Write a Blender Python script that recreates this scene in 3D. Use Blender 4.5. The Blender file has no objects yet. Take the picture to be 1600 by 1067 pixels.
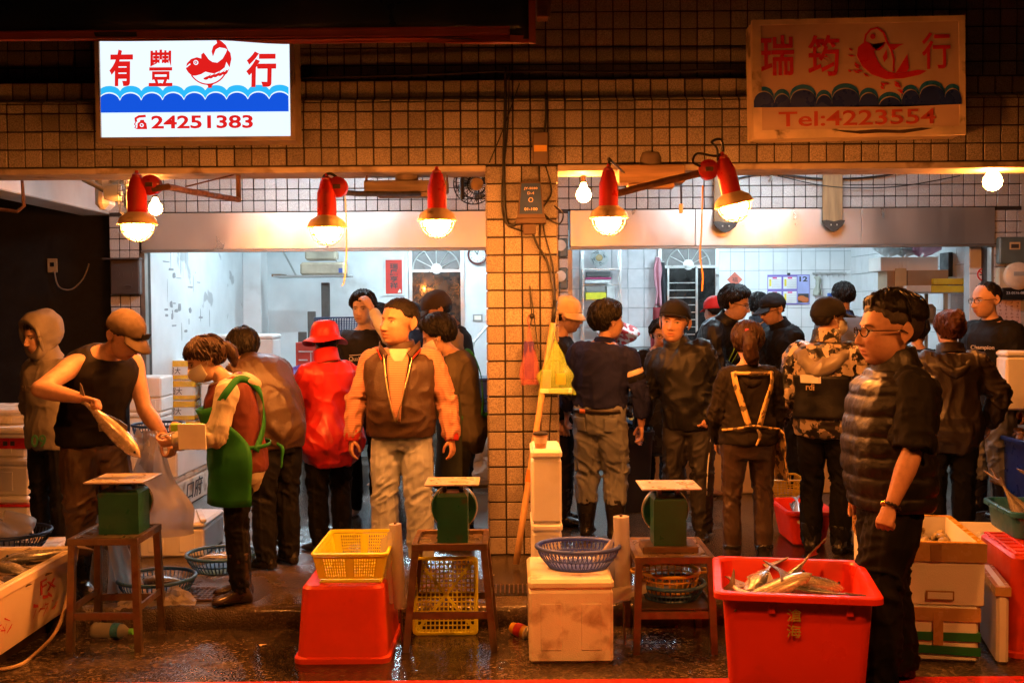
import bpy, bmesh, math, random
import numpy as np
from mathutils import Vector, Matrix, Euler
R = math.radians
random.seed(7); RNG = np.random.default_rng(7)
SC = bpy.context.scene
COL = SC.collection
# ------------------------------------------------------------------ camera
CAM = Vector((0.0, -6.94, 1.60)); FPX = 1700.0
_p, _r = R(1.87), R(0.42)
_f = Vector((0, math.cos(_p), -math.sin(_p))); _rt0 = Vector((1, 0, 0)); _up0 = Vector((0, math.sin(_p), math.cos(_p)))
_rt = _rt0*math.cos(_r) - _up0*math.sin(_r); _up = _up0*math.cos(_r) + _rt0*math.sin(_r)
_cd = bpy.data.cameras.new('camera'); _cd.sensor_width = 36; _cd.lens = 36*FPX/1600; _cd.clip_end = 300; _cd.clip_start = .05
_co = bpy.data.objects.new('camera', _cd); COL.objects.link(_co)
_m = Matrix((( _rt.x, _up.x, -_f.x, CAM.x), (_rt.y, _up.y, -_f.y, CAM.y), (_rt.z, _up.z, -_f.z, CAM.z), (0, 0, 0, 1)))
_co.matrix_world = _m
SC.camera = _co
# ------------------------------------------------------------------ world: night sky
W_ = bpy.data.worlds.new('World'); SC.world = W_; W_.use_nodes = True
_n = W_.node_tree.nodes; _bg = _n['Background']
_sky = _n.new('ShaderNodeTexSky'); _sky.sky_type = 'NISHITA'; _sky.sun_disc = False
_sky.sun_elevation = R(-4); _sky.sun_rotation = R(200)
W_.node_tree.links.new(_sky.outputs[0], _bg.inputs[0]); _bg.inputs[1].default_value = 0.05
SC.view_settings.view_transform = 'Standard'; SC.view_settings.look = 'None'
SC.view_settings.exposure = 0.0; SC.view_settings.gamma = 1.0; SC.view_settings.use_curve_mapping = False
SC.cycles.use_denoising = True; SC.cycles.max_bounces = 8; SC.cycles.diffuse_bounces = 3; SC.cycles.glossy_bounces = 3
SC.cycles.transmission_bounces = 6; SC.cycles.transparent_max_bounces = 12; SC.cycles.caustics_reflective = False; SC.cycles.caustics_refractive = False
SC.cycles.sample_clamp_indirect = 4.0
WARM = (1.0, 0.285, 0.043); COOL = (0.64, 0.87, 1.0)
L_LAMP, L_BARE, L_TUBE, L_TUBE_IN, L_ADDED, L_SIGN = 840, 520, 155, 260, 2800, 1.15
# ------------------------------------------------------------------ pixel -> place
def ray(px, py):
    return _f + _rt*((px-800)/FPX) + _up*((533.5-py)/FPX)
def at(px, py, Y):                      # the point seen at a pixel of the photograph on the upright plane y = Y
    d = ray(px, py); return CAM + d*((Y-CAM.y)/d.y)
def gnd(px, py, z=0.0):                 # the same on a level plane
    d = ray(px, py); return CAM + d*((z-CAM.z)/d.z)
STREET = -0.12; KERB_Y = -1.16
# ------------------------------------------------------------------ objects
def tag(o, label=None, cat=None, group=None, kind=None):
    if label: o['label'] = label
    if cat: o['category'] = cat
    if group: o['group'] = group
    if kind: o['kind'] = kind
    return o
def thing(name, label, cat, loc=(0, 0, 0), rz=0.0, group=None, rot=None):
    o = bpy.data.objects.new(name, None); COL.objects.link(o); o.empty_display_size = .05
    o.location = loc; o.rotation_euler = rot if rot else (0, 0, rz)
    return tag(o, label, cat, group)
def link(name, me, parent=None, loc=None, rot=None, scale=None):
    o = bpy.data.objects.new(name, me); COL.objects.link(o)
    if parent is not None: o.parent = parent
    if loc is not None: o.location = loc
    if rot is not None: o.rotation_euler = rot
    if scale is not None: o.scale = scale
    return o
def copy_tree(o, parent=None):
    c = o.copy(); COL.objects.link(c); c.parent = parent
    for ch in list(o.children): copy_tree(ch, c)
    return c
class MB:
    """collects polygons"""
    def __init__(s): s.v = []; s.f = []; s.mi = []; s.cur = 0
    def add(s, vs, fs):
        b = len(s.v); s.v += [tuple(v) for v in vs]; s.f += [tuple(i+b for i in f) for f in fs]; s.mi += [s.cur]*len(fs); return s
    def box(s, x0, x1, y0, y1, z0, z1, b=0.0):
        if b <= 0:
            vs = [(x0,y0,z0),(x1,y0,z0),(x1,y1,z0),(x0,y1,z0),(x0,y0,z1),(x1,y0,z1),(x1,y1,z1),(x0,y1,z1)]
            return s.add(vs, [(3,2,1,0),(4,5,6,7),(0,1,5,4),(1,2,6,5),(2,3,7,6),(3,0,4,7)])
        vs = []; ix = {}
        X, Y, Z = (x0, x1), (y0, y1), (z0, z1)
        for i in (0,1):
            for j in (0,1):
                for k in (0,1):
                    sx, sy, sz = (1,-1)[i]*b, (1,-1)[j]*b, (1,-1)[k]*b
                    ix[i,j,k,0] = len(vs); vs.append((X[i], Y[j]+sy, Z[k]+sz))
                    ix[i,j,k,1] = len(vs); vs.append((X[i]+sx, Y[j], Z[k]+sz))
                    ix[i,j,k,2] = len(vs); vs.append((X[i]+sx, Y[j]+sy, Z[k]))
        q = lambda a: [ix[t] for t in a]
        fs = []
        fs.append(q([(0,0,0,0),(0,0,1,0),(0,1,1,0),(0,1,0,0)])); fs.append(q([(1,0,0,0),(1,1,0,0),(1,1,1,0),(1,0,1,0)]))
        fs.append(q([(0,0,0,1),(1,0,0,1),(1,0,1,1),(0,0,1,1)])); fs.append(q([(0,1,0,1),(0,1,1,1),(1,1,1,1),(1,1,0,1)]))
        fs.append(q([(0,0,0,2),(0,1,0,2),(1,1,0,2),(1,0,0,2)])); fs.append(q([(0,0,1,2),(1,0,1,2),(1,1,1,2),(0,1,1,2)]))
        for i in (0,1):
            for j in (0,1): fs.append(q([(i,j,0,0),(i,j,0,1),(i,j,1,1),(i,j,1,0)]))
            for k in (0,1): fs.append(q([(i,0,k,0),(i,0,k,2),(i,1,k,2),(i,1,k,0)]))
        for j in (0,1):
            for k in (0,1): fs.append(q([(0,j,k,1),(0,j,k,2),(1,j,k,2),(1,j,k,1)]))
        for i in (0,1):
            for j in (0,1):
                for k in (0,1): fs.append(q([(i,j,k,0),(i,j,k,1),(i,j,k,2)]))
        return s.add(vs, fs)
    def loft(s, rings, cap=True, closed=True):
        n = len(rings[0]); vs = [p for r in rings for p in r]; fs = []
        m = n if closed else n-1
        for i in range(len(rings)-1):
            for j in range(m):
                a = i*n+j; b = i*n+(j+1) % n; fs.append((a, b, b+n, a+n))
        if cap and closed:
            fs.append(tuple(range(n-1, -1, -1))); k = (len(rings)-1)*n; fs.append(tuple(range(k, k+n)))
        return s.add(vs, fs)
    def tube(s, pts, r, n=6, cap=True, flat=1.0):
        pts = [Vector(p) for p in pts]; L = len(pts)
        rr = r if isinstance(r, (list, tuple)) else [r]*L
        rings = []; u = None
        for i, p in enumerate(pts):
            t = (pts[min(i+1, L-1)] - pts[max(i-1, 0)])
            t = t.normalized() if t.length > 1e-9 else Vector((0, 0, 1))
            if u is None:
                u = t.cross(Vector((0, 0, 1)))
                if u.length < .05: u = t.cross(Vector((0, 1, 0)))
            u = (u - t*u.dot(t)); u = u.normalized() if u.length > 1e-6 else t.orthogonal().normalized()
            w = t.cross(u)
            rings.append([p + u*(math.cos(a)*rr[i]) + w*(math.sin(a)*rr[i]*flat) for a in [2*math.pi*k/n for k in range(n)]])
        return s.loft(rings, cap)
    def ring(s, c, rad, r, n=24, m=5, ry=None, axis='Z'):
        ry = rad if ry is None else ry; vs = []; fs = []
        for i in range(n):
            a = 2*math.pi*i/n; ca, sa = math.cos(a), math.sin(a)
            for j in range(m):
                b = 2*math.pi*j/m; d = r*math.cos(b); h = r*math.sin(b)
                p = ((rad+d)*ca, (ry+d)*sa, h)
                if axis == 'Y': p = (p[0], -p[2], p[1])
                if axis == 'X': p = (p[2], p[0], p[1])
                vs.append((c[0]+p[0], c[1]+p[1], c[2]+p[2]))
        for i in range(n):
            for j in range(m):
                fs.append((i*m+j, ((i+1) % n)*m+j, ((i+1) % n)*m+(j+1) % m, i*m+(j+1) % m))
        return s.add(vs, fs)
    def lathe(s, prof, n=24, c=(0, 0, 0), axis='Z', sy=1.0, cap=False):
        rings = []
        for r, h in prof:
            rg = []
            for k in range(n):
                a = 2*math.pi*k/n; p = (r*math.cos(a), r*math.sin(a)*sy, h)
                if axis == 'Y': p = (p[0], -h, p[1])
                if axis == 'X': p = (h, p[0], p[1])
                rg.append((c[0]+p[0], c[1]+p[1], c[2]+p[2]))
            rings.append(rg)
        return s.loft(rings, cap)
    def sphere(s, c, r, n=12, m=8, sx=1, sy=1, sz=1):
        return s.lathe([(max(1e-4, r*math.sin(math.pi*i/m)), -r*math.cos(math.pi*i/m)*sz) for i in range(m+1)], n, c) if sx == sy == 1 else \
               s.add([(c[0]+r*sx*math.sin(math.pi*i/m)*math.cos(2*math.pi*k/n), c[1]+r*sy*math.sin(math.pi*i/m)*math.sin(2*math.pi*k/n), c[2]-r*sz*math.cos(math.pi*i/m)) for i in range(m+1) for k in range(n)],
                     [(i*n+k, i*n+(k+1) % n, (i+1)*n+(k+1) % n, (i+1)*n+k) for i in range(m) for k in range(n)])
    def quad(s, a, b, c, d): return s.add([a, b, c, d], [(0, 1, 2, 3)])
    def poly(s, pts2, y, t=0.004, f=None):      # a flat outline in x,z standing at depth y, thickness t towards the viewer
        n = len(pts2)
        vs = [(p[0], y-t, p[1]) for p in pts2] + [(p[0], y, p[1]) for p in pts2]
        fs = [tuple(range(n))] + [tuple(range(2*n-1, n-1, -1))] + [(i, i+n, (i+1) % n+n, (i+1) % n) for i in range(n)]
        if f: vs = [f(v) for v in vs]
        return s.add(vs, fs)
    def xf(s, mat, start=0):
        for i in range(start, len(s.v)): s.v[i] = tuple(mat @ Vector(s.v[i]))
        return s
    def mesh(s, mats, smooth=False, name='mesh'):
        me = bpy.data.meshes.new(name); me.from_pydata(s.v, [], s.f)
        for m in (mats if isinstance(mats, (list, tuple)) else [mats]): me.materials.append(m)
        if s.cur: me.polygons.foreach_set('material_index', s.mi)
        if smooth:
            me.polygons.foreach_set('use_smooth', [True]*len(me.polygons))
            if smooth is not True: me.set_sharp_from_angle(angle=R(smooth))
        me.update(); return me
    def build(s, name, mats, parent=None, smooth=False, loc=None, rot=None):
        return link(name, s.mesh(mats, smooth, name), parent, loc, rot)
def fix(me):
    bm = bmesh.new(); bm.from_mesh(me); bmesh.ops.recalc_face_normals(bm, faces=bm.faces); bm.to_mesh(me); bm.free(); return me
# ------------------------------------------------------------------ numpy noise
def _hash(i, j, k, seed):
    h = (i*374761393 + j*668265263 + k*2147483647 + seed*974634533) & 0xffffffff
    h = ((h ^ (h >> 13))*1274126177) & 0xffffffff
    return ((h ^ (h >> 16)) & 0xffff)/65535.0
def vnoise(P, seed=0):
    P = np.asarray(P, float); I = np.floor(P).astype(np.int64); F = P-I; F = F*F*(3-2*F); out = 0
    for a in (0, 1):
        for b in (0, 1):
            for c in (0, 1):
                w = (F[:, 0] if a else 1-F[:, 0])*(F[:, 1] if b else 1-F[:, 1])*(F[:, 2] if c else 1-F[:, 2])
                out = out + w*_hash(I[:, 0]+a, I[:, 1]+b, I[:, 2]+c, seed)
    return out*2-1
def fbm(P, seed=0, o=3):
    r = 0; a = 1
    for i in range(o): r = r + a*vnoise(np.asarray(P)*2**i, seed+i*17); a *= .5
    return r
# ------------------------------------------------------------------ materials
_MC = {}
def mat(name, col=(.5, .5, .5), rough=.5, metal=0.0, var=.12, vs=6.0, bump=.0, bs=60.0, spec=.5, coat=0.0, emit=None, es=0.0, trans=0.0, alpha=1.0,
        dirt=None, dm=.5, ds=3.0, dw=.12, rv=.12, objr=0.0, sss=0.0, sheen=0.0, attr=None, ior=1.5, stretch=(1, 1, 1), fn=None):
    if name in _MC: return _MC[name]
    m = bpy.data.materials.new(name); m.use_nodes = True; nt = m.node_tree; N = nt.nodes; L = nt.links
    b = N['Principled BSDF']
    tc = N.new('ShaderNodeTexCoord'); mp = N.new('ShaderNodeMapping'); mp.inputs['Scale'].default_value = stretch
    L.new(tc.outputs['Object'], mp.inputs[0]); vec = mp.outputs[0]
    oi = N.new('ShaderNodeObjectInfo'); ofs = N.new('ShaderNodeVectorMath'); ofs.operation = 'ADD'
    mul = N.new('ShaderNodeVectorMath'); mul.operation = 'SCALE'; mul.inputs[0].default_value = (37.1, 19.7, 53.3); L.new(oi.outputs['Random'], mul.inputs['Scale'])
    L.new(vec, ofs.inputs[0]); L.new(mul.outputs[0], ofs.inputs[1]); vec = ofs.outputs[0]
    def noise(sc, det=4, dis=0.0):
        n = N.new('ShaderNodeTexNoise'); n.inputs['Scale'].default_value = sc; n.inputs['Detail'].default_value = det; n.inputs['Distortion'].default_value = dis
        L.new(vec, n.inputs['Vector']); return n.outputs[0]
    def mr(x, a, b_, c, d):
        r = N.new('ShaderNodeMapRange'); L.new(x, r.inputs[0])
        for i, q in enumerate((a, b_, c, d)): r.inputs[i+1].default_value = q
        return r.outputs[0]
    def mixc(f, A, B, mode='MIX'):
        x = N.new('ShaderNodeMix'); x.data_type = 'RGBA'; x.blend_type = mode
        if isinstance(f, float): x.inputs[0].default_value = f
        else: L.new(f, x.inputs[0])
        for i, q in ((6, A), (7, B)):
            if isinstance(q, tuple): x.inputs[i].default_value = (*q[:3], 1)
            else: L.new(q, x.inputs[i])
        return x.outputs[2]
    c = None
    if attr:
        a = N.new('ShaderNodeAttribute'); a.attribute_name = attr; c = a.outputs['Color']
    else:
        rgb = N.new('ShaderNodeRGB'); rgb.outputs[0].default_value = (*col, 1); c = rgb.outputs[0]
    H = dict(N=N, L=L, noise=noise, mr=mr, mixc=mixc, vec=vec, tc=tc, oi=oi, b=b, nt=nt)
    if fn: c = fn(H, c) or c
    if var or objr:
        hs = N.new('ShaderNodeHueSaturation'); L.new(c, hs.inputs['Color'])
        v = mr(noise(vs), .3, .7, 1-var, 1+var)
        if objr:
            mm = N.new('ShaderNodeMath'); mm.operation = 'MULTIPLY'; L.new(v, mm.inputs[0]); L.new(mr(oi.outputs['Random'], 0, 1, 1-objr, 1+objr), mm.inputs[1]); v = mm.outputs[0]
        L.new(v, hs.inputs['Value']); c = hs.outputs[0]
    if dirt:
        c = mixc(mr(noise(ds, 8, .3), dm, dm+dw, 0, .85), c, dirt)
    L.new(c, b.inputs['Base Color'])
    b.inputs['Metallic'].default_value = metal; b.inputs['IOR'].default_value = ior
    if rv: L.new(mr(noise(vs*2.3), .3, .7, max(.02, rough-rv), min(1, rough+rv)), b.inputs['Roughness'])
    else: b.inputs['Roughness'].default_value = rough
    b.inputs['Specular IOR Level'].default_value = spec; b.inputs['Coat Weight'].default_value = coat; b.inputs['Coat Roughness'].default_value = .12
    b.inputs['Transmission Weight'].default_value = trans; b.inputs['Alpha'].default_value = alpha
    if sheen: b.inputs['Sheen Weight'].default_value = sheen
    if sss:
        b.inputs['Subsurface Weight'].default_value = sss; b.inputs['Subsurface Radius'].default_value = (.012, .005, .003); b.inputs['Subsurface Scale'].default_value = 1.0
    if emit:
        b.inputs['Emission Color'].default_value = (*emit, 1); b.inputs['Emission Strength'].default_value = es
    if bump:
        bp = N.new('ShaderNodeBump'); bp.inputs['Strength'].default_value = bump; bp.inputs['Distance'].default_value = .01
        L.new(noise(bs, 5), bp.inputs['Height']); L.new(bp.outputs[0], b.inputs['Normal'])
    _MC[name] = m; return m
def emitter(name, col, s):
    if name in _MC: return _MC[name]
    m = bpy.data.materials.new(name); m.use_nodes = True; N = m.node_tree.nodes; N.clear()
    e = N.new('ShaderNodeEmission'); e.inputs[0].default_value = (*col, 1); e.inputs[1].default_value = s
    o = N.new('ShaderNodeOutputMaterial'); m.node_tree.links.new(e.outputs[0], o.inputs[0]); _MC[name] = m; return m
# ------------------------------------------------------------------ lettering as flat meshes
_TC = {}
TMP = bpy.data.scenes.new('workbench'); TVL = TMP.view_layers[0]      # scratch scene for evaluating modifiers, removed at the end
def tmp_eval(o, others=()):
    for q in (o, *others): TMP.collection.objects.link(q)
    TVL.update(); dg = TVL.depsgraph; dg.update(); me = bpy.data.meshes.new_from_object(o.evaluated_get(dg), depsgraph=dg)
    for q in (o, *others): bpy.data.objects.remove(q)
    return me
def text_mesh(s, size=1.0, bold=0.0, res=3, shear=0.0, spacing=1.0):
    k = (s, size, bold, res, shear, spacing)
    if k in _TC: return _TC[k]
    c = bpy.data.curves.new('txt', 'FONT'); c.body = s; c.size = size; c.offset = bold*size; c.resolution_u = res; c.shear = shear; c.space_character = spacing
    c.align_x = 'CENTER'; c.align_y = 'CENTER'; c.extrude = 0.0015
    o = bpy.data.objects.new('txt', c); me = tmp_eval(o); bpy.data.curves.remove(c); me.materials.clear()
    _TC[k] = me; return me
def text(name, s, material, parent, loc, size, width=None, height=None, bold=0.0, rot=(math.pi/2, 0, 0), **kw):
    """lettering centred at loc, facing -y; width/height stretch it to the size read off the photograph"""
    me = text_mesh(s, 1.0, bold, **kw).copy(); me.materials.append(material)
    co = np.empty(len(me.vertices)*3); me.vertices.foreach_get('co', co); co = co.reshape(-1, 3)
    lo, hi = co.min(0), co.max(0); co[:, :2] -= ((lo+hi)/2)[:2]
    sx = (width/(hi-lo)[0]) if width else size; sy = (height/(hi-lo)[1]) if height else (sx if width else size)
    if height and not width: sx = sy
    co[:, 0] *= sx; co[:, 1] *= sy; me.vertices.foreach_set('co', co.ravel()); me.update()
    return link(name, me, parent, loc, rot)
# ================================================================== ground
def _wet(lo, hi, stone, ss, puddle):
    def fn(H, c):
        N, L = H['N'], H['L']
        v = N.new('ShaderNodeTexVoronoi'); v.inputs['Scale'].default_value = ss; v.inputs['Randomness'].default_value = 1; L.new(H['vec'], v.inputs['Vector'])
        hsv = N.new('ShaderNodeSeparateColor'); L.new(v.outputs['Color'], hsv.inputs[0])
        st = H['mr'](hsv.outputs[0], .55, 1.0, 0, 1)
        big = H['noise'](.85, 6, .4); mid = H['noise'](5, 6, .2)
        base = H['mixc'](H['mr'](mid, .35, .65, 0, 1), lo, hi)
        c2 = H['mixc'](st, base, stone)
        c2 = H['mixc'](H['mr'](big, .5, .62, 0, .75), c2, tuple(x*.45 for x in lo))
        pud = H['mr'](big, .40, .50, 0, 1)
        mm = N.new('ShaderNodeMath'); mm.operation = 'MULTIPLY_ADD'; L.new(pud, mm.inputs[0]); mm.inputs[1].default_value = -(puddle); mm.inputs[2].default_value = .32
        L.new(mm.outputs[0], H['b'].inputs['Roughness'])
        dm = N.new('ShaderNodeMath'); dm.operation = 'MULTIPLY'; L.new(v.outputs['Distance'], dm.inputs[0]); dm.inputs[1].default_value = -1
        ad = N.new('ShaderNodeMath'); ad.operation = 'ADD'; L.new(dm.outputs[0], ad.inputs[0]); L.new(mid, ad.inputs[1])
        bp = N.new('ShaderNodeBump'); bp.inputs['Distance'].default_value = .006; L.new(H['mr'](pud, 0, 1, .75, .14), bp.inputs['Strength']); L.new(ad.outputs[0], bp.inputs['Height'])
        L.new(bp.outputs[0], H['b'].inputs['Normal'])
        return c2
    return fn
m_street = mat('wet_asphalt', rough=.3, rv=0, var=.1, spec=.55, fn=_wet((.020, .015, .012), (.055, .042, .032), (.16, .12, .08), 70, .27))
m_floor = mat('wet_concrete', rough=.3, rv=0, var=.1, spec=.55, fn=_wet((.034, .025, .017), (.075, .055, .036), (.11, .08, .05), 110, .25))
def sheet(name, x0, x1, y0, y1, z, m, nx=1, ny=1):
    b = MB()
    b.quad((x0, y0, z), (x1, y0, z), (x1, y1, z), (x0, y1, z)); return tag(b.build(name, m), kind='structure')
sheet('street', -60, 60, -60, KERB_Y+.02, STREET, m_street)
b = MB()  # pavement slab with a rounded, chipped kerb nose
NX = 160; prof = [(KERB_Y, STREET-.05), (KERB_Y-.004, STREET+.03), (KERB_Y, STREET+.085), (KERB_Y+.012, -.012), (KERB_Y+.035, -.002), (KERB_Y+.08, 0), (8.7, 0)]
rows = []
for i in range(NX+1):
    x = -8+16*i/NX; w = .008*math.sin(x*3.1)+.006*math.sin(x*11.3+1)+random.uniform(-.004, .004)
    rows.append([(x, y+(w if y < -.9 else 0), z+(random.uniform(-.003, .002) if k in (3, 4) else 0)) for k, (y, z) in enumerate(prof)])
b.loft(rows, cap=False, closed=False)
tag(b.build('arcade_pavement', m_floor, smooth=50), kind='structure'); fix(bpy.data.objects['arcade_pavement'].data)
m_red_line = mat('red_road_paint', (.55, .02, .015), .45, var=.25, vs=9, bump=.3, bs=90, dirt=(.05, .04, .035), dm=.62, ds=14)
b = MB(); b.quad((-8, -2.26, STREET+.004), (8, -2.26, STREET+.004), (8, -1.99, STREET+.004), (-8, -1.99, STREET+.004))
tag(b.build('red_kerb_line', m_red_line), kind='structure')
# ================================================================== tiles
m_tile = mat('granite_tile', (.255, .212, .172), .42, var=.48, vs=150, bump=.12, bs=300, objr=.24, dirt=(.10, .07, .045), dm=.58, ds=4, dw=.35)
m_tile_in = mat('pale_granite_tile', (.46, .44, .42), .34, var=.3, vs=170, bump=.1, bs=300, objr=.10)
m_grout = mat('dark_grout', (.030, .022, .017), .8, var=.2)
m_plaster = mat('painted_plaster', (.42, .34, .27), .6, var=.2, vs=4, bump=.2, bs=40, dirt=(.16, .11, .07), dm=.55, ds=4)
_tm = {}
def tile_mesh(m, sx=.1, sz=.1, t=.009):
    k = (m.name, round(sx, 4), round(sz, 4))
    if k not in _tm: _tm[k] = MB().box(-sx/2, sx/2, -t, .004, -sz/2, sz/2, .003).mesh(m, name='tile')
    return _tm[k]
def tiles(parent, x0, z0, nx, nz, px, pz, m, y=0.0, gap=.0095, skip=None, hcut=None, rot=None, rest=None):
    """separate tiles standing in the plane y; rest collects those past what one can see"""
    for j in range(nz):
        for i in range(nx):
            x, z = x0+(i+.5)*px, z0+(j+.5)*pz
            s = skip(x, z) if skip else False
            if s is True: continue
            if s == 'rest': rest.box(x-px/2+gap/2, x+px/2-gap/2, y-.009, y+.004, z-pz/2+gap/2, z+pz/2-gap/2); continue
            o = link('tile', tile_mesh(m, px-gap, pz-gap), parent, (x+random.uniform(-.0012, .0012), y+random.uniform(-.0015, .0012), z+random.uniform(-.0012, .0012)), rot or (random.uniform(-.006, .006), 0, random.uniform(-.006, .006)))
TP = .1105
# front beam
ZB = 2.492
bm_ = thing('tiled_lintel_beam', 'long brown granite tiled beam spanning both shop openings above the lamps', 'beam', (0, 0, ZB))
MB().box(-7, 7, .004, .32, 0, .405).build('beam_core', m_grout, bm_)
rest = MB(); NXF = 62; X0 = -NXF*TP/2+.015
tiles(bm_, X0, .004, NXF, 3, TP, .1135, m_tile)
tiles(bm_, X0, .004+3*.1135, NXF, 1, TP, .060, m_tile)
for k in range(1, 31):
    for j in range(3):
        for sgn in (-1, 1):
            x = .015+sgn*(NXF*TP/2+(k-.5)*TP); rest.box(x-.05, x+.05, -.009, .004, .004+j*.1135+.005, .004+(j+1)*.1135-.005)
o = rest.build('outer_tiles', m_tile, bm_); o['kind'] = 'stuff'
MB().box(-7, -.158, -.016, .3, -.040, -.001, .006).build('plaster_edging', m_plaster, bm_)
MB().box(.296, 7, -.016, .3, -.040, -.001, .006).build('plaster_edging', m_plaster, bm_)
# cornice band
cb = thing('tiled_cornice_band', 'set back brown tile band with slanted lower row above the lintel beam', 'cornice', (0, 0, ZB+.405))
b = MB(); b.add([(x, y, z) for x in (-7, 7) for (y, z) in ((.004, .001), (.094, .035), (.094, .155), (.13, .170), (.5, .172), (.5, .001))], [(0, 1, 7, 6), (1, 2, 8, 7), (2, 3, 9, 8), (3, 4, 10, 9), (5, 0, 6, 11)])
b.build('cornice_core', m_grout, cb)
sl = math.atan2(.09, .034)
for i in range(NXF):
    x = X0+(i+.5)*TP
    link('tile', tile_mesh(m_tile, TP-.011, .085), cb, (x, .046, .019), (-sl, 0, 0))
tiles(cb, X0, .040, NXF, 1, TP, .113, m_tile, y=.09)
# upper wall
uw = thing('tiled_upper_wall', 'shadowed brown tile wall behind the signboards', 'wall', (0, .27, ZB+.577))
MB().box(-7, 7, .004, .4, -.02, 3.2).build('wall_core', m_grout, uw)
rest = MB()
tiles(uw, X0, .0, NXF, 7, TP, .1135, m_tile, rest=rest, skip=lambda x, z: ('rest' if z > .50 or (x < .1 and z > .3) or (-2.5 < x < -1.5 and z > .1) else False))
o = rest.build('upper_tiles', m_tile, uw); o['kind'] = 'stuff'
# pillar
PX0, PX1 = -.157, .294; PW = (PX1-PX0)/4
pl = thing('tiled_pillar', 'square granite tiled pillar standing between the two shop openings', 'pillar', (0, 0, 0))
MB().box(PX0+.006, PX1-.006, .004, .446, 0, ZB+.003).build('pillar_core', m_grout, pl)
tiles(pl, PX0, .006, 4, 22, PW, .1128, m_tile)
for sgn, xx in ((1, PX1-.004), (-1, PX0+.004)):
    for j in range(22):
        for i in range(4):
            link('tile', tile_mesh(m_tile, PW-.011, .1018), pl, (xx, (i+.5)*PW, .006+(j+.5)*.1128), (0, 0, sgn*math.pi/2))
# ================================================================== arcade behind the beam
YI = 3.46; TI = .1078
m_white = mat('white_paint', (.78, .80, .80), .5, var=.08, vs=3, bump=.08, bs=20, dirt=(.42, .40, .36), dm=.60, ds=1.6, dw=.2)
m_peel = mat('peeling_white_paint', (.76, .79, .80), .5, var=.07, vs=3, bump=.08, bs=20, dirt=(.40, .41, .42), dm=.64, ds=2.0, dw=.03)
m_dark = mat('near_black_surface', (.012, .010, .009), .6, var=.3)  # near black base colour throughout
sheet('ceiling', -9, 9, .31, YI+.1, 2.96, m_white)
b = MB(); b.box(-4.15, -3.83, .3, YI+.15, 2.50, 2.958, .01)
tag(b.build('arcade_cross_beam', m_white), 'white plastered beam receding above the dark doorway', 'beam')
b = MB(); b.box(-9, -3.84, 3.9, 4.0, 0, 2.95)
tag(b.build('dark_side_wall', m_dark), 'near black wall of the neighbouring bay behind the hooded man', 'wall')
m_steel = mat('brushed_steel', (.66, .65, .62), .36, metal=.85, var=.10, vs=2, rv=.10, bump=.12, bs=5, stretch=(1, 1, .35), dirt=(.50, .44, .36), dm=.62, ds=2.5, dw=.3)
def inner_front(name, label, x0, x1):
    t = thing(name, label, 'wall', (0, YI, 2.508))
    MB().box(x0, x1, .004, .12, 0, .45).build('wall_core', m_grout, t)
    n = int(round((x1-x0)/TI)); tiles(t, x0, .002, n, 4, (x1-x0)/n, TI, m_tile_in, gap=.0085)
inner_front('tiled_header_wall', 'pale tile strip above the steel shutter cover in the bay with the clock', -3.84, -.2)
inner_front('tiled_header_wall', 'pale tile strip above the steel shutter cover in the bay with the calendar', -.2, 4.95)
def pier(label, x0, x1, ztop=2.506, z0=0, y=YI):
    t = thing('tiled_pier', label, 'pier', (0, y, 0)); n = max(1, int(round((x1-x0)/TI))); MB().box(x0, x1, .004, .3, z0, ztop).build('pier_core', m_grout, t)
    tiles(t, x0, z0, n, int((ztop-z0)/TI), (x1-x0)/n, TI, m_tile_in, gap=.0085); return t
pier('narrow tiled pier under the grey meter box beside the dark doorway', -3.83, -3.545)
pier('inner tiled pier half hidden behind the front pillar', .27, .545)
pier('tiled pier carrying the electricity meters and pink notice', 4.60, 5.04)
def shutter(label, x0, x1, seams):
    t = thing('shutter_cover', label, 'shutter box', (0, YI-.03, 2.158)); xs = [x0]+seams+[x1]
    for a, c in zip(xs[:-1], xs[1:]): MB().box(a+.002, c-.002, 0, .22, 0, .345, .004).build('steel_panel', m_steel, t)
    MB().box(x0, x1, -.012, .03, -.028, -.002, .003).build('bottom_rail', mat('rail_metal', (.30, .27, .24), .45, metal=.7), t)
    for a in (x0, x1): 
        MB().box(a-.02, a+.02, .03, .12, -2.155, -.03).build('guide_rail', mat('rail_metal'), t)
shutter('stainless shutter cover above the opening of the white walled shop', -3.52, -.02, [-1.75])
shutter('stainless shutter cover above the opening of the tiled shop', .56, 4.60, [1.75, 3.33])
# ================================================================== shop interiors
YB = 8.66
sheet('ceiling', -6, 9, YI+.1, YB+.2, 2.95, m_white)
t = thing('shop_side_wall', 'white painted side wall with flaking grey patches beside stacked boxes', 'wall')
MB().box(-3.68, -3.545, YI+.31, YB, 0, 2.94).build('wall_plane', m_peel, t)
MB().box(-3.544, -3.30, YB-1.25, YB-.85, 0, 2.94, .01).build('pilaster', m_white, t)
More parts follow.
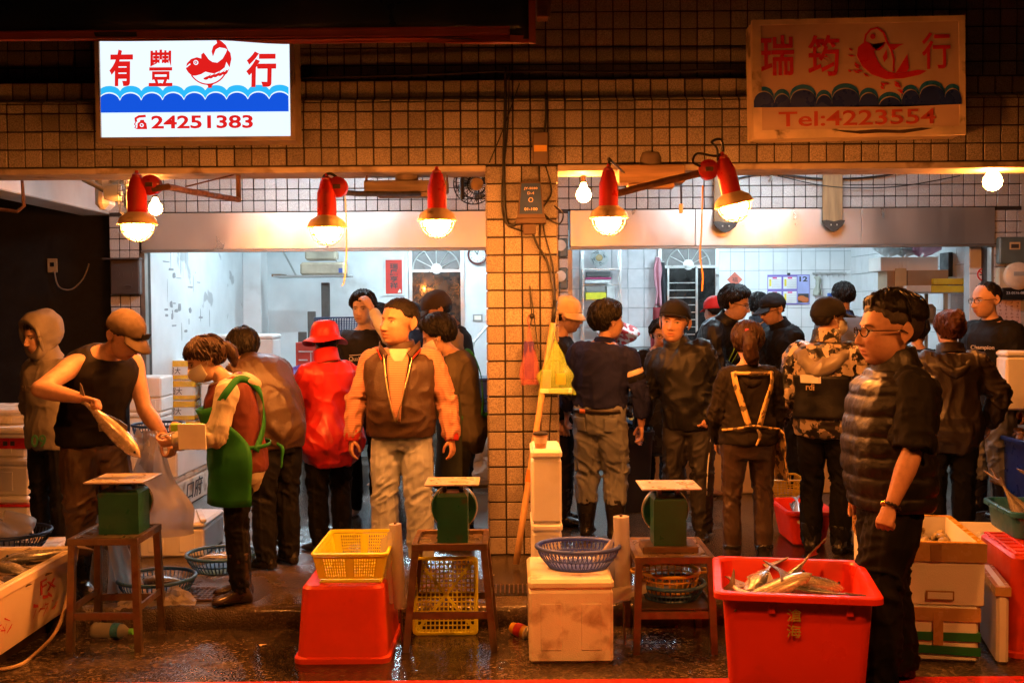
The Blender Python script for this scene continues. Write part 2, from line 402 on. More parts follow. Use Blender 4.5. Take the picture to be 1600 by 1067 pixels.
# flaked paint patches: bare render showing, a few mm deep edges
m_flake = mat('bare_render', (.30, .31, .32), .8, var=.2, vs=20, bump=.3, bs=80)
for k in range(46):
    cy = YI+.75+abs(random.gauss(0, .55)); cz = random.choice([1.0, 1.35, 1.45, 1.5, 1.7, 1.95, 2.1])+random.gauss(0, .10)
    w, h = random.choice([(.03, .02), (.05, .10), (.16, .03), (.10, .07), (.02, .2), (.012, .3), (.2, .015)]); w *= random.uniform(.6, 1.4); h *= random.uniform(.6, 1.3)
    n = 9; pts = [(cy+w/2*math.copysign(abs(math.cos(a))**.6, math.cos(a))*random.uniform(.75, 1.1), cz+h/2*math.copysign(abs(math.sin(a))**.6, math.sin(a))*random.uniform(.75, 1.1)) for a in [2*math.pi*i/n for i in range(n)]]
    MB().add([(-3.5435-.0006*(k % 3), p[0], p[1]) for p in pts], [tuple(range(n))]).build('flaked_patch', m_flake, t)
t = thing('shop_back_wall', 'white painted back wall carrying the clock and red scroll', 'wall')
MB().box(-3.68, -1.478, YB, YB+.15, 0, 2.94).build('wall_plane', m_white, t)
MB().box(-.73, .26, YB-.004, YB+.15, 0, 2.94).build('wall_plane', m_white, t)
MB().box(-1.478, -.73, YB+.012, YB+.15, 2.44, 2.94).build('wall_plane', m_white, t)
MB().box(.20, .27, YI+.31, YB-.01, 0, 2.94).build('party_wall', m_white, t)
# tiled room
m_wt = mat('glazed_white_tile', (.80, .80, .80), .12, var=.04, objr=.03, spec=.6, bump=.02, bs=8)
m_pt = mat('glazed_pinkish_tile', (.72, .68, .69), .15, var=.08, vs=9, objr=.05, spec=.6)
m_wg = mat('white_tile_grout', (.35, .37, .38), .8)
t = thing('glazed_tile_wall', 'white glazed tile back wall behind the calendar and arched door', 'wall', (0, YB, 0))
MB().box(.28, 5.0, .006, .16, 0, 2.94).build('wall_core', m_wg, t)
rest = MB()
WX, WZ = .2035, .2475
tiles(t, .285, 1.0, 10, 6, WX*1.13, WZ*1.13, m_pt, gap=.006, rest=rest, skip=lambda x, z: (x > 2.16) or ('rest' if z < 1.2 or z > 2.45 else False))
tiles(t, 2.93, 1.0, 10, 6, WX, WZ*1.09, m_wt, gap=.006, rest=rest, skip=lambda x, z: ('rest' if z < 1.2 or z > 2.45 else False))
o = rest.build('lower_tiles', m_wt, t); o['kind'] = 'stuff'
t = thing('glazed_tile_wall', 'white glazed tile wall receding behind the loaded shelf rack', 'wall', (4.86, YB, 0))
MB().box(.006, .16, -5.2, 0, 0, 2.94).build('wall_core', m_wg, t)
for j in range(7):
    for i in range(21):
        link('tile', tile_mesh(m_wt, .2475-.006, .2475-.006), t, (0.002, -(i+.5)*.2475, 1.0+(j+.5)*.2475+.02), (0, 0, -math.pi/2))
# arched doors
m_alu = mat('dull_aluminium', (.58, .58, .56), .38, metal=.85, var=.1)
m_dglass = mat('dark_door_glass', (.018, .017, .016), .12, var=.2, spec=.6)
m_fanl = mat('frosted_fanlight', (.22, .20, .19), .35, var=.15)
def arch_door(label, x0, x1, zr, zt, y, bars):
    t = thing('arched_door', label, 'door', ((x0+x1)/2, y, 0)); w = (x1-x0)/2
    MB().box(-w, w, .0, .02, 0, zr).build('door_leaf', m_dglass, t)
    MB().box(-w, w, .002, .02, zr, zt).build('fanlight_glass', m_fanl, t)
    fr = MB(); fr.box(-w-.03, -w+.02, -.03, .01, 0, zt); fr.box(w-.02, w+.03, -.03, .01, 0, zt); fr.box(-w+.021, w-.021, -.035, .01, zr-.02, zr+.02); fr.build('door_frame', m_alu, t)
    a = MB(); rr = min(w-.03, (zt-zr)-.02); c = (0, -.012, zr+.02)
    a.tube([(rr*1.02*math.cos(q), -.012, zr+.02+(zt-zr-.05)*math.sin(q)) for q in [math.pi*k/20 for k in range(21)]], .012, 6); a.build('fanlight_arch', mat('pale_aluminium', (.75, .75, .72), .4, metal=.5), t)
    for q in (30, 60, 90, 120, 150):
        q = R(q); MB().tube([(.06*math.cos(q), -.012, zr+.02+.05*math.sin(q)), (rr*math.cos(q), -.012, zr+.02+(zt-zr-.06)*math.sin(q))], .007, 5).build('glazing_bar', mat('pale_aluminium'), t)
    MB().lathe([(.001, -.01), (.075, -.01), (.075, .006), (.001, .006)], 20, (0, -.012, zr+.03), 'Y').build('hub', mat('pale_aluminium'), t)
    if bars:
        for k in range(12): MB().box(-w+.12, w*.25, -.016, -.008, .75+k*.105, .762+k*.105).build('grille_bar', m_alu, t)
        g = MB(); g.box(w*.25, w*.25+.03, -.03, -.005, .6, zr-.021); g.box(-w+.1, -w+.125, -.03, -.005, .6, zr-.021); g.build('grille_post', m_alu, t)
p0, p1 = at(642, 420, YB), at(722, 420, YB)
arch_door('dark arched door with fanlight left of the clock', p0.x, p1.x, 2.11, 2.46, YB, False)
p0, p1 = at(1031, 418, YB), at(1119, 418, YB)
arch_door('dark arched door with fanlight and window bars beside the calendar', p0.x, p1.x, 2.14, 2.46, YB-.03, True)
# ================================================================== lamps
m_redlamp = mat('red_lamp_enamel', (.55, .025, .015), .35, var=.15, coat=.3, dirt=(.08, .02, .015), dm=.64, ds=9)
m_reflect = mat('cream_lamp_hood', (.70, .50, .28), .45, var=.15, dirt=(.25, .14, .06), dm=.6, ds=12)
m_wire = mat('cage_wire', (.10, .065, .04), .5)
m_cable = mat('black_cable', (.012, .011, .010), .45, var=.2)
m_rust = mat('rusty_pipe', (.16, .075, .035), .6, metal=.3, var=.35, vs=14, bump=.3, bs=50)
e_warm = emitter('lit_bulb', WARM, L_LAMP); e_bare = emitter('lit_bare_bulb', WARM, L_BARE); e_added = emitter('lit_added_bulb', WARM, L_ADDED)
def lamp(label, loc, tilt=0.0, yaw=0.0, em=None, group='caged work lamps', bz=-.018, br=.078):
    t = thing('work_lamp', label, 'lamp', loc, group=group, rot=(0, tilt, yaw)); t.scale = (.92, .92, .92)
    MB().lathe([(.001, .262), (.030, .262), (.036, .255), (.040, .235), (.048, .205), (.054, .19), (.056, .06), (.060, .05)], 24).build('neck', m_redlamp, t, 40)
    MB().lathe([(.058, .058), (.066, .052), (.094, .034), (.108, .012), (.110, 0), (.114, -.004), (.114, -.012), (.106, -.012), (.104, .006), (.088, .028), (.05, .048)], 32).build('hood', m_reflect, t, 40)
    k = MB().lathe([(.028, .262), (.028, .275), (.012, .285), (.010, .30), (.001, .301)], 12).build('cable_gland', m_redlamp, t, 40)
    g = MB(); rr, hh = .098, .098
    for a in range(8):
        q = 2*math.pi*a/8; g.tube([(rr*math.cos(q)*math.cos(u), rr*math.sin(q)*math.cos(u), -.012-hh*math.sin(u)) for u in [math.pi/2*i/7 for i in range(8)]], .0034, 4)
    for u in (.45, .95): g.ring((0, 0, -.012-hh*math.sin(u)), rr*math.cos(u), .0034, 24, 4)
    g.ring((0, 0, -.012), rr, .0035, 24, 5); o = g.build('cage', m_wire, t); o['kind'] = 'stuff'
    MB().sphere((0, 0, bz), br, 16, 10).build('bulb', em or e_warm, t, True)
    return t
def cable(label, pts, r=.006, m=None, name='cable', n=5, sub=6, cat='cable'):
    P = [Vector(p) for p in pts]; out = []
    for i in range(len(P)-1):
        a, b_, c, d = P[max(i-1, 0)], P[i], P[i+1], P[min(i+2, len(P)-1)]
        for k in range(sub):
            s = k/sub; out.append(.5*((2*b_)+(c-a)*s+(2*a-5*b_+4*c-d)*s*s+(3*b_-a-3*c+d)*s**3))
    out.append(P[-1]); return tag(MB().tube(out, r, n).build(name, m or m_cable, None, True), label, cat)
LY = -1.12
l1 = lamp('red necked caged lamp hanging nearest the hooded man', at(215, 348, LY), 0)
l2 = lamp('red necked caged lamp hanging above the red rain hat', at(511, 353, LY))
l3 = lamp('faded red caged lamp hanging nearest the wall clock', at(683, 342, LY))
l4 = lamp('soft red caged lamp hanging just right of the pillar', at(951, 338, LY))
l5 = lamp('tilted red caged lamp pointing away from the pillar', at(1146, 317, LY), R(-13))
# added lamps, unseen above the frame, standing in for light on the near sides
for i, (x, y, z) in enumerate(((-2.3, -4.1, 2.85), (0.2, -4.3, 2.9), (2.5, -4.1, 2.85))):
    lamp('added unseen caged lamp over the street '+['before the lit sign', 'before the pillar', 'before the old sign'][i], (x, y, z), em=e_added, group='added lamps over the street', bz=.027, br=.058)
cable('added black cable carrying the added lamps over the street', [(-7, -4.3, 3.6), (-2.3, -4.1, 3.155), (.2, -4.3, 3.205), (2.5, -4.1, 3.155), (7, -4.3, 3.6)], .008)
def bare(label, loc, r=.055, sock=True):
    t = thing('light_bulb', label, 'bulb', loc, group='bare bulbs')
    MB().lathe([(.001, -r), (r*.5, -r*.87), (r*.87, -r*.5), (r, 0), (r*.87, r*.5), (r*.55, r*.95), (r*.32, r*1.5), (r*.3, r*1.6)], 16).build('glass', e_bare, t, True)
    MB().lathe([(r*.31, r*1.6), (r*.36, r*1.6), (r*.36, r*2.6), (r*.2, r*2.9), (.001, r*2.9)], 12).build('socket', mat('bakelite', (.05, .03, .02), .4), t, 40); return t
bare('glowing bare bulb in the corner next to the pillar', at(912, 305, .25), .05)
bare('large glowing bare bulb under the beam at the meter pier', at(1551, 284, .1), .06)
bare('small glowing bulb behind the red lamp near the hooded man', at(243, 326, 1.2), .05)
bare('tiny bulb glowing under the hanging box fixture', at(632, 300, .2), .022)
# fluorescent fittings on the ceilings
e_tube = emitter('lit_tube', COOL, L_TUBE); e_tube_in = emitter('lit_shop_tube', COOL, L_TUBE_IN)
def tube_light(label, x, y, z, e, rz=0):
    t = thing('fluorescent_lamp', label, 'lamp', (x, y, z), rz, group='ceiling tube lamps')
    MB().box(-.62, .62, -.05, .05, -.045, -.001, .004).build('housing', m_white, t)
    for s in (-.028, .028): MB().tube([(-.59, s, -.062), (.59, s, -.062)], .015, 8).build('tube', e, t, True)
tube_light('ceiling tube lamp in the arcade before the white walled shop', -1.9, 2.2, 2.958, e_tube)
tube_light('ceiling tube lamp in the arcade before the tiled shop', 2.35, 2.2, 2.958, e_tube)
tube_light('ceiling tube lamp over the boxes in the white walled shop', -2.3, 5.0, 2.948, e_tube_in)
tube_light('ceiling tube lamp near the clock wall', -1.1, 7.0, 2.948, e_tube_in)
tube_light('ceiling tube lamp near the counter of the tiled shop', 1.6, 5.4, 2.948, e_tube_in)
tube_light('ceiling tube lamp near the calendar', 3.0, 7.0, 2.948, e_tube_in)
# pipes, brackets
def pipe(label, pts, r, m=None, name='hanging_pipe', cat='pipe'): return tag(MB().tube(pts, r, 8).build(name, m or m_rust, None, 40), label, cat)
pipe('rusty pipe arm holding the lamp nearest the hooded man', [at(238, 296, LY), at(262, 292, LY), at(300, 300, -.6), at(372, 312, .1)], .018)
pipe('upright bracket strut under the beam at the rusty arm end', [at(372, 268, .1), at(373, 316, .1)], .016)
pipe('thin rusty tie rod above the lamp arm', [at(290, 292, -.3), at(371, 272, .1)], .005)
pipe('dark pipe arm holding the lamp above the red rain hat', [at(528, 300, LY+.02), at(560, 303, -.7), at(655, 303, .05)], .016, m_cable)
pipe('rusty pipe arm running between the two lamps of the tiled shop', [at(962, 303, LY+.02), at(1045, 282, LY), at(1108, 268, LY+.03)], .019)
pipe('black drop pole under the beam by the pillar', [at(722, 268, .3), at(722, 312, .3)], .016, m_cable)
def knuckle(px, py, label):
    c = at(px, py, LY+.03); t = thing('lamp_knuckle', label, 'clamp', c)
    MB().lathe([(.001, -.03), (.05, -.03), (.055, -.01), (.055, .03), (.03, .045), (.001, .045)], 16, axis='Y').build('housing', m_redlamp, t, 40)
    MB().box(-.02, .02, -.05, -.03, -.012, .012, .003).build('bolt', m_rust, t)
knuckle(237, 290, 'dark red swivel joint behind the lamp nearest the hooded man')
knuckle(528, 293, 'dark red swivel joint behind the lamp above the rain hat')
knuckle(1106, 266, 'rusty swivel joint behind the tilted lamp')
def box_fixture(px0, px1, py0, py1, Y, label, col):
    a, c = at(px0, py1, Y), at(px1, py0, Y); t = thing('hanging_fixture', label, 'fixture', ((a.x+c.x)/2, Y, a.z)); w = (c.x-a.x)/2; h = c.z-a.z
    m = mat('old_varnished_wood' if col else 'grimy_brown_metal', (.30, .17, .08) if col else (.13, .09, .06), .6, var=.3, vs=10, bump=.25, bs=40, stretch=(.3, 1, 3))
    MB().box(-w, w, -.1, .1, 0, h, .006).build('body', m, t)
    MB().lathe([(.001, h), (.075, h), (.075, h+.05), (.06, h+.085), (.001, h+.09)], 20).build('motor', mat('grimy_brown_metal', (.13, .09, .06), .6, var=.3, vs=10), t, 40)
    for s in (-1, 1):
        MB().tube([(s*w*.98, 0, h*.8), (s*w*.98, 0, h+.085), (s*w*.3, 0, h+.11), (s*.05, 0, h+.09)], .008, 6).build('hanger', m_rust, t)
    MB().box(-w*.7, w*.7, -.06, .06, -.03, -.002, .004).build('lower_tray', m, t)
box_fixture(572, 700, 284, 302, .15, 'long brown fixture with a round motor hanging by the pillar', 0)
box_fixture(965, 1067, 260, 288, .02, 'wooden fixture with a wire hanger hung under the beam of the tiled shop', 1)
def fan(label, loc, r, rz, m1, rx=0):
    t = thing('wall_fan', label, 'fan', loc, rot=(rx, 0, rz)); g = MB()
    for k in range(28):
        q = 2*math.pi*k/28; g.tube([(.05*math.cos(q), -.075, .05*math.sin(q)), (r*.7*math.cos(q), -.07, r*.7*math.sin(q)), (r*math.cos(q), -.02, r*math.sin(q)), (r*.75*math.cos(q), .04, r*.75*math.sin(q))], .0022, 4)
    for rr, yy in ((r, -.02), (r*.7, -.07), (r*.45, -.074), (r*.75, .04)): g.ring((0, yy, 0), rr, .004, 28, 5, axis='Y')
    o = g.build('grille', m1, t); o['kind'] = 'stuff'
    for k in range(4):
        q0 = math.pi/2*k; pts = [((.04+(r*.85-.04)*s)*math.cos(q0+s*.5+d*.33*(.4+s)), -.02+d*.025, (.04+(r*.85-.04)*s)*math.sin(q0+s*.5+d*.33*(.4+s))) for s, d in ((0, -1), (.5, -1), (1, -.8), (1, .8), (.5, 1), (0, 1))]
        MB().add(pts, [(0, 1, 4, 5), (1, 2, 3, 4)]).build('blade', mat('fan_blade', (.10, .12, .13), .35), t)
    MB().lathe([(.001, .085), (.045, .08), (.048, .06), (.001, .06)], 16, axis='Y').build('badge', mat('fan_badge', (.45, .30, .12), .4), t, 40)
    MB().lathe([(.001, -.16), (.05, -.15), (.065, -.1), (.065, -.03), (.001, -.02)], 16, axis='Y').build('motor', mat('fan_motor', (.5, .52, .5), .4), t, 40)
    MB().tube([(0, .12, 0), (0, .22, .06), (0, .3, .1)], .02, 8).build('bracket', m1, t)
fan('black caged fan mounted under the beam against the pillar', at(740, 285, .6), .15, R(20), m_cable, R(15))
fan('pale caged fan turned sideways under the white cross beam', at(196, 302, 1.3), .2, R(105), mat('fan_wire', (.35, .36, .36), .4, metal=.5))
b = MB(); q = at(165, 300, 1.5)
t = thing('fan_mount', 'cream moulded fan mount on the white cross beam', 'mount', q)
MB().box(-.06, .05, -.1, .1, -.14, .14, .04).build('base', mat('cream_plastic', (.7, .66, .55), .35), t); MB().box(.0, .2, -.035, .035, .06, .11, .015).build('arm', mat('cream_plastic'), t)
# ================================================================== signboards
def scallop(x0, x1, period, phase, top, cusp, bottom, n=10):
    pts = [(x0, bottom)]; x = x0; N = int((x1-x0)/period*n)
    for i in range(N+1):
        x = x0+(x1-x0)*i/N; u = ((x-phase)/period) % 1.0; v = 2*u-1
        pts.append((x, top+(cusp-top)*(1-math.sqrt(max(0, 1-min(1, abs(v))**2*.98)))))
    pts.append((x1, bottom)); return pts
def flat(name, pts, k, material, parent, y, t=.003):
    o = MB().poly([k(*p) for p in pts][::-1], y, t).build(name, material, parent); fix(o.data); return o
def band(pts, w):
    a = []; b_ = []
    for i, p in enumerate(pts):
        q0, q1 = pts[max(i-1, 0)], pts[min(i+1, len(pts)-1)]; dx, dy = q1[0]-q0[0], q1[1]-q0[1]; l = math.hypot(dx, dy) or 1
        ww = w(i/(len(pts)-1)) if callable(w) else w
        a.append((p[0]-dy/l*ww, p[1]+dx/l*ww)); b_.append((p[0]+dy/l*ww, p[1]-dx/l*ww))
    return a+b_[::-1]
def arc(cx, cy, rx, ry, a0, a1, n=14): return [(cx+rx*math.cos(R(a0+(a1-a0)*i/n)), cy-ry*math.sin(R(a0+(a1-a0)*i/n))) for i in range(n+1)]
m_signframe = mat('sign_frame_aluminium', (.50, .38, .26), .45, metal=.5, var=.15, dirt=(.2, .12, .06), dm=.62, ds=6)
# --- lit sign; drawing coordinates are those of an enlarged view (2.667 units a pixel)
SY = -.235; c0 = at(305, 130, SY); s_ = FPX/(SY-CAM.y)
ls = thing('lit_signboard', 'glowing white signboard with red fish, red characters and blue waves', 'sign', c0)
K = lambda x, y: ((x/2.667-305)/s_, -(y/2.667-130)/s_)
x0, zb = K(408, 585); x1, zt = K(1225, 130)
MB().box(x0, x1, .003, .20, zb, zt, .006).build('sign_box', m_signframe, ls)
fr = MB(); a0, b0 = K(424, 570); a1, b1 = K(1208, 145)
fr.box(x0-.004, x1+.004, -.022, .02, zb-.004, b0); fr.box(x0-.004, x1+.004, -.022, .02, b1, zt+.004); fr.box(x0-.004, a0, -.022, .02, b0+.0005, b1-.0005); fr.box(a1, x1+.004, -.022, .02, b0+.0005, b1-.0005)
fr.build('frame', m_signframe, ls)
EM = lambda n, c=None, s=1.0: emitter('backlit_'+n, c, L_SIGN*s)
fp = MB(); fp.box(a0, a1, -.006, .002, b0, b1); fp.build('light_panel', EM('white', (.78, .90, 1.0)), ls)
flat('pale_wave', scallop(425, 1200, 88, 416, 358, 384, 470), K, EM('cyan', (.03, .52, 1.0), .85), ls, -.0065)
flat('wave_line', scallop(425, 1200, 88, 416, 384, 420, 470), K, EM('white'), ls, -.010)
flat('deep_wave', scallop(425, 1200, 88, 416, 390, 427, 468), K, EM('blue', (.008, .10, .80), .8), ls, -.0135)
RED = EM('red', (.78, .014, .012), .85)
for ch, cx, cy, w, h in (('有', 511, 284, 98, 150), ('豐', 672, 286, 98, 150), ('行', 1089, 294, 124, 146)):
    x, z = K(cx, cy); text('character', ch, RED, ls, (x, -.009, z), 1, w/2.667/s_, h/2.667/s_, bold=.014 if ch == '豐' else .034, shear=.04)
x, z = K(841, 508); text('phone_number', '24251383', RED, ls, (x, -.009, z), 1, 420/2.667/s_, 54/2.667/s_, bold=.024)
fish = [(778, 290), (782, 268), (800, 250), (824, 243), (842, 248), (842, 232), (852, 224), (864, 240), (872, 252), (888, 263), (908, 266), (930, 250), (944, 226), (950, 212), (962, 225), (966, 250), (958, 285), (945, 262), (938, 285), (918, 300), (893, 310), (872, 306), (858, 302), (840, 312), (818, 318), (802, 318), (788, 306)]
flat('fish_body', fish, K, RED, ls, -.0065)
flat('fish_tail', [(904, 167), (926, 178), (944, 194), (953, 214), (940, 207), (918, 203), (902, 211), (890, 240), (885, 220), (892, 198), (908, 186)], K, RED, ls, -.0068)
flat('fish_belly_line', band(arc(868, 262, 84, 92, 216, 338, 22), lambda u: 2.6), K, RED, ls, -.0066)
for q in range(5): flat('fish_stripe', band([(850+q*19+u*30, 330-q*5-u*u*26+u*8) for u in [i/8 for i in range(9)]], lambda u: 5.5*math.sin(math.pi*min(1, u+.1))+.4), K, RED, ls, -.0067)
flat('fish_keel', [(858, 352), (892, 352), (884, 360), (884, 369), (868, 369), (868, 360)], K, RED, ls, -.0069)
flat('fish_eye', arc(820, 265, 10, 10, 0, 350, 18), K, EM('white'), ls, -.0105); flat('fish_pupil', arc(820, 265, 6, 6, 0, 350, 14), K, RED, ls, -.0138); flat('fish_glint', arc(820, 265, 2.5, 2.5, 0, 350, 8), K, EM('white'), ls, -.017)
flat('fish_mouth', band([(780, 284), (790, 276), (797, 270)], 2.2), K, EM('white'), ls, -.0105)
flat('phone_icon', [(572, 536), (574, 512), (584, 505), (586, 498), (600, 498), (602, 505), (610, 512), (613, 536)], K, RED, ls, -.0066)
flat('phone_handset', band([(568, 506), (566, 492), (580, 484), (608, 482)], 5), K, RED, ls, -.0068); flat('phone_dial', arc(592, 520, 8, 8, 0, 350, 14), K, EM('white'), ls, -.0105); flat('phone_dial_hub', arc(592, 520, 4, 4, 0, 350, 10), K, RED, ls, -.0138)
flat('phone_cord', band([(566, 508), (561, 516), (567, 522), (562, 530), (572, 534)], 2), K, RED, ls, -.0067)
# --- unlit old sign
SY2 = -.20; c0 = at(1339, 118, SY2); s2 = FPX/(SY2-CAM.y)
os_ = thing('old_signboard', 'unlit cream signboard with faded red carp above dark waves', 'sign', c0, rot=(0, R(-.85), 0))
K2 = lambda x, y: ((x/2.667+1140-1339)/s2, -(y/2.667-118)/s2+((x/2.667+1140-1339)/s2)*-math.tan(R(1.6)))
m_cream = mat('aged_acrylic', (.58, .40, .29), .16, var=.12, vs=3, spec=.6, dirt=(.36, .24, .12), dm=.60, ds=2.2, dw=.3)
m_cframe = mat('aged_sign_frame', (.66, .50, .32), .5, var=.2, dirt=(.10, .05, .02), dm=.60, ds=5, dw=.08)
h0, v0 = -.64, -.375; h1, v1 = .66, .345
MB().box(h0, h1, .003, .19, v0, v1, .008).build('sign_box', m_cframe, os_)
MB().box(h0+.05, h1-.035, -.006, .002, v0+.05, v1-.03).build('face_panel', m_cream, os_)
fr = MB(); fr.box(h0-.003, h1+.003, -.012, .02, v0-.003, v0+.05); fr.box(h0-.003, h1+.003, -.012, .02, v1-.03, v1+.003); fr.box(h0-.003, h0+.05, -.011, .02, v0+.0505, v1-.0305); fr.box(h1-.035, h1+.003, -.011, .02, v0+.0505, v1-.0305); fr.build('frame', m_cframe, os_)
flat('torn_strip', [(420, 540), (520, 545), (600, 538), (700, 541), (790, 530), (840, 532), (800, 540), (720, 553), (620, 552), (540, 557), (470, 550)], K2, mat('bare_dark_wood', (.05, .025, .012), .8), os_, -.0125)
RD = mat('faded_red_vinyl', (.60, .020, .016), .35, var=.12, vs=12); NV = mat('navy_vinyl', (.018, .035, .22), .3, var=.15); TL = mat('teal_vinyl', (.02, .14, .36), .3, var=.15); WL = mat('pale_wave_vinyl', (.55, .45, .34), .35)
wv = [(100, 184, 362), (184, 252, 372), (252, 358, 354), (358, 424, 376), (424, 536, 350), (536, 616, 368), (616, 712, 385), (712, 786, 356), (786, 888, 338), (888, 958, 352)]
def wpts(dy, cus): 
    o = [(100, 448)]
    for a, c, tp in wv: o += [(a+(c-a)*i/12, tp+dy+(cus)*(1-math.sqrt(max(0, 1-abs(2*i/12-1)**2*.98)))) for i in range(13)]
    return [(x, y-(x-500)*.008) for x, y in o]+[(958, 432)]
flat('pale_wave', wpts(0, 40), K2, TL, os_, -.0065); flat('wave_line', wpts(18, 46), K2, WL, os_, -.010); flat('deep_wave', wpts(23, 44), K2, NV, os_, -.0135)
for ch, cx, cy, w, h in (('瑞', 200, 237, 140, 165), ('筠', 393, 236, 130, 168), ('行', 857, 213, 118, 150)):
    x, z = K2(cx, cy); text('character', ch, RD, os_, (x, -.0085, z), 1, w/2.667/s2, h/2.667/s2, bold=.016 if ch != '行' else .012)
x, z = K2(528, 490); text('phone_number', 'Tel:4223554', mat('faded_brown_vinyl', (.50, .06, .03), .35), os_, (x, -.0085, z), 1, 650/2.667/s2, 62/2.667/s2, bold=.012)
flat('carp_outline', band([(590, 192), (562, 178), (568, 150), (588, 128), (615, 121), (640, 140), (655, 178), (672, 210), (682, 250), (680, 300)], 4), K2, RD, os_, -.0066)
flat('carp_body', [(560, 180), (535, 200), (530, 235), (552, 280), (590, 312), (650, 332), (720, 328), (790, 312), (818, 296), (780, 292), (740, 300), (690, 306), (655, 300), (630, 280), (612, 250), (600, 215), (620, 205), (650, 178), (640, 200), (622, 215), (600, 205), (585, 190)], K2, RD, os_, -.0067)
flat('carp_tail', [(690, 305), (712, 270), (738, 228), (744, 285), (735, 300)], K2, RD, os_, -.0069)
flat('carp_fin', [(660, 188), (724, 186), (704, 196), (682, 212), (668, 205)], K2, RD, os_, -.0069); flat('carp_fin', [(636, 240), (652, 210), (656, 245), (642, 262)], K2, RD, os_, -.0070)
flat('carp_eye', arc(596, 157, 11, 11, 0, 350, 16), K2, RD, os_, -.0069)
random.seed(11)
for (cx, cy, n_, rx, ry) in ((530, 265, 9, 38, 55), (668, 362, 9, 42, 22)):
    for q in range(n_):
        x, y = cx+random.uniform(-rx, rx), cy+random.uniform(-ry, ry); an = random.uniform(.2, 1.2); l = random.uniform(10, 20)
        flat('spray_mark', band([(x-math.cos(an)*l, y-math.sin(an)*l*.7), (x, y), (x+math.cos(an)*l, y+math.sin(an)*l*.5)], lambda u: 4.5*math.sin(math.pi*(u*.9+.05))), K2, RD, os_, -.0072-.0004*q)
# ================================================================== tarpaulin awning
m_tarp = mat('navy_tarpaulin', (.010, .014, .028), .38, var=.25, vs=4, bump=.25, bs=9, spec=.4)
m_hem = mat('orange_hem', (.30, .050, .012), .5, var=.15)
aw = thing('awning', 'dark navy tarpaulin awning with orange hem above the lit sign', 'awning', (0, -1.35, 0))
p = at(835, 62, -1.35); xr, zh = p.x, p.z; zl = at(0, 56, -1.35).z
rows = []
for i in range(61):
    x = -5+(xr+5)*i/60; r_ = []
    zb_ = zl+(zh-zl)*max(0, (x+2.6)/(xr+2.6))
    for k in range(13):
        u = k/12
        if u < .5: z = zb_+.5*u*2; y = .012*math.sin(x*4.3+u*5)+.008*math.sin(x*11+2)
        else: z = zb_+.5+(u-.5)*2*.75; y = (u-.5)*2*1.45
        r_.append((x, y, z+.006*math.sin(x*7)*(u < .5)))
    rows.append(r_)
b = MB(); b.loft(rows, cap=False, closed=False); o = b.build('tarpaulin', m_tarp, aw, True); 
sm = o.modifiers.new('s', 'SOLIDIFY'); sm.thickness = .003
b = MB(); b.loft([[(x+q[0]-q[0], q[1]-.016, q[2]+dz) for dz in (-.020, .016)] + [(q[0], q[1]+.012, q[2]+dz) for dz in (.016, -.020)] for x, q in [(0, r_[0]) for r_ in rows]]); o = b.build('hem', m_hem, aw)
b = MB(); b.box(xr-.028, xr+.006, -.02, .01, zh-.022, zh+.5); b.build('hem', m_hem, aw)
b = MB(); b.tube([(-5, .75, zh+.86), (xr, .75, zh+.86)], .02, 8); b.build('support_bar', m_rust, aw)
fb = thing('awning_bracket', 'small metal bracket box at the free end of the awning', 'bracket', at(848, 14, -1.0))
MB().box(-.035, .03, -.04, .06, -.055, .09, .006).build('plate', m_rust, fb); MB().tube([(.03, 0, -.05), (.035, 0, .1)], .012, 6).build('rod', m_rust, fb)
# ================================================================== props
S = lambda Y: FPX/(Y-CAM.y)                      # photograph pixels per metre at depth Y
m_eps = mat('expanded_foam', (.80, .78, .74), .75, var=.05, vs=5, bump=.25, bs=220, dirt=(.50, .40, .28), dm=.60, ds=3, dw=.25)
m_eps_d = mat('grubby_foam', (.80, .76, .66), .75, var=.10, vs=5, bump=.3, bs=180, dirt=(.26, .14, .06), dm=.52, ds=8, dw=.20)
m_tape = mat('brown_parcel_tape', (.50, .30, .11), .25, var=.12, vs=8, coat=.3)
m_ytape = mat('yellow_parcel_tape', (.80, .42, .015), .25, var=.12, vs=10, coat=.3)
m_redtape = mat('red_printed_tape', (.62, .03, .02), .3, var=.15)
m_ink = mat('marker_ink', (.05, .04, .035), .6)
m_redink = mat('red_marker_ink', (.50, .035, .02), .6)
m_blue = mat('blue_basket_plastic', (.055, .10, .50), .35, var=.12, spec=.5)
m_teal = mat('teal_basket_plastic', (.035, .12, .30), .35, var=.12)
m_navy = mat('dark_blue_plastic', (.018, .035, .085), .35, var=.15)
m_yel = mat('yellow_plastic', (.78, .74, .03), .38, var=.08, spec=.5, dirt=(.35, .22, .03), dm=.64, ds=6)
m_ora = mat('orange_basket_plastic', (.68, .42, .02), .38, var=.1)
m_redp = mat('red_tub_plastic', (.74, .034, .008), .36, var=.10, vs=3, spec=.5, bump=.06, bs=30, dirt=(.30, .015, .006), dm=.60, ds=4, dw=.3)
m_redp2 = mat('worn_red_tub_plastic', (.66, .052, .012), .40, var=.16, vs=4, spec=.5, bump=.1, bs=25, dirt=(.20, .03, .015), dm=.56, ds=5, dw=.3)
m_irn = mat('worn_stool_steel', (.22, .15, .095), .42, metal=.75, var=.3, vs=9, dirt=(.16, .055, .02), dm=.52, ds=9, dw=.2, bump=.15, bs=60)
m_seat = mat('stained_steel_sheet', (.42, .33, .22), .3, metal=.8, var=.25, vs=6, dirt=(.30, .09, .025), dm=.50, ds=4, dw=.25)
m_green = mat('green_scale_enamel', (.012, .085, .055), .38, var=.2, vs=8, coat=.2, dirt=(.06, .035, .015), dm=.62, ds=9, dw=.1)
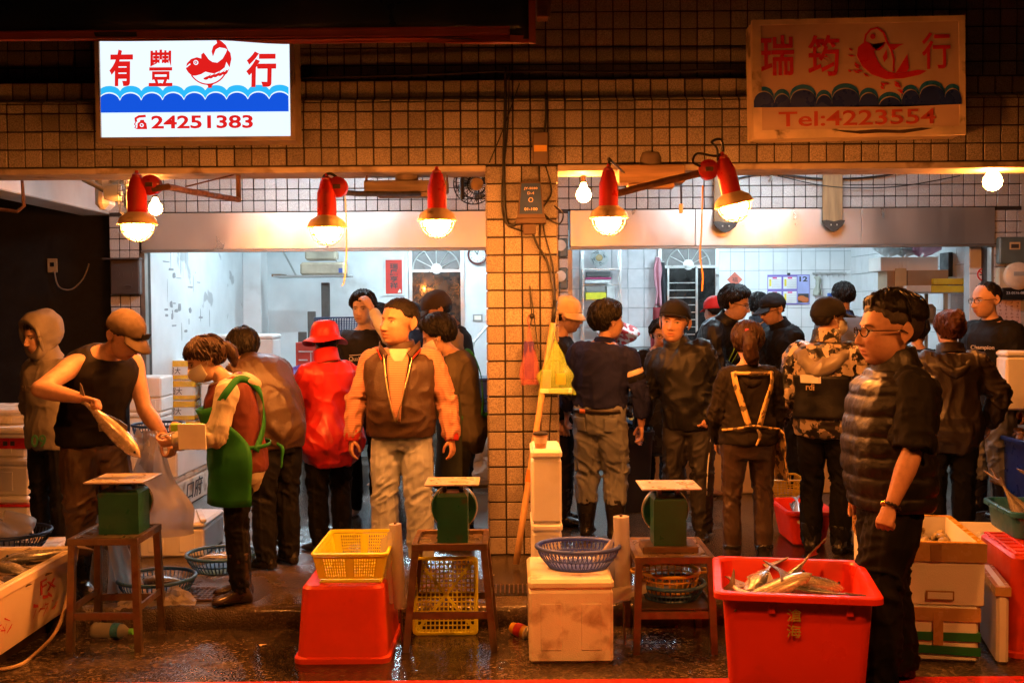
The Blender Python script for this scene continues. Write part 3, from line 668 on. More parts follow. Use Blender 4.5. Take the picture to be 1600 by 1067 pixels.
m_plate = mat('scale_plate_steel', (.60, .52, .40), .34, metal=.35, var=.15, vs=5, dirt=(.35, .22, .10), dm=.60, ds=7)
def film_mat(name, col, tr, rough=.25):
    if name in _MC: return _MC[name]
    m = bpy.data.materials.new(name); m.use_nodes = True; N, L = m.node_tree.nodes, m.node_tree.links
    b = N['Principled BSDF']; b.inputs['Base Color'].default_value = (*col, 1); b.inputs['Roughness'].default_value = rough; b.inputs['Specular IOR Level'].default_value = .6
    tl = N.new('ShaderNodeBsdfTranslucent'); tl.inputs[0].default_value = (*col, 1); tp = N.new('ShaderNodeBsdfTransparent'); tp.inputs[0].default_value = (.97, .97, .97, 1)
    a = N.new('ShaderNodeMixShader'); a.inputs[0].default_value = .35; L.new(b.outputs[0], a.inputs[1]); L.new(tl.outputs[0], a.inputs[2])
    c = N.new('ShaderNodeMixShader'); c.inputs[0].default_value = tr; L.new(a.outputs[0], c.inputs[1]); L.new(tp.outputs[0], c.inputs[2])
    L.new(c.outputs[0], N['Material Output'].inputs[0]); _MC[name] = m; return m
m_film = film_mat('clear_plastic_film', (.72, .66, .56), .42); m_filmw = film_mat('milky_plastic_film', (.74, .68, .58), .15, .35)
m_bagr = film_mat('red_carrier_plastic', (.74, .20, .24), .62); m_bagy = film_mat('yellow_carrier_plastic', (.56, .80, .12), .62)
# ---------------------------------------------------------------- foam boxes
def open_box(b, sx, sy, z0, h, wall, base=.03, taper=0.0, bev=.008):
    """a box open at the top, outer size sx, sy at the rim"""
    o = lambda u, z: [(-sx/2+u, -sy/2+u, z), (sx/2-u, -sy/2+u, z), (sx/2-u, sy/2-u, z), (-sx/2+u, sy/2-u, z)]
    b.loft([o(taper+bev, z0), o(taper, z0+bev), o(0, z0+h-bev), o(bev*.6, z0+h), o(wall-bev*.6, z0+h), o(wall, z0+h-bev), o(wall+taper, z0+base)][::1], cap=True)
def foam_box(label, loc, sx, sy, h, rz=0, lid=True, m=None, lid_h=.045, group='foam boxes', ribs=True, tapes=(), name='foam_box', opened=False, over=.004):
    m = m or m_eps; t = thing(name, label, 'box', loc, rz, group)
    if opened:
        b = MB(); open_box(b, sx, sy, 0, h, .028, .035, .004); fix(b.build('box_body', m, t, 30).data)
    else:
        bh = h-(lid_h if lid else 0); b = MB(); b.box(-sx/2, sx/2, -sy/2, sy/2, 0, bh-.001, .014)
        if ribs:
            for s in (-1, 1): b.box(s*sx*.24-.05, s*sx*.24+.05, -sy/2-.004, -sy/2+.01, bh*.18, bh*.82, .003)
        b.build('box_body', m, t)
        if lid: MB().box(-sx/2-over, sx/2+over, -sy/2-over, sy/2+over, bh, h, .015).build('lid', m, t)
    for (mm, x0, x1, z0, z1) in tapes:
        w = MB(); e = .0075
        w.box(x0 if x0 is not None else -sx/2-e, x1 if x1 is not None else sx/2+e, -sy/2-e, sy/2+e if x0 is None else -sy/2+.01, z0, z1) ; w.build('tape', mm, t)
    return t
# yellow taped stack in the white shop
q = at(279, 560, 4.4); S4 = S(4.4)
for k in range(5):
    t = foam_box(['lowest', 'second lowest', 'middle', 'second highest', 'topmost'][k]+' box of the yellow taped foam stack by the flaking wall', (q.x+random.uniform(-.012, .012), 4.62, k*.212), .315, .42, .21, 0, True, None, .05, 'yellow taped fish boxes', False,
                 tapes=((m_ytape, None, None, .015, .055), (m_ytape, None, None, .145, .206)))
    text('handwriting', '超大', m_ink, t, (-.04, -.2185, .102), 1, .135, .07, rot=(math.pi/2, 0, 0), shear=.1)
    MB().box(-.05, -.012, -.0, .2285, .0, .2085).xf(Matrix.Translation((.16, 0, 0))).build('tape', m_ytape, t)
for k in range(3):
    p = at(219, 640, 3.0)
    foam_box(['lowest', 'middle', 'lidded topmost'][k]+' box of the white foam stack behind the fish holder', (p.x, 3.2, k*.325), .37-.02*(k < 2), .36, .323, 0, True, None, .19 if k == 2 else .05, 'white foam stack', True)
p = at(364, 530, 4.3)
foam_box('white foam box behind the dark haired person in the brown jacket', (p.x, 4.6, .86), .78, .4, .46, 0, True, None, .05)
foam_box('white foam box supporting another behind the brown jacket', (p.x, 4.6, .0), .74, .42, .858, 0, True, None, .05)
# two long boxes behind the large bag
for k in range(2):
    t = foam_box(['long foam box with pen marks under another behind the large clear bag', 'long foam box carrying a dark blue basket'][k], (-2.90+.02*k, 2.0, .268*k), .52, .86, .266, R(-2), True, m_eps_d if k == 0 else m_eps, .05, 'long foam boxes')
    if k == 0: text('handwriting', '口府', m_ink, t, (.2685, .02, .12), 1, .42, .15, rot=(math.pi/2, 0, math.pi/2), shear=.2)
t = foam_box('small foam box with a pale strip lying on it behind the stool', (-2.20, .25, 0), .42, .48, .225, 0, True, m_eps, .04, 'long foam boxes')
t = thing('foam_strip', 'thin foam strip lying on the small box', 'strip', (-2.06, .2, .226), R(20)); MB().box(-.02, .02, -.2, .2, 0, .02, .004).build('strip_body', m_eps, t)
# far left stack
for k, (w, d, h, x) in enumerate(((.62, .75, .36, -3.50), (.60, .70, .25, -3.50), (.56, .6, .20, -3.52))):
    z = (0, .36, .612)[k]
    t = foam_box(['large foam box with a red edge at the bottom of the leftmost pile', 'foam box in the middle of the leftmost pile', 'foam box with red printed tape topping the leftmost pile'][k], (x, .62, z), w, d, h, R(-3), True, None, .05, 'leftmost foam pile')
    if k == 0: MB().box(-w/2-.006, w/2+.006, -d/2-.007, d/2+.006, h-.066, h-.05).build('tape', m_redtape, t)
    if k == 2:
        MB().box(-w/2-.007, w/2+.007, -d/2-.008, d/2+.007, .06, .13).build('tape', m_redtape, t); [MB().box(x, x+.03, -d/2-.0095, -d/2-.008, .08, .11).build('printed_mark', m_ink, t) for x in (.03, .08, .13, .18)]
foam_box('grey foam tray on top of the leftmost pile', (-3.62, .78, .813), .6, .6, .10, 0, True, m_eps_d, .04, 'leftmost foam pile')
# ---------------------------------------------------------------- baskets
def round_basket(label, loc, r, h, m, n=46, rows=2, rb=.72, sy=1.0, group='round plastic baskets', diamond=False, rz=0, loops=False):
    t = thing('round_basket', label, 'basket', loc, rz, group); w = MB()
    rad = lambda u: r*(rb+(1-rb)*math.sin(u*math.pi/2))
    for i in range(n):
        a = 2*math.pi*i/n
        if diamond:
            for s in (1, -1): w.tube([(rad(u)*math.cos(a+s*u*.16), rad(u)*math.sin(a+s*u*.16)*sy, h*u) for u in (0.02, .35, .7, 1)], .0026, 4)
        else: w.tube([(rad(u)*math.cos(a), rad(u)*math.sin(a)*sy, h*u) for u in (0.02, .35, .7, 1)], .0038, 4)
    for k in range(rows):
        u = (k+1)/(rows+1); w.ring((0, 0, h*u), rad(u), .0045, 36, 5, rad(u)*sy)
    o = w.build('lattice', m, t); o['kind'] = 'stuff'
    g = MB(); g.ring((0, 0, h), r+.004, .011, 48, 8, (r+.004)*sy); g.build('rim', m, t, True)
    f = MB(); f.ring((0, 0, .006), r*rb, .008, 40, 6, r*rb*sy)
    f.lathe([(.001, .004), (r*rb, .004), (r*rb, .012), (.001, .012)], 36, sy=sy); f.build('base', m, t, 40)
    if loops:
        for s in (-1, 1): MB().tube([(s*(r+.004), -.05, h), (s*(r+.05), -.03, h), (s*(r+.05), .03, h), (s*(r+.004), .05, h)], .008, 6).build('handle', m, t, True)
    return t
def sheetfilm(name, m, parent, f, nu=22, nv=22, smooth=True):
    rows = [[f(i/nu, j/nv) for j in range(nv+1)] for i in range(nu+1)]; return MB().loft(rows, cap=False, closed=False).build(name, m, parent, smooth)
rn = lambda x, y, z=0.0, s=0: float(vnoise(np.array([[x, y, z]]), s)[0])
# ---------------------------------------------------------------- fish
def _fishcol(H, c):
    sep = H['N'].new('ShaderNodeSeparateXYZ'); H['L'].new(H['tc'].outputs['Object'], sep.inputs[0])
    k = H['mixc'](H['mr'](sep.outputs[2], -.02, .045, 0, 1), (.62, .55, .46), (.10, .105, .105))
    w = H['N'].new('ShaderNodeTexWave'); w.bands_direction = 'Z'; w.inputs['Scale'].default_value = 28; w.inputs['Distortion'].default_value = .6; H['L'].new(H['tc'].outputs['Object'], w.inputs[0])
    return H['mixc'](H['mr'](w.outputs[1], .55, .9, 0, .35), k, (.06, .06, .06))
m_fish = mat('striped_fish_skin', rough=.22, var=.12, vs=25, spec=.7, metal=.25, bump=.12, bs=240, fn=_fishcol, coat=.5)
def _fishcol2(H, c):
    sep = H['N'].new('ShaderNodeSeparateXYZ'); H['L'].new(H['tc'].outputs['Object'], sep.inputs[0])
    return H['mixc'](H['mr'](sep.outputs[2], -.01, .05, 0, 1), (.62, .60, .56), (.085, .085, .08))
m_fish2 = mat('silver_fish_skin', rough=.2, var=.15, vs=25, spec=.7, metal=.35, bump=.12, bs=260, fn=_fishcol2, coat=.5)
m_fin = mat('fish_fin', (.16, .12, .085), .35, var=.25, vs=30, bump=.4, bs=90, stretch=(1, 1, 4))
m_eye = mat('fish_eye', (.01, .01, .01), .05)
def fish_meshes(L, H, W_, tail=1.0, mo=0.0):
    prof = [(0, .02), (.03, .22), (.08, .52), (.16, .80), (.28, .97), (.40, 1.0), (.55, .88), (.70, .60), (.82, .34), (.90, .24), (.95, .26)]
    rings = []
    for u, k in prof:
        bend = mo*((u-.3)**2 if u > .3 else 0)
        rings.append([(L*(u-.45), W_*k*math.cos(a)*(1 if u < .8 else .6)+bend*L, H*(k*math.sin(a)+.05*k)) for a in [2*math.pi*i/14 for i in range(14)]])
    body = MB().loft(rings).mesh(m_fish, 60, 'body')
    tb = mo*.42*L; x0 = L*(.95-.45)
    tl = MB(); T = H*tail
    pts = [(x0-.02*L, .24*H), (x0+.06*L, .7*T), (x0+.16*L, 1.35*T), (x0+.20*L, 1.45*T), (x0+.13*L, .55*T), (x0+.10*L, 0), (x0+.13*L, -.55*T), (x0+.20*L, -1.35*T), (x0+.16*L, -1.25*T), (x0+.06*L, -.65*T), (x0-.02*L, -.24*H)]
    tl.poly(pts, tb+.0025, .005); tail_ = fix(tl.mesh(m_fin, name='tail'))
    d = MB(); d.poly([(-.12*L, .9*H), (-.06*L, 1.5*H), (.04*L, 1.35*H), (.16*L, .95*H), (.2*L, .78*H), (0, .85*H)], .002, .004)
    d.poly([(.1*L, -.8*H), (.14*L, -1.25*H), (.22*L, -.7*H)], .002, .004); dors = fix(d.mesh(m_fin, name='fin'))
    eye = [MB().sphere((-.36*L, s*W_*.62, .22*H), .017*L, 8, 6).mesh(m_eye, True, 'eye') for s in (-1, 1)]
    pec = [MB().add([(-.2*L, s*W_*.93, -.1*H), (-.08*L, s*(W_+.03*L), -.45*H), (-.05*L, s*(W_+.02*L), -.2*H)], [(0, 1, 2)]).mesh(m_fin, name='side_fin') for s in (-1, 1)]
    return body, tail_, dors, *eye, *pec
FM = {'bass': fish_meshes(.42, .058, .038, 1.2, .25), 'mid': fish_meshes(.32, .052, .03, 1.0, -.2), 'long': fish_meshes(.46, .05, .034, .8, 0.06)}
def fish(label, loc, rot, kind='mid', sc=1.0, m=None, group=None, tail_only=False):
    t = thing('fish', label, 'fish', loc, group=group, rot=rot); t.scale = (sc,)*3
    for nm, me in zip(('body', 'tail', 'fin', 'eye', 'eye', 'side_fin', 'side_fin'), FM[kind]):
        if nm == 'body' and m:
            me = me.copy(); me.materials[0] = m
        link(nm, me, t)
    return t
# ---------------------------------------------------------------- stools and scales
def stool(label, cx, yf, w, d, ztop, splay=0.0, tray=False, shelf=.16, back=.0):
    H = ztop-STREET; t = thing('steel_stool', label, 'stool', (cx, yf+d/2, STREET), group='steel stools'); a = .017
    def zb(y): return 0.0 if y+yf+d/2 < KERB_Y+.03 else -STREET
    for sx in (-1, 1):
        for sy in (-1, 1):
            b = MB(); x0, y0 = sx*(w/2+splay), sy*(d/2+splay*.4); x1, y1 = sx*(w/2-.0), sy*(d/2-.0); z0 = zb(y0)
            R0 = [(x0-a, y0-a, z0), (x0+a, y0-a, z0), (x0+a, y0+a, z0), (x0-a, y0+a, z0)]; R1 = [(x1-a-sx*a, y1-a-sy*a, H-.003), (x1+a-sx*a, y1-a-sy*a, H-.003), (x1+a-sx*a, y1+a-sy*a, H-.003), (x1-a-sx*a, y1+a-sy*a, H-.003)]
            b.loft([R0, R1]); b.build('leg', m_irn, t)
    def lvl(z): u = 1-z/H; return w/2+splay*u-.012*(1-u), d/2+splay*.4*u-.012*(1-u)
    z = shelf+.02; X, Y = lvl(z)
    for sy in (-1, 1): MB().box(-X, X, sy*Y-.006, sy*Y+.006, z-.018, z+.018).build('stretcher', m_irn, t)
    z2 = shelf+.055; X, Y = lvl(z2)
    for sx in (-1, 1): MB().box(sx*X-.006, sx*X+.006, -Y, Y, z2-.016, z2+.016).build('stretcher', m_irn, t)
    s = MB(); s.box(-w/2-.004, w/2+.004, -d/2-.004, -d/2+.022, H-.034, H, .002); s.box(-w/2-.004, w/2+.004, d/2-.022, d/2+.004, H-.034, H, .002); s.box(-w/2-.004, -w/2+.022, -d/2+.0225, d/2-.0225, H-.034, H, .002); s.box(w/2-.022, w/2+.004, -d/2+.0225, d/2-.0225, H-.034, H, .002); s.build('seat_frame', m_irn, t)
    MB().box(-w/2+.004, w/2-.004, -d/2+.004, d/2-.004, H-.012 if not tray else H-.026, H-.006 if not tray else H-.022).build('seat_sheet', m_seat, t)
    return t
def scale(label, loc, bw, bh, bd, dial, pw, pd, rz=0, base=False):
    t = thing('market_scale', label, 'scale', loc, rz, 'green market scales'); z0 = 0
    if base:
        MB().box(-bw*.85, bw*.85, -bd*.62, bd*.62, 0, .035, .004).build('base_tray', m_irn, t); z0 = .036
    b = MB(); o = lambda x, y, z: [(-x, -y, z), (x, -y, z), (x, y, z), (-x, y, z)]
    b.loft([o(bw/2, bd/2, z0), o(bw/2, bd/2, z0+bh*.93), o(bw/2-.012, bd/2-.012, z0+bh)]); b.build('body', m_green, t)
    MB().lathe([(.001, -bd/2-.055), (dial*.96, -bd/2-.055), (dial, -bd/2-.05), (dial, -bd/2-.006), (dial*.97, -bd/2-.001), (.001, -bd/2-.001)], 40, (0, 0, z0+bh*.60), 'Y').build('dial_housing', m_green, t, 40)
    MB().lathe([(.001, -bd/2-.062), (dial*.9, -bd/2-.062), (dial*.9, -bd/2-.056), (.001, -bd/2-.056)], 36, (0, 0, z0+bh*.60), 'Y').build('dial_face', mat('dial_white', (.7, .68, .6), .3), t, 40)
    g = MB(); g.ring((0, bd/2+.028, z0+bh*.60), dial, .006, 40, 6, axis='Y'); g.build('dial_rim', mat('dial_rim_metal', (.55, .5, .4), .3, metal=.8), t, True)
    for s in (-1, 1): MB().box(s*bw*.28-.01, s*bw*.28+.01, -.02, .02, z0+bh, z0+bh+.035).build('stem', mat('rail_metal'), t)
    MB().box(-bw*.35, bw*.35, -.03, .03, z0+bh+.032, z0+bh+.042).build('cross_bar', mat('rail_metal'), t)
    p = MB(); x, y, zt = pw/2, pd/2, z0+bh+.043
    p.loft([o(x-.004, y-.004, zt+.001), o(x, y, zt+.005), o(x, y, zt+.009), o(x-.006, y-.006, zt+.0105), o(x-.02, y-.02, zt+.007)]); p.build('weighing_plate', m_plate, t)
    for sx in (-1, 1):
        for sy in (-1, 1): MB().lathe([(.001, 0), (.008, 0), (.006, .004), (.001, .005)], 8, (sx*pw*.28, sy*pd*.25, zt+.0075)).build('screw', m_plate, t)
    return t
stool('rusty steel stool beside the plastic bottle', -2.057, -1.53, .345, .37, .452)
scale('green market scale with a wet plate in front of the tank top man', (-2.02, -1.32, .447), .205, .225, .17, .108, .30, .31)
stool('splayed brown stool with an orange stained tray seat', -.32, -1.55, .37, .36, .417, .035, True)
scale('green market scale below the brown vest man', (-.31, -1.36, .395), .155, .255, .16, .118, .275, .25)
stool('pale steel stool with a lower shelf of baskets', .795, -1.62, .385, .46, .360, .0, False, .17)
scale('green market scale on a wooden base left of the large red tub', (.79, -1.42, .352), .165, .245, .15, .118, .30, .28, 0, True)
# baskets under the third stool
MB_ = thing('stool_shelf', 'wire shelf carrying baskets under the pale stool', 'shelf', (.80, -1.39, .09)); MB().box(-.18, .18, -.2, .2, 0, .006).build('shelf_plate', m_irn, MB_)
round_basket('blue round basket under the orange basket on the stool shelf', (.81, -1.38, .098), .165, .075, m_teal, 40, 1, .78)
round_basket('orange lattice basket nested on a blue one below the scale', (.80, -1.38, .135), .150, .10, m_ora, 26, 2, .8, loops=True)
# ---------------------------------------------------------------- orange tub upside down with yellow basket
def tub(label, loc, sx, sy, h, m, rz=0, inverted=False, taper=.05, rim=.022, ribs=0, name='plastic_tub', lat=None):
    t = thing(name, label, 'tub', loc, rz); b = MB(); o = lambda u, z, r=.05: _rr(sx/2-u, sy/2-u, r, z)
    if not inverted: b.loft([o(taper+.012, 0), o(taper, .012), o(.008, h-.035), o(-.002, h-.03), o(-rim, h-.028), o(-rim, h-.006), o(-rim+.006, h), o(.004, h), o(.012, h-.01), o(taper+.012, .014)])
    else: b.loft([o(-.004, 0), o(-rim, 0), o(-rim, .024), o(-.004, .028), o(0, .03), o(taper, h-.014), o(taper+.014, h)][::1])
    ob = b.build('shell', m, t, 35); fix(ob.data); return t
def _rr(hx, hy, r, z, n=5):
    pts = []
    for cx, cy, a0 in ((hx-r, hy-r, 0), (-hx+r, hy-r, 90), (-hx+r, -hy+r, 180), (hx-r, -hy+r, 270)):
        pts += [(cx+r*math.cos(R(a0+90*i/n)), cy+r*math.sin(R(a0+90*i/n)), z) for i in range(n+1)]
    return pts
t = tub('upturned orange red tub carrying a yellow basket', (-.835, -1.43, STREET), .44, .60, .368, m_redp2, 0, True, .022, .014)
MB().box(-.10, .10, -.300, -.296, .07, .30, .002).xf(Matrix.Translation((0, -.002+.018, 0)) @ Matrix.Rotation(R(5.3), 4, 'X').inverted() @ Matrix.Translation((0, 0, 0)) if False else Matrix.Identity(4)).build('moulded_panel', m_redp2, t) if False else None
def lattice_crate(label, loc, sx, sy, h, m, rz=0, taper=.02, rot=None, name='lattice_basket', nwx=9, nwy=12, nz=6, panels=True, floor=True):
    t = thing(name, label, 'basket', loc, rz, rot=rot); fr = MB(); w = MB(); th = .004
    o = lambda u, z: _rr(sx/2-u, sy/2-u, .025, z, 3)
    fr.loft([o(-.010, h-.016), o(-.012, h-.004), o(-.008, h), o(.002, h), o(.004, h-.016), o(-.010, h-.016)], cap=False); fr.build('rim', m, t, 40)
    f2 = MB(); f2.loft([o(taper, .002), o(taper-.003, .018), o(taper+.004, .018), o(taper+.004, .004), o(taper, .002)], cap=False); f2.build('base_frame', m, t, 40)
    def side(p0, p1, q0, q1, n, solid):
        P = lambda u, v: tuple((1-v)*((1-u)*p0[i]+u*p1[i])+v*((1-u)*q0[i]+u*q1[i]) for i in range(3))
        def bar(u0, v0, u1, v1):
            a_, b_, c_, d_ = P(u0, v0), P(u1, v0), P(u1, v1), P(u0, v1); nx, ny = (p1[1]-p0[1]), -(p1[0]-p0[0]); l = math.hypot(nx, ny); nx, ny = nx/l*th/2, ny/l*th/2
            w.add([(q[0]+nx, q[1]+ny, q[2]) for q in (a_, b_, c_, d_)]+[(q[0]-nx, q[1]-ny, q[2]) for q in (a_, b_, c_, d_)], [(0, 1, 2, 3), (7, 6, 5, 4), (0, 4, 5, 1), (1, 5, 6, 2), (2, 6, 7, 3), (3, 7, 4, 0)])
        if solid:
            for (s0, s1) in ((0, .12), (.44, .56), (.88, 1)): bar(s0, .1, s1, .93)
            for (s0, s1) in ((.12, .44), (.56, .88)):
                bar(s0, .1, s1, .18); bar(s0, .86, s1, .93)
                for k in range(n+1): u = s0+(s1-s0)*k/n; bar(u-.0095, .18, u+.0095, .86)
                for k in range(1, nz): v = .18+.68*k/nz; bar(s0, v-.022, s1, v+.022)
        else:
            for k in range(2*n+1): u = k/(2*n); bar(max(0, u-.008), .02, min(1, u+.008), .95)
            for k in range(1, nz+1): v = .95*k/(nz+1); bar(0, v-.02, 1, v+.02)
    a, c = sx/2-taper, sy/2-taper; A, C = sx/2, sy/2
    side((-a, -c, .01), (a, -c, .01), (-A, -C, h-.01), (A, -C, h-.01), nwx, panels); side((a, c, .01), (-a, c, .01), (A, C, h-.01), (-A, C, h-.01), nwx, panels)
    side((a, -c, .01), (a, c, .01), (A, -C, h-.01), (A, C, h-.01), nwy, panels); side((-a, c, .01), (-a, -c, .01), (-A, C, h-.01), (-A, -C, h-.01), nwy, panels)
    k = w.build('lattice', m, t); k['kind'] = 'stuff'
    if floor:
        g = MB(); n1, n2 = int(sx/.024), int(sy/.024)
        for i in range(n1+1): x = -a+2*a*i/n1; g.box(x-.0035, x+.0035, -c, c, .001, .006)
        for i in range(n2+1): y = -c+2*c*i/n2; g.box(-a, a, y-.0035, y+.0035, .0065, .010)
        for s in (-1, 1): g.add([(-a, -s*c-.012, .0125), (-a, -s*c+.012, .0125), (a, s*c+.012, .0125), (a, s*c-.012, .0125)], [(0, 1, 2, 3)])
        k = g.build('floor_lattice', m, t); k['kind'] = 'stuff'
    return t
lattice_crate('yellow slotted basket on the upturned red tub', (-.80, -1.40, .250), .355, .56, .155, m_yel, 0, .028)
lattice_crate('yellow lattice tray standing on edge under the splayed stool', (-.36, -1.20, .070), .32, .38, .07, m_yel, 0, .008, rot=(R(80), 0, 0), panels=False, nz=2)
# rolls of bags
def roll(label, x, y, z0, r, h, tilt, flapf):
    t = thing('plastic_bag_roll', label, 'bag roll', (x, y, z0), rot=(0, tilt, 0))
    MB().lathe([(.012, 0), (r, 0), (r, h), (.012, h), (.010, h-.004), (.010, .004)], 24).build('rolled_film', m_filmw, t, 40)
    MB().tube([(0, 0, STREET-z0+.002), (0, 0, h+.01)], .007, 8).build('holder_rod', m_irn, t)
    for k, f in enumerate(flapf): sheetfilm('loose_film', m_film, t, f, 14, 16)
def flap1(u, v): return (-.02-.07*v*(1-.25*u)+.006*math.sin(9*v+3*u), .03*math.sin(5*u+2*v)-.035*v, .40*u*(.95-.12*v)+.02)
roll('white plastic bag roll left of the splayed stool', -.572, -1.50, .085, .031, .425, R(-3), [flap1])
def flap2(u, v): return (-.02-.16*v*max(0, min(1, (1.5-2*abs(u-.45)))), .05+.03*math.sin(4*u+3*v), .02+.36*u*(1-.42*v)+.01*math.sin(11*v))
def flap3(u, v): return (-.06+.17*u, -.045-.02*math.sin(3*u+v*4)-.03*v, .02-.08*v*(1-.4*u)+.03*u+.05)
roll('white plastic bag roll standing left of the pale stool', .555, -1.48, .115, .040, .42, R(-1.5), [flap2, flap3])
# ---------------------------------------------------------------- foam boxes by the pillar
t = foam_box('worn cream foam box carrying a blue oval basket', (.275, -1.51, STREET), .405, .50, .405, R(0), True, m_eps_d, .05, 'front foam boxes', True)
round_basket('blue oval slotted basket on the worn foam box', (.325, -1.50, .287), .205, .105, m_blue, 54, 1, .70, .82, diamond=True)
for k in range(2): foam_box(['lower', 'upper'][k]+' narrow white foam box standing on end beside the pillar', (.185, -.78, .405*k), .165, .42, .403, 0, True, m_eps, .05, 'narrow foam boxes', False)
t = thing('coffee_cup', 'takeaway coffee cup with a dark lid on the foam boxes', 'cup', (.155, -.9, .81))
MB().lathe([(.001, 0), (.030, 0), (.039, .075), (.001, .075)], 20).build('cup_body', mat('printed_paper_cup', (.62, .36, .18), .5, var=.3, vs=30), t, 40)
MB().lathe([(.001, .090), (.034, .090), (.037, .084), (.042, .082), (.042, .074), (.001, .074)], 20).build('lid', m_cable, t, 40)
MB().lathe([(.0345, .026), (.0385, .062)], 14).build('label_band', mat('cup_label', (.75, .6, .42), .5), t, 40)
t = thing('paper_cup', 'yellow and red paper cup lying on the wet street', 'cup', gnd(800, 990, STREET)+Vector((0, 0, .036)), rot=(R(98), 0, R(52)))
MB().lathe([(.001, 0), (.027, 0), (.037, .10), (.001, .10)], 20).build('cup_body', mat('yellow_cup', (.75, .42, .03), .45), t, 40)
MB().lathe([(.0345, .03), (.0375, .075)], 20).build('label_band', mat('red_cup_label', (.55, .03, .03), .45), t, 40)
MB().lathe([(.040, .098), (.040, .106), (.034, .108), (.033, .116), (.001, .116)], 20).build('lid', mat('white_lid', (.8, .74, .62), .4), t, 40)
# ---------------------------------------------------------------- large red tub with fish
q = gnd(1252, 931, .455); TX, TY = 1.175, -2.38
t = tub('large glossy red tub full of fish next to the puffer vest man', (TX, TY, STREET), .60, .60, .575, m_redp, R(-10), False, .045, .028)
for x in (-.10, .20): MB().box(x-.014, x+.014, -.300, -.285, .49, .543, .003).build('rib', m_redp, t)
m_gold = mat('gold_ink', (.42, .30, .05), .45)
for ch, z in (('滄', .490), ('海', .425)): text('gold_character', ch, m_gold, t, (-.015, -.2995+(.485-z)*.085, z), 1, .055, .050, rot=(R(85), 0, 0))
RB = Matrix.Rotation(R(-10), 4, 'Z')
def intub(x, y, z): v = RB @ Vector((x, y, 0)); return (TX+v.x, TY+v.y, STREET+z)
fl = [((-.06, -.12, .55), (R(80), R(18), R(-165)), 'bass', .85, 'striped fish with its tail up at the left rim of the large tub'), ((-.04, .0, .525), (R(50), R(-28), R(20)), 'bass', .9, 'fish with its forked tail raised highest in the large tub'), ((.04, -.10, .53), (R(70), R(10), R(-15)), 'bass', .8, 'striped fish lying belly up in the middle of the large tub'),
      ((.12, -.13, .50), (R(80), R(-12), R(10)), 'mid', .9, 'fish showing only its tail at the right of the large tub'), ((.10, .04, .53), (R(70), R(-12), R(200)), 'bass', .8, 'fish lying across the back of the large tub'), ((-.14, .10, .52), (R(75), R(-20), R(60)), 'mid', 1.0, 'fish pointing away at the back left of the large tub'), ((-.18, -.17, .50), (R(30), R(-20), R(120)), 'mid', .8, 'small fish tucked in the near left corner of the large tub'), ((.02, .10, .46), (R(85), 0, R(170)), 'bass', 1.0, 'fish half hidden at the back of the large tub'), ((.0, -.19, .48), (R(85), 0, R(5)), 'bass', .8, 'fish under the others against the near wall of the large tub')]
for p_, r_, k_, s_c, lb in fl: fish(lb, intub(*p_), r_, k_, s_c, None, 'fish in the large red tub')
MB().box(-.25, .25, -.25, .25, .28, .42).build('ice_bed', mat('wet_crushed_ice', (.28, .22, .2), .3, bump=.6, bs=60), t)
# ---------------------------------------------------------------- boxes at the right edge
BX, BY = 2.06, -1.44
t = foam_box('closed foam box with green stripes under the box of shellfish', (BX-.02, BY, STREET), .46, .66, .268, R(-9), True, m_eps, .05, 'boxes by the puffer vest man', False, tapes=((m_tape, None, None, .20, .262),))
MB().box(-.237, .237, -.338, .338, .105, .145).build('green_stripe', mat('green_print', (.01, .16, .05), .4), t); 
b = MB(); b.add([(-.237, -.3385, .05), (.237, -.3385, .035), (.237, -.3385, .078), (-.237, -.3385, .088)], [(0, 1, 2, 3)]); b.build('green_stripe', mat('green_print'), t)
MB().box(.02, .065, -.3425, -.33, .085, .245).build('tape', m_tape, t)
t = foam_box('open foam box edged with brown tape holding shellfish', (BX-.01, BY+.02, .150), .50, .70, .305, R(-9), False, m_eps, .05, 'boxes by the puffer vest man', False, opened=True)
w = MB(); 
for a_ in ((-.2565, .2565, -.3565, -.349), (-.2565, .2565, .349, .3565)): w.box(a_[0], a_[1], a_[2], a_[3], .215, .304)
for a_ in ((-.2565, -.249), (.249, .2565)): w.box(a_[0], a_[1], -.349, .349, .215, .304)
w.build('tape', m_tape, t); MB().box(-.255, .255, -.3555, .3555, .3065, .3075).build('tape', m_ytape, t) if False else None
w = MB()
for a_ in ((-.252, .252, -.352, -.322), (-.252, .252, .322, .352), (-.252, -.222, -.322, .322), (.222, .252, -.322, .322)): w.box(*a_, .3052, .3068)
w.build('rim_tape', m_ytape, t)
MB().box(.0, .05, -.3605, -.352, .215, .30).build('tape', mat('dark_tape', (.30, .16, .06), .3), t); MB().box(-.02, .11, -.3585, -.352, .03, .075, .002).build('tape_patch', mat('dark_tape'), t) ; MB().box(-.012, .102, -.3592, -.3586, .036, .069).build('patch_centre', m_eps, t)
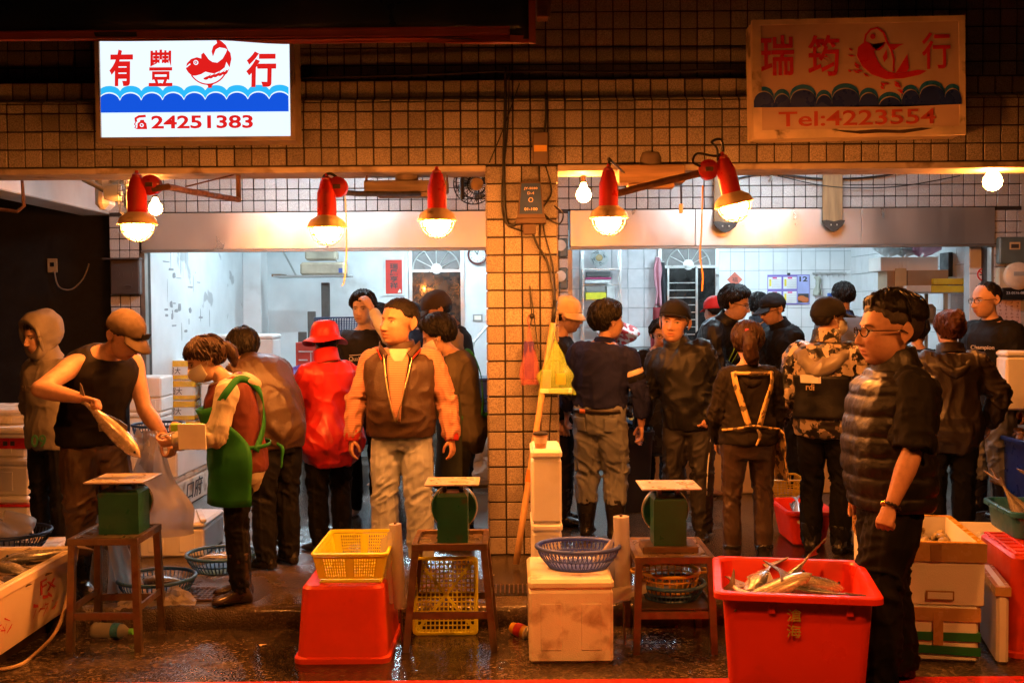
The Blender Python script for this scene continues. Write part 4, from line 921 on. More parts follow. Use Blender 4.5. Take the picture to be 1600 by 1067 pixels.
# shellfish lumps: real geometry, too many to pick out
b = MB(); random.seed(5)
for k in range(120):
    x, y = random.uniform(-.2, .2), random.uniform(-.3, .3); z = .20+random.uniform(-.02, .03); s = random.uniform(.018, .034); n0 = len(b.v)
    b.sphere((0, 0, 0), s, 7, 5, 1.5, .9, .6); b.xf(Matrix.Translation((x, y, z)) @ Euler((random.uniform(-.7, .7), random.uniform(-.7, .7), random.uniform(0, 6))).to_matrix().to_4x4(), n0)
b.box(-.215, .215, -.315, .315, .03, .19)
o = b.build('shellfish', mat('shellfish', (.34, .27, .14), .3, var=.4, vs=30, bump=.5, bs=70), t, True); o['kind'] = 'stuff'
foam_box('foam slab standing on edge between the striped box and the red crate', (2.375, -1.60, STREET), .055, .46, .375, R(-14), False, m_eps, .05, 'boxes by the puffer vest man', False, tapes=((m_tape, None, None, .33, .372),))
t = tub('upturned orange red crate with a ribbed wet top at the picture edge', (2.71, -1.45, STREET), .54, .62, .49, m_redp2, R(-8), True, .02, .012)
g = MB()
for i in range(6): g.box(-.22+.088*i-.008, -.22+.088*i+.008, -.26, .26, .490, .499, .002)
for i in range(7): g.box(-.235, .235, -.255+.085*i-.008, -.255+.085*i+.008, .4895, .497, .002)
g.build('top_ribs', m_redp2, t)
t = tub('blue tray of fish tails on the upturned red crate', (2.80, -1.18, .372), .42, .46, .15, mat('bright_blue_plastic', (.02, .12, .24), .35, var=.15), R(-6), False, .02, .012, name='plastic_tray')
for k, (dx, dy, r_) in enumerate(((-.1, -.05, (R(90), R(-48), R(180))), (-.02, .05, (R(75), R(-40), R(165))), (.08, -.02, (R(100), R(-55), R(190))))):
    fish(['fan tailed', 'middle', 'farther'][k]+' fish with its tail sticking out of the blue tray', (2.80+dx, -1.18+dy, .44), r_, 'bass', 1.05, None, 'fish in the blue tray')
t = foam_box('open foam box with ice and one dark fish behind the shellfish', (2.66, -.62, 0), .62, .8, .245, R(-9), False, m_eps, .05, 'boxes by the puffer vest man', False, opened=True)
b = MB(); n0 = 26; b.loft([[(-.27+.54*i/n0, -.36+.72*j/n0, .17+.025*rn(i*.7, j*.7)+.01*rn(i*2.1, j*2.3)) for j in range(n0+1)] for i in range(n0+1)], cap=False, closed=False)
b.build('crushed_ice', mat('crushed_ice', (.62, .62, .6), .35, var=.15, vs=40, bump=.7, bs=90), t)
fish('single dark fish on the ice behind the shellfish box', (2.60, -.70, .215), (R(85), 0, R(190)), 'mid', .9)
# red small tub with silver fish
t = tub('small red tub of silver fish behind the puffer vest man', (1.96, .42, 0), .30, .52, .24, m_redp, 0, False, .04, .016)
for k, (x, y, z, r_) in enumerate(((1.90, .26, .21, (R(70), R(-25), R(80))), (1.96, .34, .20, (R(80), R(-10), R(70))), (1.93, .46, .21, (R(60), R(10), R(250))), (2.0, .30, .19, (R(75), R(-12), R(100))))):
    fish(['steep', 'middle', 'reversed', 'outer'][k]+' silver fish in the small red tub', (x, y, z), r_, 'long', .62, m_fish2, 'fish in the small red tub')
# ---------------------------------------------------------------- large fish crate at the left
CX0, CX1, CY0, CY1 = -3.15, -2.365, -2.55, -1.06
pal = thing('wooden_pallet', 'dark wet pallet under the large white fish crate', 'pallet', (-2.8, -1.8, STREET))
for k in range(4): MB().box(-.37, .33, -.72+k*.42, -.60+k*.42, .085, .105).build('slat', mat('wet_dark_wood', (.05, .03, .02), .5), pal)
for x in (-.3, .26): MB().box(x-.04, x+.04, -.72, .70, 0, .084).build('runner', mat('wet_dark_wood'), pal)
cr = thing('fish_crate', 'large dirty white crate of fish with red pen marks at the street edge', 'crate', ((CX0+CX1)/2, (CY0+CY1)/2, -.01))
b = MB(); sx, sy, h = CX1-CX0, CY1-CY0, .325
o4 = lambda u, z, r=.05: _rr(sx/2-u, sy/2-u, r, z, 5)
m_crate = mat('dirty_white_plastic', (.70, .60, .44), .42, var=.10, vs=3, dirt=(.34, .20, .09), dm=.56, ds=4, dw=.25, bump=.08, bs=30)
b.loft([o4(.035, 0), o4(.028, .012), o4(.012, h-.05), o4(.0, h-.045), o4(0, h-.008), o4(.008, h), o4(.035, h), o4(.045, h-.012), o4(.065, .03)]); fix(b.build('shell', m_crate, cr, 35).data)
for k, (yy, zz, s, w_) in enumerate((('F石', .21, 0, .18), )): text('red_writing', 'Fx', m_redink, cr, (sx/2-.0135, .38, zz), 1, w_, .07, rot=(R(90), 0, R(90)))

random.seed(17)
for y0, y1, z0, z1, n_, w_ in ((.24, .46, .12, .16, 3, .010), (.22, .50, .06, .11, 14, .004), (-.24, -.02, .10, .16, 12, .004)):      # smeared red pen strokes
    for k in range(n_):
        y, z = random.uniform(y0, y1), random.uniform(z0, z1); dy, dz = random.uniform(.01, .035), random.uniform(-.015, .02); w = MB(); X_ = lambda z: sx/2-.012-(h-.05-z)*.06
        w.add([(X_(z)+.0015, y-dy, z-dz-w_), (X_(z)+.0015, y+dy, z+dz-w_), (X_(z)+.0015, y+dy*.9, z+dz+w_*.4), (X_(z)+.0015, y-dy*.9, z-dz+w_)], [(0, 1, 2, 3)]); w.build('pen_stroke', m_redink, cr)
MB().box(-sx/2+.08, sx/2-.08, -sy/2+.08, sy/2-.08, .03, .21).build('slush', mat('fishy_slush', (.12, .085, .06), .2, bump=.5, bs=40), cr)
random.seed(21); pos = []
for k in range(12):
    x, y = CX0+.16+(k % 3)*.23+random.uniform(-.04, .04), CY1-.18-(k//3)*.22+random.uniform(-.04, .04)
    fish(['speckled', 'pale', 'dark'][k % 3]+' fish '+['in the back row', 'in the second row', 'in the third row', 'in the front row'][k//3]+' of the large white crate', (x, y, .245+random.uniform(0, .05)), (R(random.choice((70, 95, 110))), R(random.uniform(-14, 14)), R(random.choice((20, 35, 200, 215, -30, 150))+random.uniform(-15, 15))), random.choice(('mid', 'bass')), random.uniform(.85, 1.0), None, 'fish in the large white crate')
cable('frayed cream rope trailing from the fish crate to the street', [at(118, 842, -1.1), at(121, 858, -1.12), at(106, 930, -1.35), at(88, 985, -1.6), gnd(50, 1025, STREET+.012), gnd(20, 1042, STREET+.012), gnd(-40, 1050, STREET+.012)], .0095, mat('cream_rope', (.55, .40, .22), .85, bump=.8, bs=220), 'rope', 6, 8, 'rope')
t = foam_box('foam box under the blue basket with bagged fish', (-2.96, -.55, 0), .52, .55, .20, R(4), True, m_eps_d, .04, 'leftmost foam pile')
round_basket('dark blue basket holding bagged fish behind the white crate', (-2.93, -.66, .202), .225, .11, m_navy, 50, 1, .7)
def baggie(u, v):
    a = 2*math.pi*u; r = .19*math.sin(math.pi*(.04+.9*v))*(1+.12*math.sin(5*a)+.06*math.sin(9*a+4*v)); return (r*math.cos(a), r*math.sin(a), .03+.16*v+.03*math.sin(3*a))
t = thing('fish_bag', 'clear plastic bag of fish slumped in the dark blue basket', 'bag', (-2.99, -.66, .215)); sheetfilm('film', m_film, t, baggie, 30, 12)
fish('fish inside the clear bag in the dark blue basket', (-3.0, -.66, .28), (R(80), R(5), R(30)), 'mid', .9, m_fish2)
round_basket('dark blue basket on the long foam box', (-2.86, 1.82, .536), .20, .13, m_navy, 46, 2, .8)
round_basket('teal blue basket of fish scraps behind the rubber boots', (-1.79, -.32, 0), .205, .10, m_teal, 50, 1, .72)
fish('fish strip in the teal basket behind the boots', (-1.80, -.34, .08), (R(85), 0, R(20)), 'mid', .9, m_fish2); fish('second fish lying in the teal basket behind the boots', (-1.74, -.28, .09), (R(85), 0, R(200)), 'mid', .8, m_fish2)
round_basket('teal blue basket of fish under the rusty stool', (-1.99, -.92, 0), .205, .105, m_teal, 50, 1, .72)
fish('fish in the teal basket under the rusty stool', (-1.95, -.93, .09), (R(85), 0, R(10)), 'mid', .9, m_fish2); fish('second fish in the teal basket under the rusty stool', (-2.03, -.88, .08), (R(85), 0, R(165)), 'mid', .9, m_fish2)
t = thing('drain_grate', 'rusty iron drain grate beside the rubber boots', 'grate', (-1.72, -.92, .004)); g = MB()
g.box(-.19, .19, -.13, -.12, 0, .012); g.box(-.19, .19, .12, .13, 0, .012)
fr_ = g.build('frame', m_irn, t)
for i in range(13): MB().box(-.18+.03*i-.004, -.18+.03*i+.004, -.12, .12, 0, .010).build('bar', m_irn, t)
for i in range(5): MB().box(-.185, .185, -.09+.045*i-.003, -.09+.045*i+.003, .0105, .014).build('cross_bar', m_irn, t)
MB().box(-.19, .19, -.13, .13, -.003, -.001).build('pit_shade', m_dark, t)  # flat near-black sheet drawn as the shade down the drain
t = thing('drain_grate', 'small dark grate set in the pavement right of the splayed stool', 'grate', (.0, -.86, .004)); 
for i in range(9): MB().box(-.10+.025*i-.004, -.10+.025*i+.004, -.1, .1, 0, .008).build('bar', m_irn, t)
MB().box(-.11, .11, -.11, .11, -.003, -.001).build('pit_shade', m_dark, t)  # dark sheet again stands for shade below the bars
# bottle
t = thing('plastic_bottle', 'clear water bottle with a blue label lying on the street', 'bottle', gnd(140, 1000, STREET)+Vector((0, .05, .042)), rot=(0, R(90), R(-10)))
MB().lathe([(.001, 0), (.034, 0), (.040, .008), (.040, .02), (.0375, .03), (.040, .04), (.0375, .055), (.040, .07), (.040, .15), (.034, .175), (.016, .20), (.014, .21), (.001, .21)], 24).build('bottle_body', film_mat('bottle_plastic', (.55, .55, .5), .55, .08), t, True)
MB().lathe([(.0408, .115), (.0408, .158)], 24).build('label_band', mat('blue_label', (.03, .16, .32), .35, var=.4, vs=30), t, True)
MB().lathe([(.001, .228), (.016, .228), (.016, .208), (.001, .208)], 16).build('cap', mat('green_cap', (.12, .5, .08), .4), t, 40)
def crumple(sx, sy, h, seed):
    def f(u, v):
        x, y = (u-.5)*sx, (v-.5)*sy; e = max(0, 1-((2*u-1)**2+(2*v-1)**2)); return (x+.02*rn(u*9, v*9, 0, seed), y+.02*rn(u*8, v*8, 3, seed), h*e**.5*(.6+.4*rn(u*4, v*4, 1, seed))+.018*abs(rn(u*10, v*10, 5, seed))+.003)
    return f
t = thing('crumpled_film', 'crumpled clear plastic film on the kerb by the rusty stool', 'plastic film', (-1.93, -1.09, .0), R(12)); sheetfilm('film', m_film, t, crumple(.40, .16, .10, 3), 34, 18, False)
t = thing('hanging_film', 'milky plastic film draped behind the rusty stool', 'plastic film', (-2.17, -1.02, 0))
sheetfilm('film', m_filmw, t, lambda u, v: (-.07+.17*u*(1-.35*v)+.012*math.sin(9*u+2*v)+.05*(1-v)*u, .02*math.sin(14*u+3*v)+.02*(1-v), .02+.36*v+.02*math.sin(6*u)*(1-v)), 26, 14)
# litter scraps
for k, (px, py, st) in enumerate(((410, 1010, 1), (262, 978, 1), (360, 845, 0), (610, 800, 0), (535, 1058, 1), (1150, 757, 0), (735, 940, 0), (770, 900, 0), (1040, 905, 0), (460, 880, 0), (555, 790, 0))):
    t = gnd(px, py, STREET if st else 0); o = MB().add([(random.uniform(-.025, .025), random.uniform(-.02, .02), .004+random.uniform(0, .006)) for _ in range(5)], [(0, 1, 2), (1, 3, 4), (0, 2, 4)]).build('litter_scrap', mat('scrap_paper', (.6, .5, .36), .6), None, loc=t)
    tag(o, 'tiny pale litter scrap '+('on the street left of the red tub', 'on the street beside the plastic bottle', 'on the floor by the rubber boots', 'on the floor behind the yellow basket', 'near the red line in front of the red tub', 'on the floor behind the waxed trousers', 'on the kerb right of the splayed stool', 'at the foot of the bamboo pole', 'on the pavement behind the pale stool', 'on the floor left of the yellow basket', 'on the floor under the brown vest man')[k], 'litter', 'litter scraps')
# ================================================================== things on the pillar
t = thing('bamboo_pole', 'long bamboo broom pole leaning against the pillar', 'pole', (0, 0, 0))
a, c = gnd(806, 876, .0), at(864, 505, -.10); c2 = at(868, 470, -.08); a.y = -.32; a.z = .02
MB().tube([a+(c-a)*k/8 for k in range(9)], [.021, .0195, .021, .019, .021, .019, .021, .019, .020], 10).build('shaft', mat('bamboo', (.52, .32, .14), .5, var=.2, vs=9), t, True)
MB().tube([c, c2], .013, 8).build('grip', m_cable, t, True)
b = MB(); b.tube([a+(c-a)*.335, a+(c-a)*.385], .0225, 10); b.build('orange_band', mat('orange_tape', (.65, .17, .02), .5), t)
def carrier(label, top, w, h, m, seed, group='hanging carrier bags', parts=()):
    t = thing('carrier_bag', label, 'bag', top); n1, n2 = 36, 18
    def f(u, v):
        a_ = 2*math.pi*u; k = .07+.93*min(1, v/.7)**1.1-.25*max(0, v-.85); x = w/2*k*math.cos(a_)*(1+.16*rn(4*math.cos(a_), v*5, math.sin(a_), seed)+.10*math.sin(6*a_+seed)*(1-v)); y = .045*k*math.sin(a_)*(1+.5*rn(6*math.cos(a_), v*3, 4*math.sin(a_), seed+3)); return (x+.018*rn(v*4, 2, 7, seed)*v, y, -h*v-.012*rn(u*6, 3, 1, seed)*v)
    sheetfilm('bag_skin', m, t, f, n1, n2); 
    b = MB(); b.lathe([(.001, -h), (w*.49, -h+.004), (w*.3, -h-.003)], 12, sy=.2); b.build('bag_bottom', m, t)
    MB().tube([(0, 0, .0), (-.01, .01, .04), (.0, .03, .075)], .005, 5).build('handle', m, t, True)
    for nm, mm, pts in parts: MB().box(*pts, .004).build(nm, mm, t)
    return t
carrier('red carrier bag with a blue packet hung on the pillar', at(827, 511, -.10), .125, .36, m_bagr, 4, parts=(('packet', mat('blue_packet', (.06, .03, .16), .4), (-.035, .03, -.02, .015, -.33, -.09)),))
carrier('yellow carrier bag with groceries hung on the bamboo pole', at(868, 533, -.16), .225, .33, m_bagy, 9, parts=(('grey_pack', mat('grey_pack', (.3, .3, .3), .4), (-.085, -.03, -.02, .02, -.30, -.18)), ('orange_fruit', mat('orange_fruit', (.8, .3, .01), .5), (.0, .06, -.02, .02, -.27, -.2)), ('tray', mat('pale_tray', (.75, .7, .45), .5), (-.1, .1, -.03, .03, -.325, -.295))))
t = thing('knotted_string', 'dark cord with a knot hanging on the pillar above the red bag', 'cord', at(828, 447, -.03))
MB().tube([(0, 0, 0), (.004, -.01, -.1), (.012, -.012, -.2), (-.004, -.02, -.27)], .0045, 5).build('strand', m_cable, t); MB().tube([(0, 0, 0), (.02, -.01, -.15), (.04, -.012, -.32), (.05, -.02, -.40)], .004, 5).build('strand', m_cable, t); MB().sphere((.012, -.014, -.19), .018, 8, 6).build('knot', m_cable, t, True)
# breaker boxes and cables
t = thing('transformer_box', 'blue faced tapered electrical box on the pillar', 'electrical box', at(829, 318, -.012))
b = MB(); o = lambda x, y0, z: [(-x, y0, z), (x, y0, z), (x, 0, z), (-x, 0, z)]
b.loft([o(.088, -.10, -.10), o(.062, -.10, .125)]); b.build('body', mat('dark_brown_metal', (.09, .05, .03), .5, var=.2), t)
b = MB(); b.loft([o(.072, -.1045, -.075), o(.058, -.1045, .115)]); b.build('blue_plate', mat('blue_plate', (.015, .045, .16), .4, var=.2), t)
wt = mat('cream_print', (.75, .55, .4), .5)
for s_, z, w in (('JY-5030', .082, .085), ('D-4', .054, .042), ('01-100', -.045, .082)): text('print', s_, wt, t, (0, -.1065, z), 1, w, .017, bold=.02)
g = MB(); g.ring((0, -.1065, .012), .013, .002, 16, 4, axis='Y'); g.build('emblem', wt, t)
MB().box(-.095, .095, -.115, 0, -.135, -.1005, .004).build('terminal_cover', mat('dark_brown_metal'), t); MB().box(-.05, .03, -.08, 0, -.20, -.136, .004).build('fuse_block', mat('dark_brown_metal'), t)
t = thing('junction_box', 'grey brown junction box with an amber label above the opening', 'electrical box', at(844, 233, -.012))
MB().box(-.049, .049, -.06, 0, -.098, .098, .006).build('body', mat('grey_brown_metal', (.16, .11, .08), .5), t); MB().box(-.04, .04, -.062, -.0605, -.025, .015).build('label_plate', mat('amber_label', (.75, .40, .06), .4), t)
YC = -.03
cable('bundle of black cables running down the pillar face', [at(790, 105, YC), at(789, 180, YC), at(787, 260, YC), at(790, 340, YC), at(802, 352, YC-.02), at(812, 340, YC-.03)], .011)
cable('thin black cable down the pillar beside the bundle', [at(796, 100, YC), at(793, 200, YC), at(784, 300, YC), at(790, 348, YC), at(818, 362, YC)], .005)
cable('black cable from the upper wall to the junction box', [at(852, 145, YC), at(853, 180, YC), at(850, 212, YC)], .008)
cable('thick black cable hanging down from the blue electrical box', [at(826, 345, -.08), at(838, 380, -.06), at(855, 410, -.05), at(864, 450, -.06), at(866, 490, -.09)], .009)
cable('thin black cable down the right of the pillar', [at(842, 258, YC), at(845, 310, YC), at(850, 360, YC), at(866, 430, YC), at(866, 520, YC), at(858, 690, YC)], .005)
cable('looped black cable beside the blue box', [at(852, 258, YC), at(862, 300, YC), at(848, 330, YC), at(872, 350, YC-.02), at(880, 335, YC), at(866, 322, YC)], .005)
cable('slanting thin cable across the tiles left of the cable bundle', [at(764, 255, YC), at(785, 205, YC), at(812, 130, YC)], .004)
cable('long black cable along the cornice ledge', [at(470, 122, .05), at(640, 118, .05), at(790, 112, .05), at(960, 113, .05), at(1165, 110, .05)], .009)
cable('drooping cable inside the tiled shop header', [at(1150, 280, 3.38), at(1200, 272, 3.38), at(1290, 280, 3.38), at(1380, 275, 3.38), at(1450, 258, 3.38), at(1520, 262, 3.38)], .010)
cable('faint cable sagging beside the camera', [at(1215, 275, 3.36), at(1300, 292, 3.36), at(1400, 292, 3.36), at(1500, 275, 3.36)], .005)
cable('cord of the tilted lamp coiled on its joint', [at(1122, 252, LY), at(1120, 232, LY), at(1112, 222, LY), at(1126, 218, LY), at(1130, 236, LY), at(1118, 244, LY), at(1090, 240, LY-.02), at(1083, 254, LY), at(1100, 262, LY)], .007)
cable('cord arching behind the lamp above the rain hat', [at(505, 285, LY), at(507, 275, LY), at(518, 272, LY), at(534, 285, LY+.02)], .008)
cable('cord behind the lamp next to the pillar', [at(953, 262, LY), at(951, 248, LY), at(958, 255, LY+.05), at(975, 270, -.2)], .007)
cable('yellow pull string hanging from the lamp above the rain hat', [at(539, 305, -.5), at(541, 345, -.5), at(541, 400, -.5), at(538, 438, -.5), at(534, 447, -.5)], .004, mat('yellow_string', (.6, .42, .12), .7))
cable('frayed orange cord hanging from the beam near the tilted lamp', [at(1098, 290, -.2), at(1096, 360, -.2), at(1094, 400, -.2), at(1098, 430, -.2), at(1097, 455, -.2)], .0055, mat('orange_cord', (.7, .28, .05), .7))
cable('short cord with a switch end hanging from the wooden fixture', [at(1063, 288, .0), at(1064, 318, .0)], .004)
t = thing('pull_switch', 'small cream pull switch hanging below the wooden fixture', 'switch', at(1064, 326, .0)); MB().box(-.012, .012, -.01, .01, -.03, .03, .004).build('switch_body', mat('bakelite_cream', (.6, .38, .18), .4), t)
# header ornaments
for k, (x0, x1, y0, y1) in enumerate(((1286, 1317, 265, 350), (1116, 1150, 268, 352))):
    a, c = at(x0, y1, 3.36), at(x1, y0, 3.36); t = thing('hanging_board', ['wooden board with a dark carving hanging clear of the lamps', 'wooden board with a dark carving behind the tilted lamp'][k], 'board', ((a.x+c.x)/2, 3.36, a.z)); w, h = (c.x-a.x)/2, c.z-a.z
    MB().box(-w, w, 0, .03, 0, h, .004).build('plank', mat('brown_board', (.33, .19, .08), .55, var=.25, vs=8, bump=.2, bs=30, stretch=(4, 1, .4)), t)
    MB().poly([(-w*1.15, .03), (-w*.9, -.02), (-w*.4, -.06), (0, -.075), (w*.4, -.06), (w*.9, -.02), (w*1.15, .03), (w*.7, .035), (0, .02), (-w*.7, .035)], -.002, .03).build('carving', mat('dark_carving', (.03, .018, .01), .5, bump=.5, bs=60), t)
    for s in (-.3, .3): MB().sphere((w*s, -.034, -.012), .008, 8, 6).build('carved_eye', mat('dial_white'), t, True)
t = thing('security_camera', 'small grey security camera under the beam of the tiled shop', 'camera', at(1208, 268, 3.3)); 
MB().lathe([(.001, .07), (.035, .07), (.038, .06), (.04, -.08), (.001, -.08)], 16, axis='Y').build('housing', mat('grey_plastic', (.35, .35, .33), .4), t, 40); MB().lathe([(.001, .073), (.028, .073), (.028, .068)], 14, axis='Y').build('lens', m_eye, t, 40); MB().tube([(0, 0, -.03), (-.02, .02, -.075), (-.02, .05, -.08)], .016, 8).build('mount', mat('grey_plastic'), t, True)
# meters
def meter_box(label, x0, x1, y0, y1, Y, m, win=True):
    a, c = at(x0, y1, Y), at(x1, y0, Y); t = thing('meter_box', label, 'electrical box', ((a.x+c.x)/2, Y, (a.z+c.z)/2)); w, h = (c.x-a.x)/2, (c.z-a.z)/2
    MB().box(-w, w, 0, .09, -h, h, .012).build('case', m, t)
    if win: MB().box(-w*.3, w*.45, -.004, .002, h*.05, h*.6).build('window', mat('amber_window', (.6, .42, .2), .3), t); MB().box(-w*.2, w*.35, -.006, -.003, h*.15, h*.45).build('label_plate', m_ink, t)
    return t
mg = mat('grey_green_enamel', (.10, .13, .12), .45, var=.15)
meter_box('dark green fuse box at the top of the meter pier', 1562, 1606, 370, 412, YI-.10, mg)
t = meter_box('pale backboard carrying a round electricity meter', 1560, 1602, 418, 468, YI-.08, mat('pale_board', (.5, .42, .28), .55, var=.2), False)
MB().lathe([(.001, .06), (.10, .055), (.13, .03), (.135, .0), (.001, 0)], 28, (.05, -.002, .07), 'Y').build('round_meter', mat('meter_cream', (.72, .58, .42), .2), t, 40); MB().box(-.01, .10, -.066, -.06, .07, .11).build('register', mat('grey_plastic'), t); MB().box(-.10, .12, -.03, 0, -.15, -.04, .004).build('terminal_block', m_cable, t); text('print', '23-0576-08', mat('pale_print', (.5, .5, .48), .5), t, (.02, -.0315, -.09), 1, .17, .025)
t = thing('paper_notice', 'pink handwritten notice pasted on the meter pier', 'notice', at(1576, 493, YI-.012)); MB().box(-.115, .115, -.001, .003, -.16, .16).build('sheet', mat('pink_paper', (.72, .50, .44), .6, var=.08), t)
for k, s_ in enumerate(('依照規定辦理水電', '表請勿一段使用事', '1.店家保管注意火', '2.此處請勿堆放物')): 
    for j in range(8):                                                # illegible brush strokes, column by column
        w = MB(); cx, cz = .085-k*.055, .125-j*.036
        for q in range(4): x_, z_ = cx+random.uniform(-.010, .010), cz+random.uniform(-.010, .010); v_ = q % 2; w.box(x_-(.009, .0018)[v_], x_+(.009, .0018)[v_], -.0025, -.0015-.0002*q, z_-(.0018, .009)[v_], z_+(.0018, .009)[v_])
        o = w.build('pen_stroke', mat('grey_red_ink', (.3, .1, .08), .6), t); o['kind'] = 'stuff'
t = meter_box('grey letterbox like meter box on the pier by the dark doorway', 172, 217, 405, 461, YI-.11, mat('grey_box_enamel', (.055, .042, .036), .4, var=.15), False)
MB().box(-.19, .16, -.05, .05, .165, .18).build('lid_hood', mat('grey_box_enamel'), t); text('print', '第一路', m_ink, t, (0, -.0025, .09), 1, .2, .045); text('print', '21 3', m_ink, t, (0, -.0025, .02), 1, .16, .05); g = MB(); g.ring((.03, -.004, -.095), .04, .006, 16, 5, .012, 'Y'); g.build('slot', m_ink, t)
for k, (y0, y1, lb) in enumerate(((372, 402, 'upper grey green meter on the inner pier edge'), (418, 452, 'lower grey green meter on the inner pier edge'))):
    t = meter_box(lb, 874, 887, y0, y1, YI-.10, mg, False); MB().lathe([(.001, .03), (.05, .025), (.055, 0)], 18, (-.03, 0, .02), 'Y').build('dial', mat('dial_white'), t, 40)
t = thing('wall_socket', 'old cream socket on the black side wall', 'socket', at(82, 415, 3.88)); MB().box(-.05, .05, -.01, .01, -.07, .07, .006).build('plate', mat('socket_cream', (.38, .28, .14), .5), t); MB().box(-.02, .02, -.014, -.009, -.01, .03).build('outlet', m_eye, t)
cable('cord curving along the black side wall to the socket', [at(85, 425, 3.86), at(92, 448, 3.84), at(112, 452, 3.84), at(130, 435, 3.84), at(139, 412, 3.84)], .008, mat('grey_cord', (.25, .2, .15), .6))
t = thing('hanging_coat_hook', 'dark rail and hook under the white cross beam', 'hook', at(30, 280, 1.2)); MB().tube([(-.25, 0, .02), (.02, 0, .03), (.03, 0, -.2), (-.02, 0, -.24), (-.25, 0, -.21)], .014, 6).build('rail', m_rust, t)
# ================================================================== white walled shop
def flatbox(name, label, cat, x0, x1, y0, y1, Y, m, t=.01, part='sheet'):
    a, c = at(x0, y1, Y), at(x1, y0, Y); o = thing(name, label, cat, ((a.x+c.x)/2, Y, (a.z+c.z)/2)); w, h = (c.x-a.x)/2, (c.z-a.z)/2
    MB().box(-w, w, -t, 0, -h, h, min(.002, t*.3)).build(part, m, o); return o, w, h
t, w, h = flatbox('red_scroll', 'red paper scroll with four black brush characters on the white wall', 'scroll', 603, 628, 406, 459, YB-.03, mat('red_paper', (.60, .035, .02), .6), .008)
for k, ch in enumerate('瑞鳳亨祥'): text('character', ch, m_ink, t, (0, -.0105, h*.62-k*h*.38), 1, .115, .085, bold=.02)
MB().poly([(w*.45, -h*.95), (w*.9, -h*.95), (w*.85, -h*.8), (w*.7, -h*.72), (w*.55, -h*.82)], -.0085, .001).build('white_seal', mat('white_lid'), t)
MB().box(-w*1.3, w*1.3, .002, .02, -h*1.12, h*1.15).build('mount_sheet', mat('pale_mount', (.72, .74, .70), .6), t)
c0 = at(746, 398, YB-.05); t = thing('wall_clock', 'round wall clock with a dark red rim beside the arched door', 'clock', c0); rr = 15.5/S(YB)
MB().lathe([(.001, .02), (rr*.82, .02), (rr*.82, .015)], 36, axis='Y').build('face', mat('clock_face', (.78, .78, .72), .4), t); g = MB(); g.lathe([(rr*.8, .02), (rr*.86, .036), (rr, .03), (rr*1.02, .0), (rr*.8, -.02)], 40, axis='Y'); g.build('rim', mat('dark_red_wood', (.12, .02, .015), .25, coat=.4), t, True)
for a_, l_, w_ in ((R(125), rr*.45, .006), (R(75), rr*.65, .004)): MB().tube([(0, -.023, 0), (l_*math.cos(a_), -.023, l_*math.sin(a_))], w_, 4).build('hand', m_ink, t)
for k in range(12): a_ = R(30*k); text('numeral', str((3-k-1) % 12+1), m_ink, t, (rr*.66*math.cos(a_), -.0225, rr*.66*math.sin(a_)), 1, None, rr*.15)
t, w, h = flatbox('light_switch', 'grey framed wall switch below the clock', 'switch', 739, 754, 491, 502, YB-.005, mat('grey_switch', (.35, .35, .33), .4), .02, 'plate'); MB().box(-w*.7, w*.7, -.026, -.021, -h*.6, h*.6).build('rocker', mat('white_lid'), t)
flatbox('light_switch', 'small white wall switch below the clock', 'switch', 757, 764, 492, 502, YB-.005, mat('white_lid'), .02, 'plate')
# shelf with cardboard
ws = thing('wall_shelf', 'bracketed shelf on the white wall carrying wrapped parcels', 'shelf', at(490, 432, 7.2)); sw = 58/S(7.2)
MB().box(-sw, sw, -.2, .2, -.012, .012).build('board', mat('grey_shelf_board', (.32, .30, .28), .6), ws)
for s in (-.95, .35): MB().tube([(sw*s, .1, .42), (sw*(s+.55), -.15, .0)], .012, 6).build('brace', m_alu, ws)
MB().box(-sw*1.05, -sw*.8, -.18, .18, -.005, .03).build('plank_end', m_rust, ws)
m_card = mat('cardboard', (.36, .26, .16), .75, var=.12, vs=5)
t = thing('wrapped_parcel', 'brown paper parcel lying on the wall shelf', 'parcel', at(508, 420, 7.2)); b = MB(); b.box(-.30, .28, -.16, .16, -.09, .08, .03); b.build('wrapping', mat('parcel_paper', (.42, .34, .24), .5, var=.2, bump=.6, bs=14), t)
MB().box(.20, .25, -.163, -.158, -.06, .0).build('printed_mark', mat('blue_mark', (.05, .08, .3), .5), t)
t = thing('wrapped_parcel', 'smaller brown parcel stacked on the shelf parcel', 'parcel', at(503, 400, 7.2)); MB().box(-.2, .2, -.13, .13, -.06, .07, .025).build('wrapping', mat('parcel_paper'), t)
t = thing('timber_post', 'dark timber post standing under the wall shelf', 'post', (at(509, 480, 7.3).x, 7.3, 0)); MB().box(-.05, .05, -.05, .05, 0, 1.92, .006).build('post_body', mat('dark_timber', (.075, .06, .05), .7, var=.25), t)
t = thing('timber_post', 'short dark board standing by the red boxes', 'post', (at(487, 510, 6.6).x, 6.6, 0)); MB().box(-.045, .05, -.03, .03, 0, 1.55, .005).build('post_body', mat('dark_timber'), t)
t = thing('timber_post', 'lowest dark board standing by the red boxes', 'post', (at(474, 530, 6.5).x, 6.5, 0)); MB().box(-.06, .04, -.03, .03, 0, 1.30, .005).build('post_body', mat('dark_timber'), t)
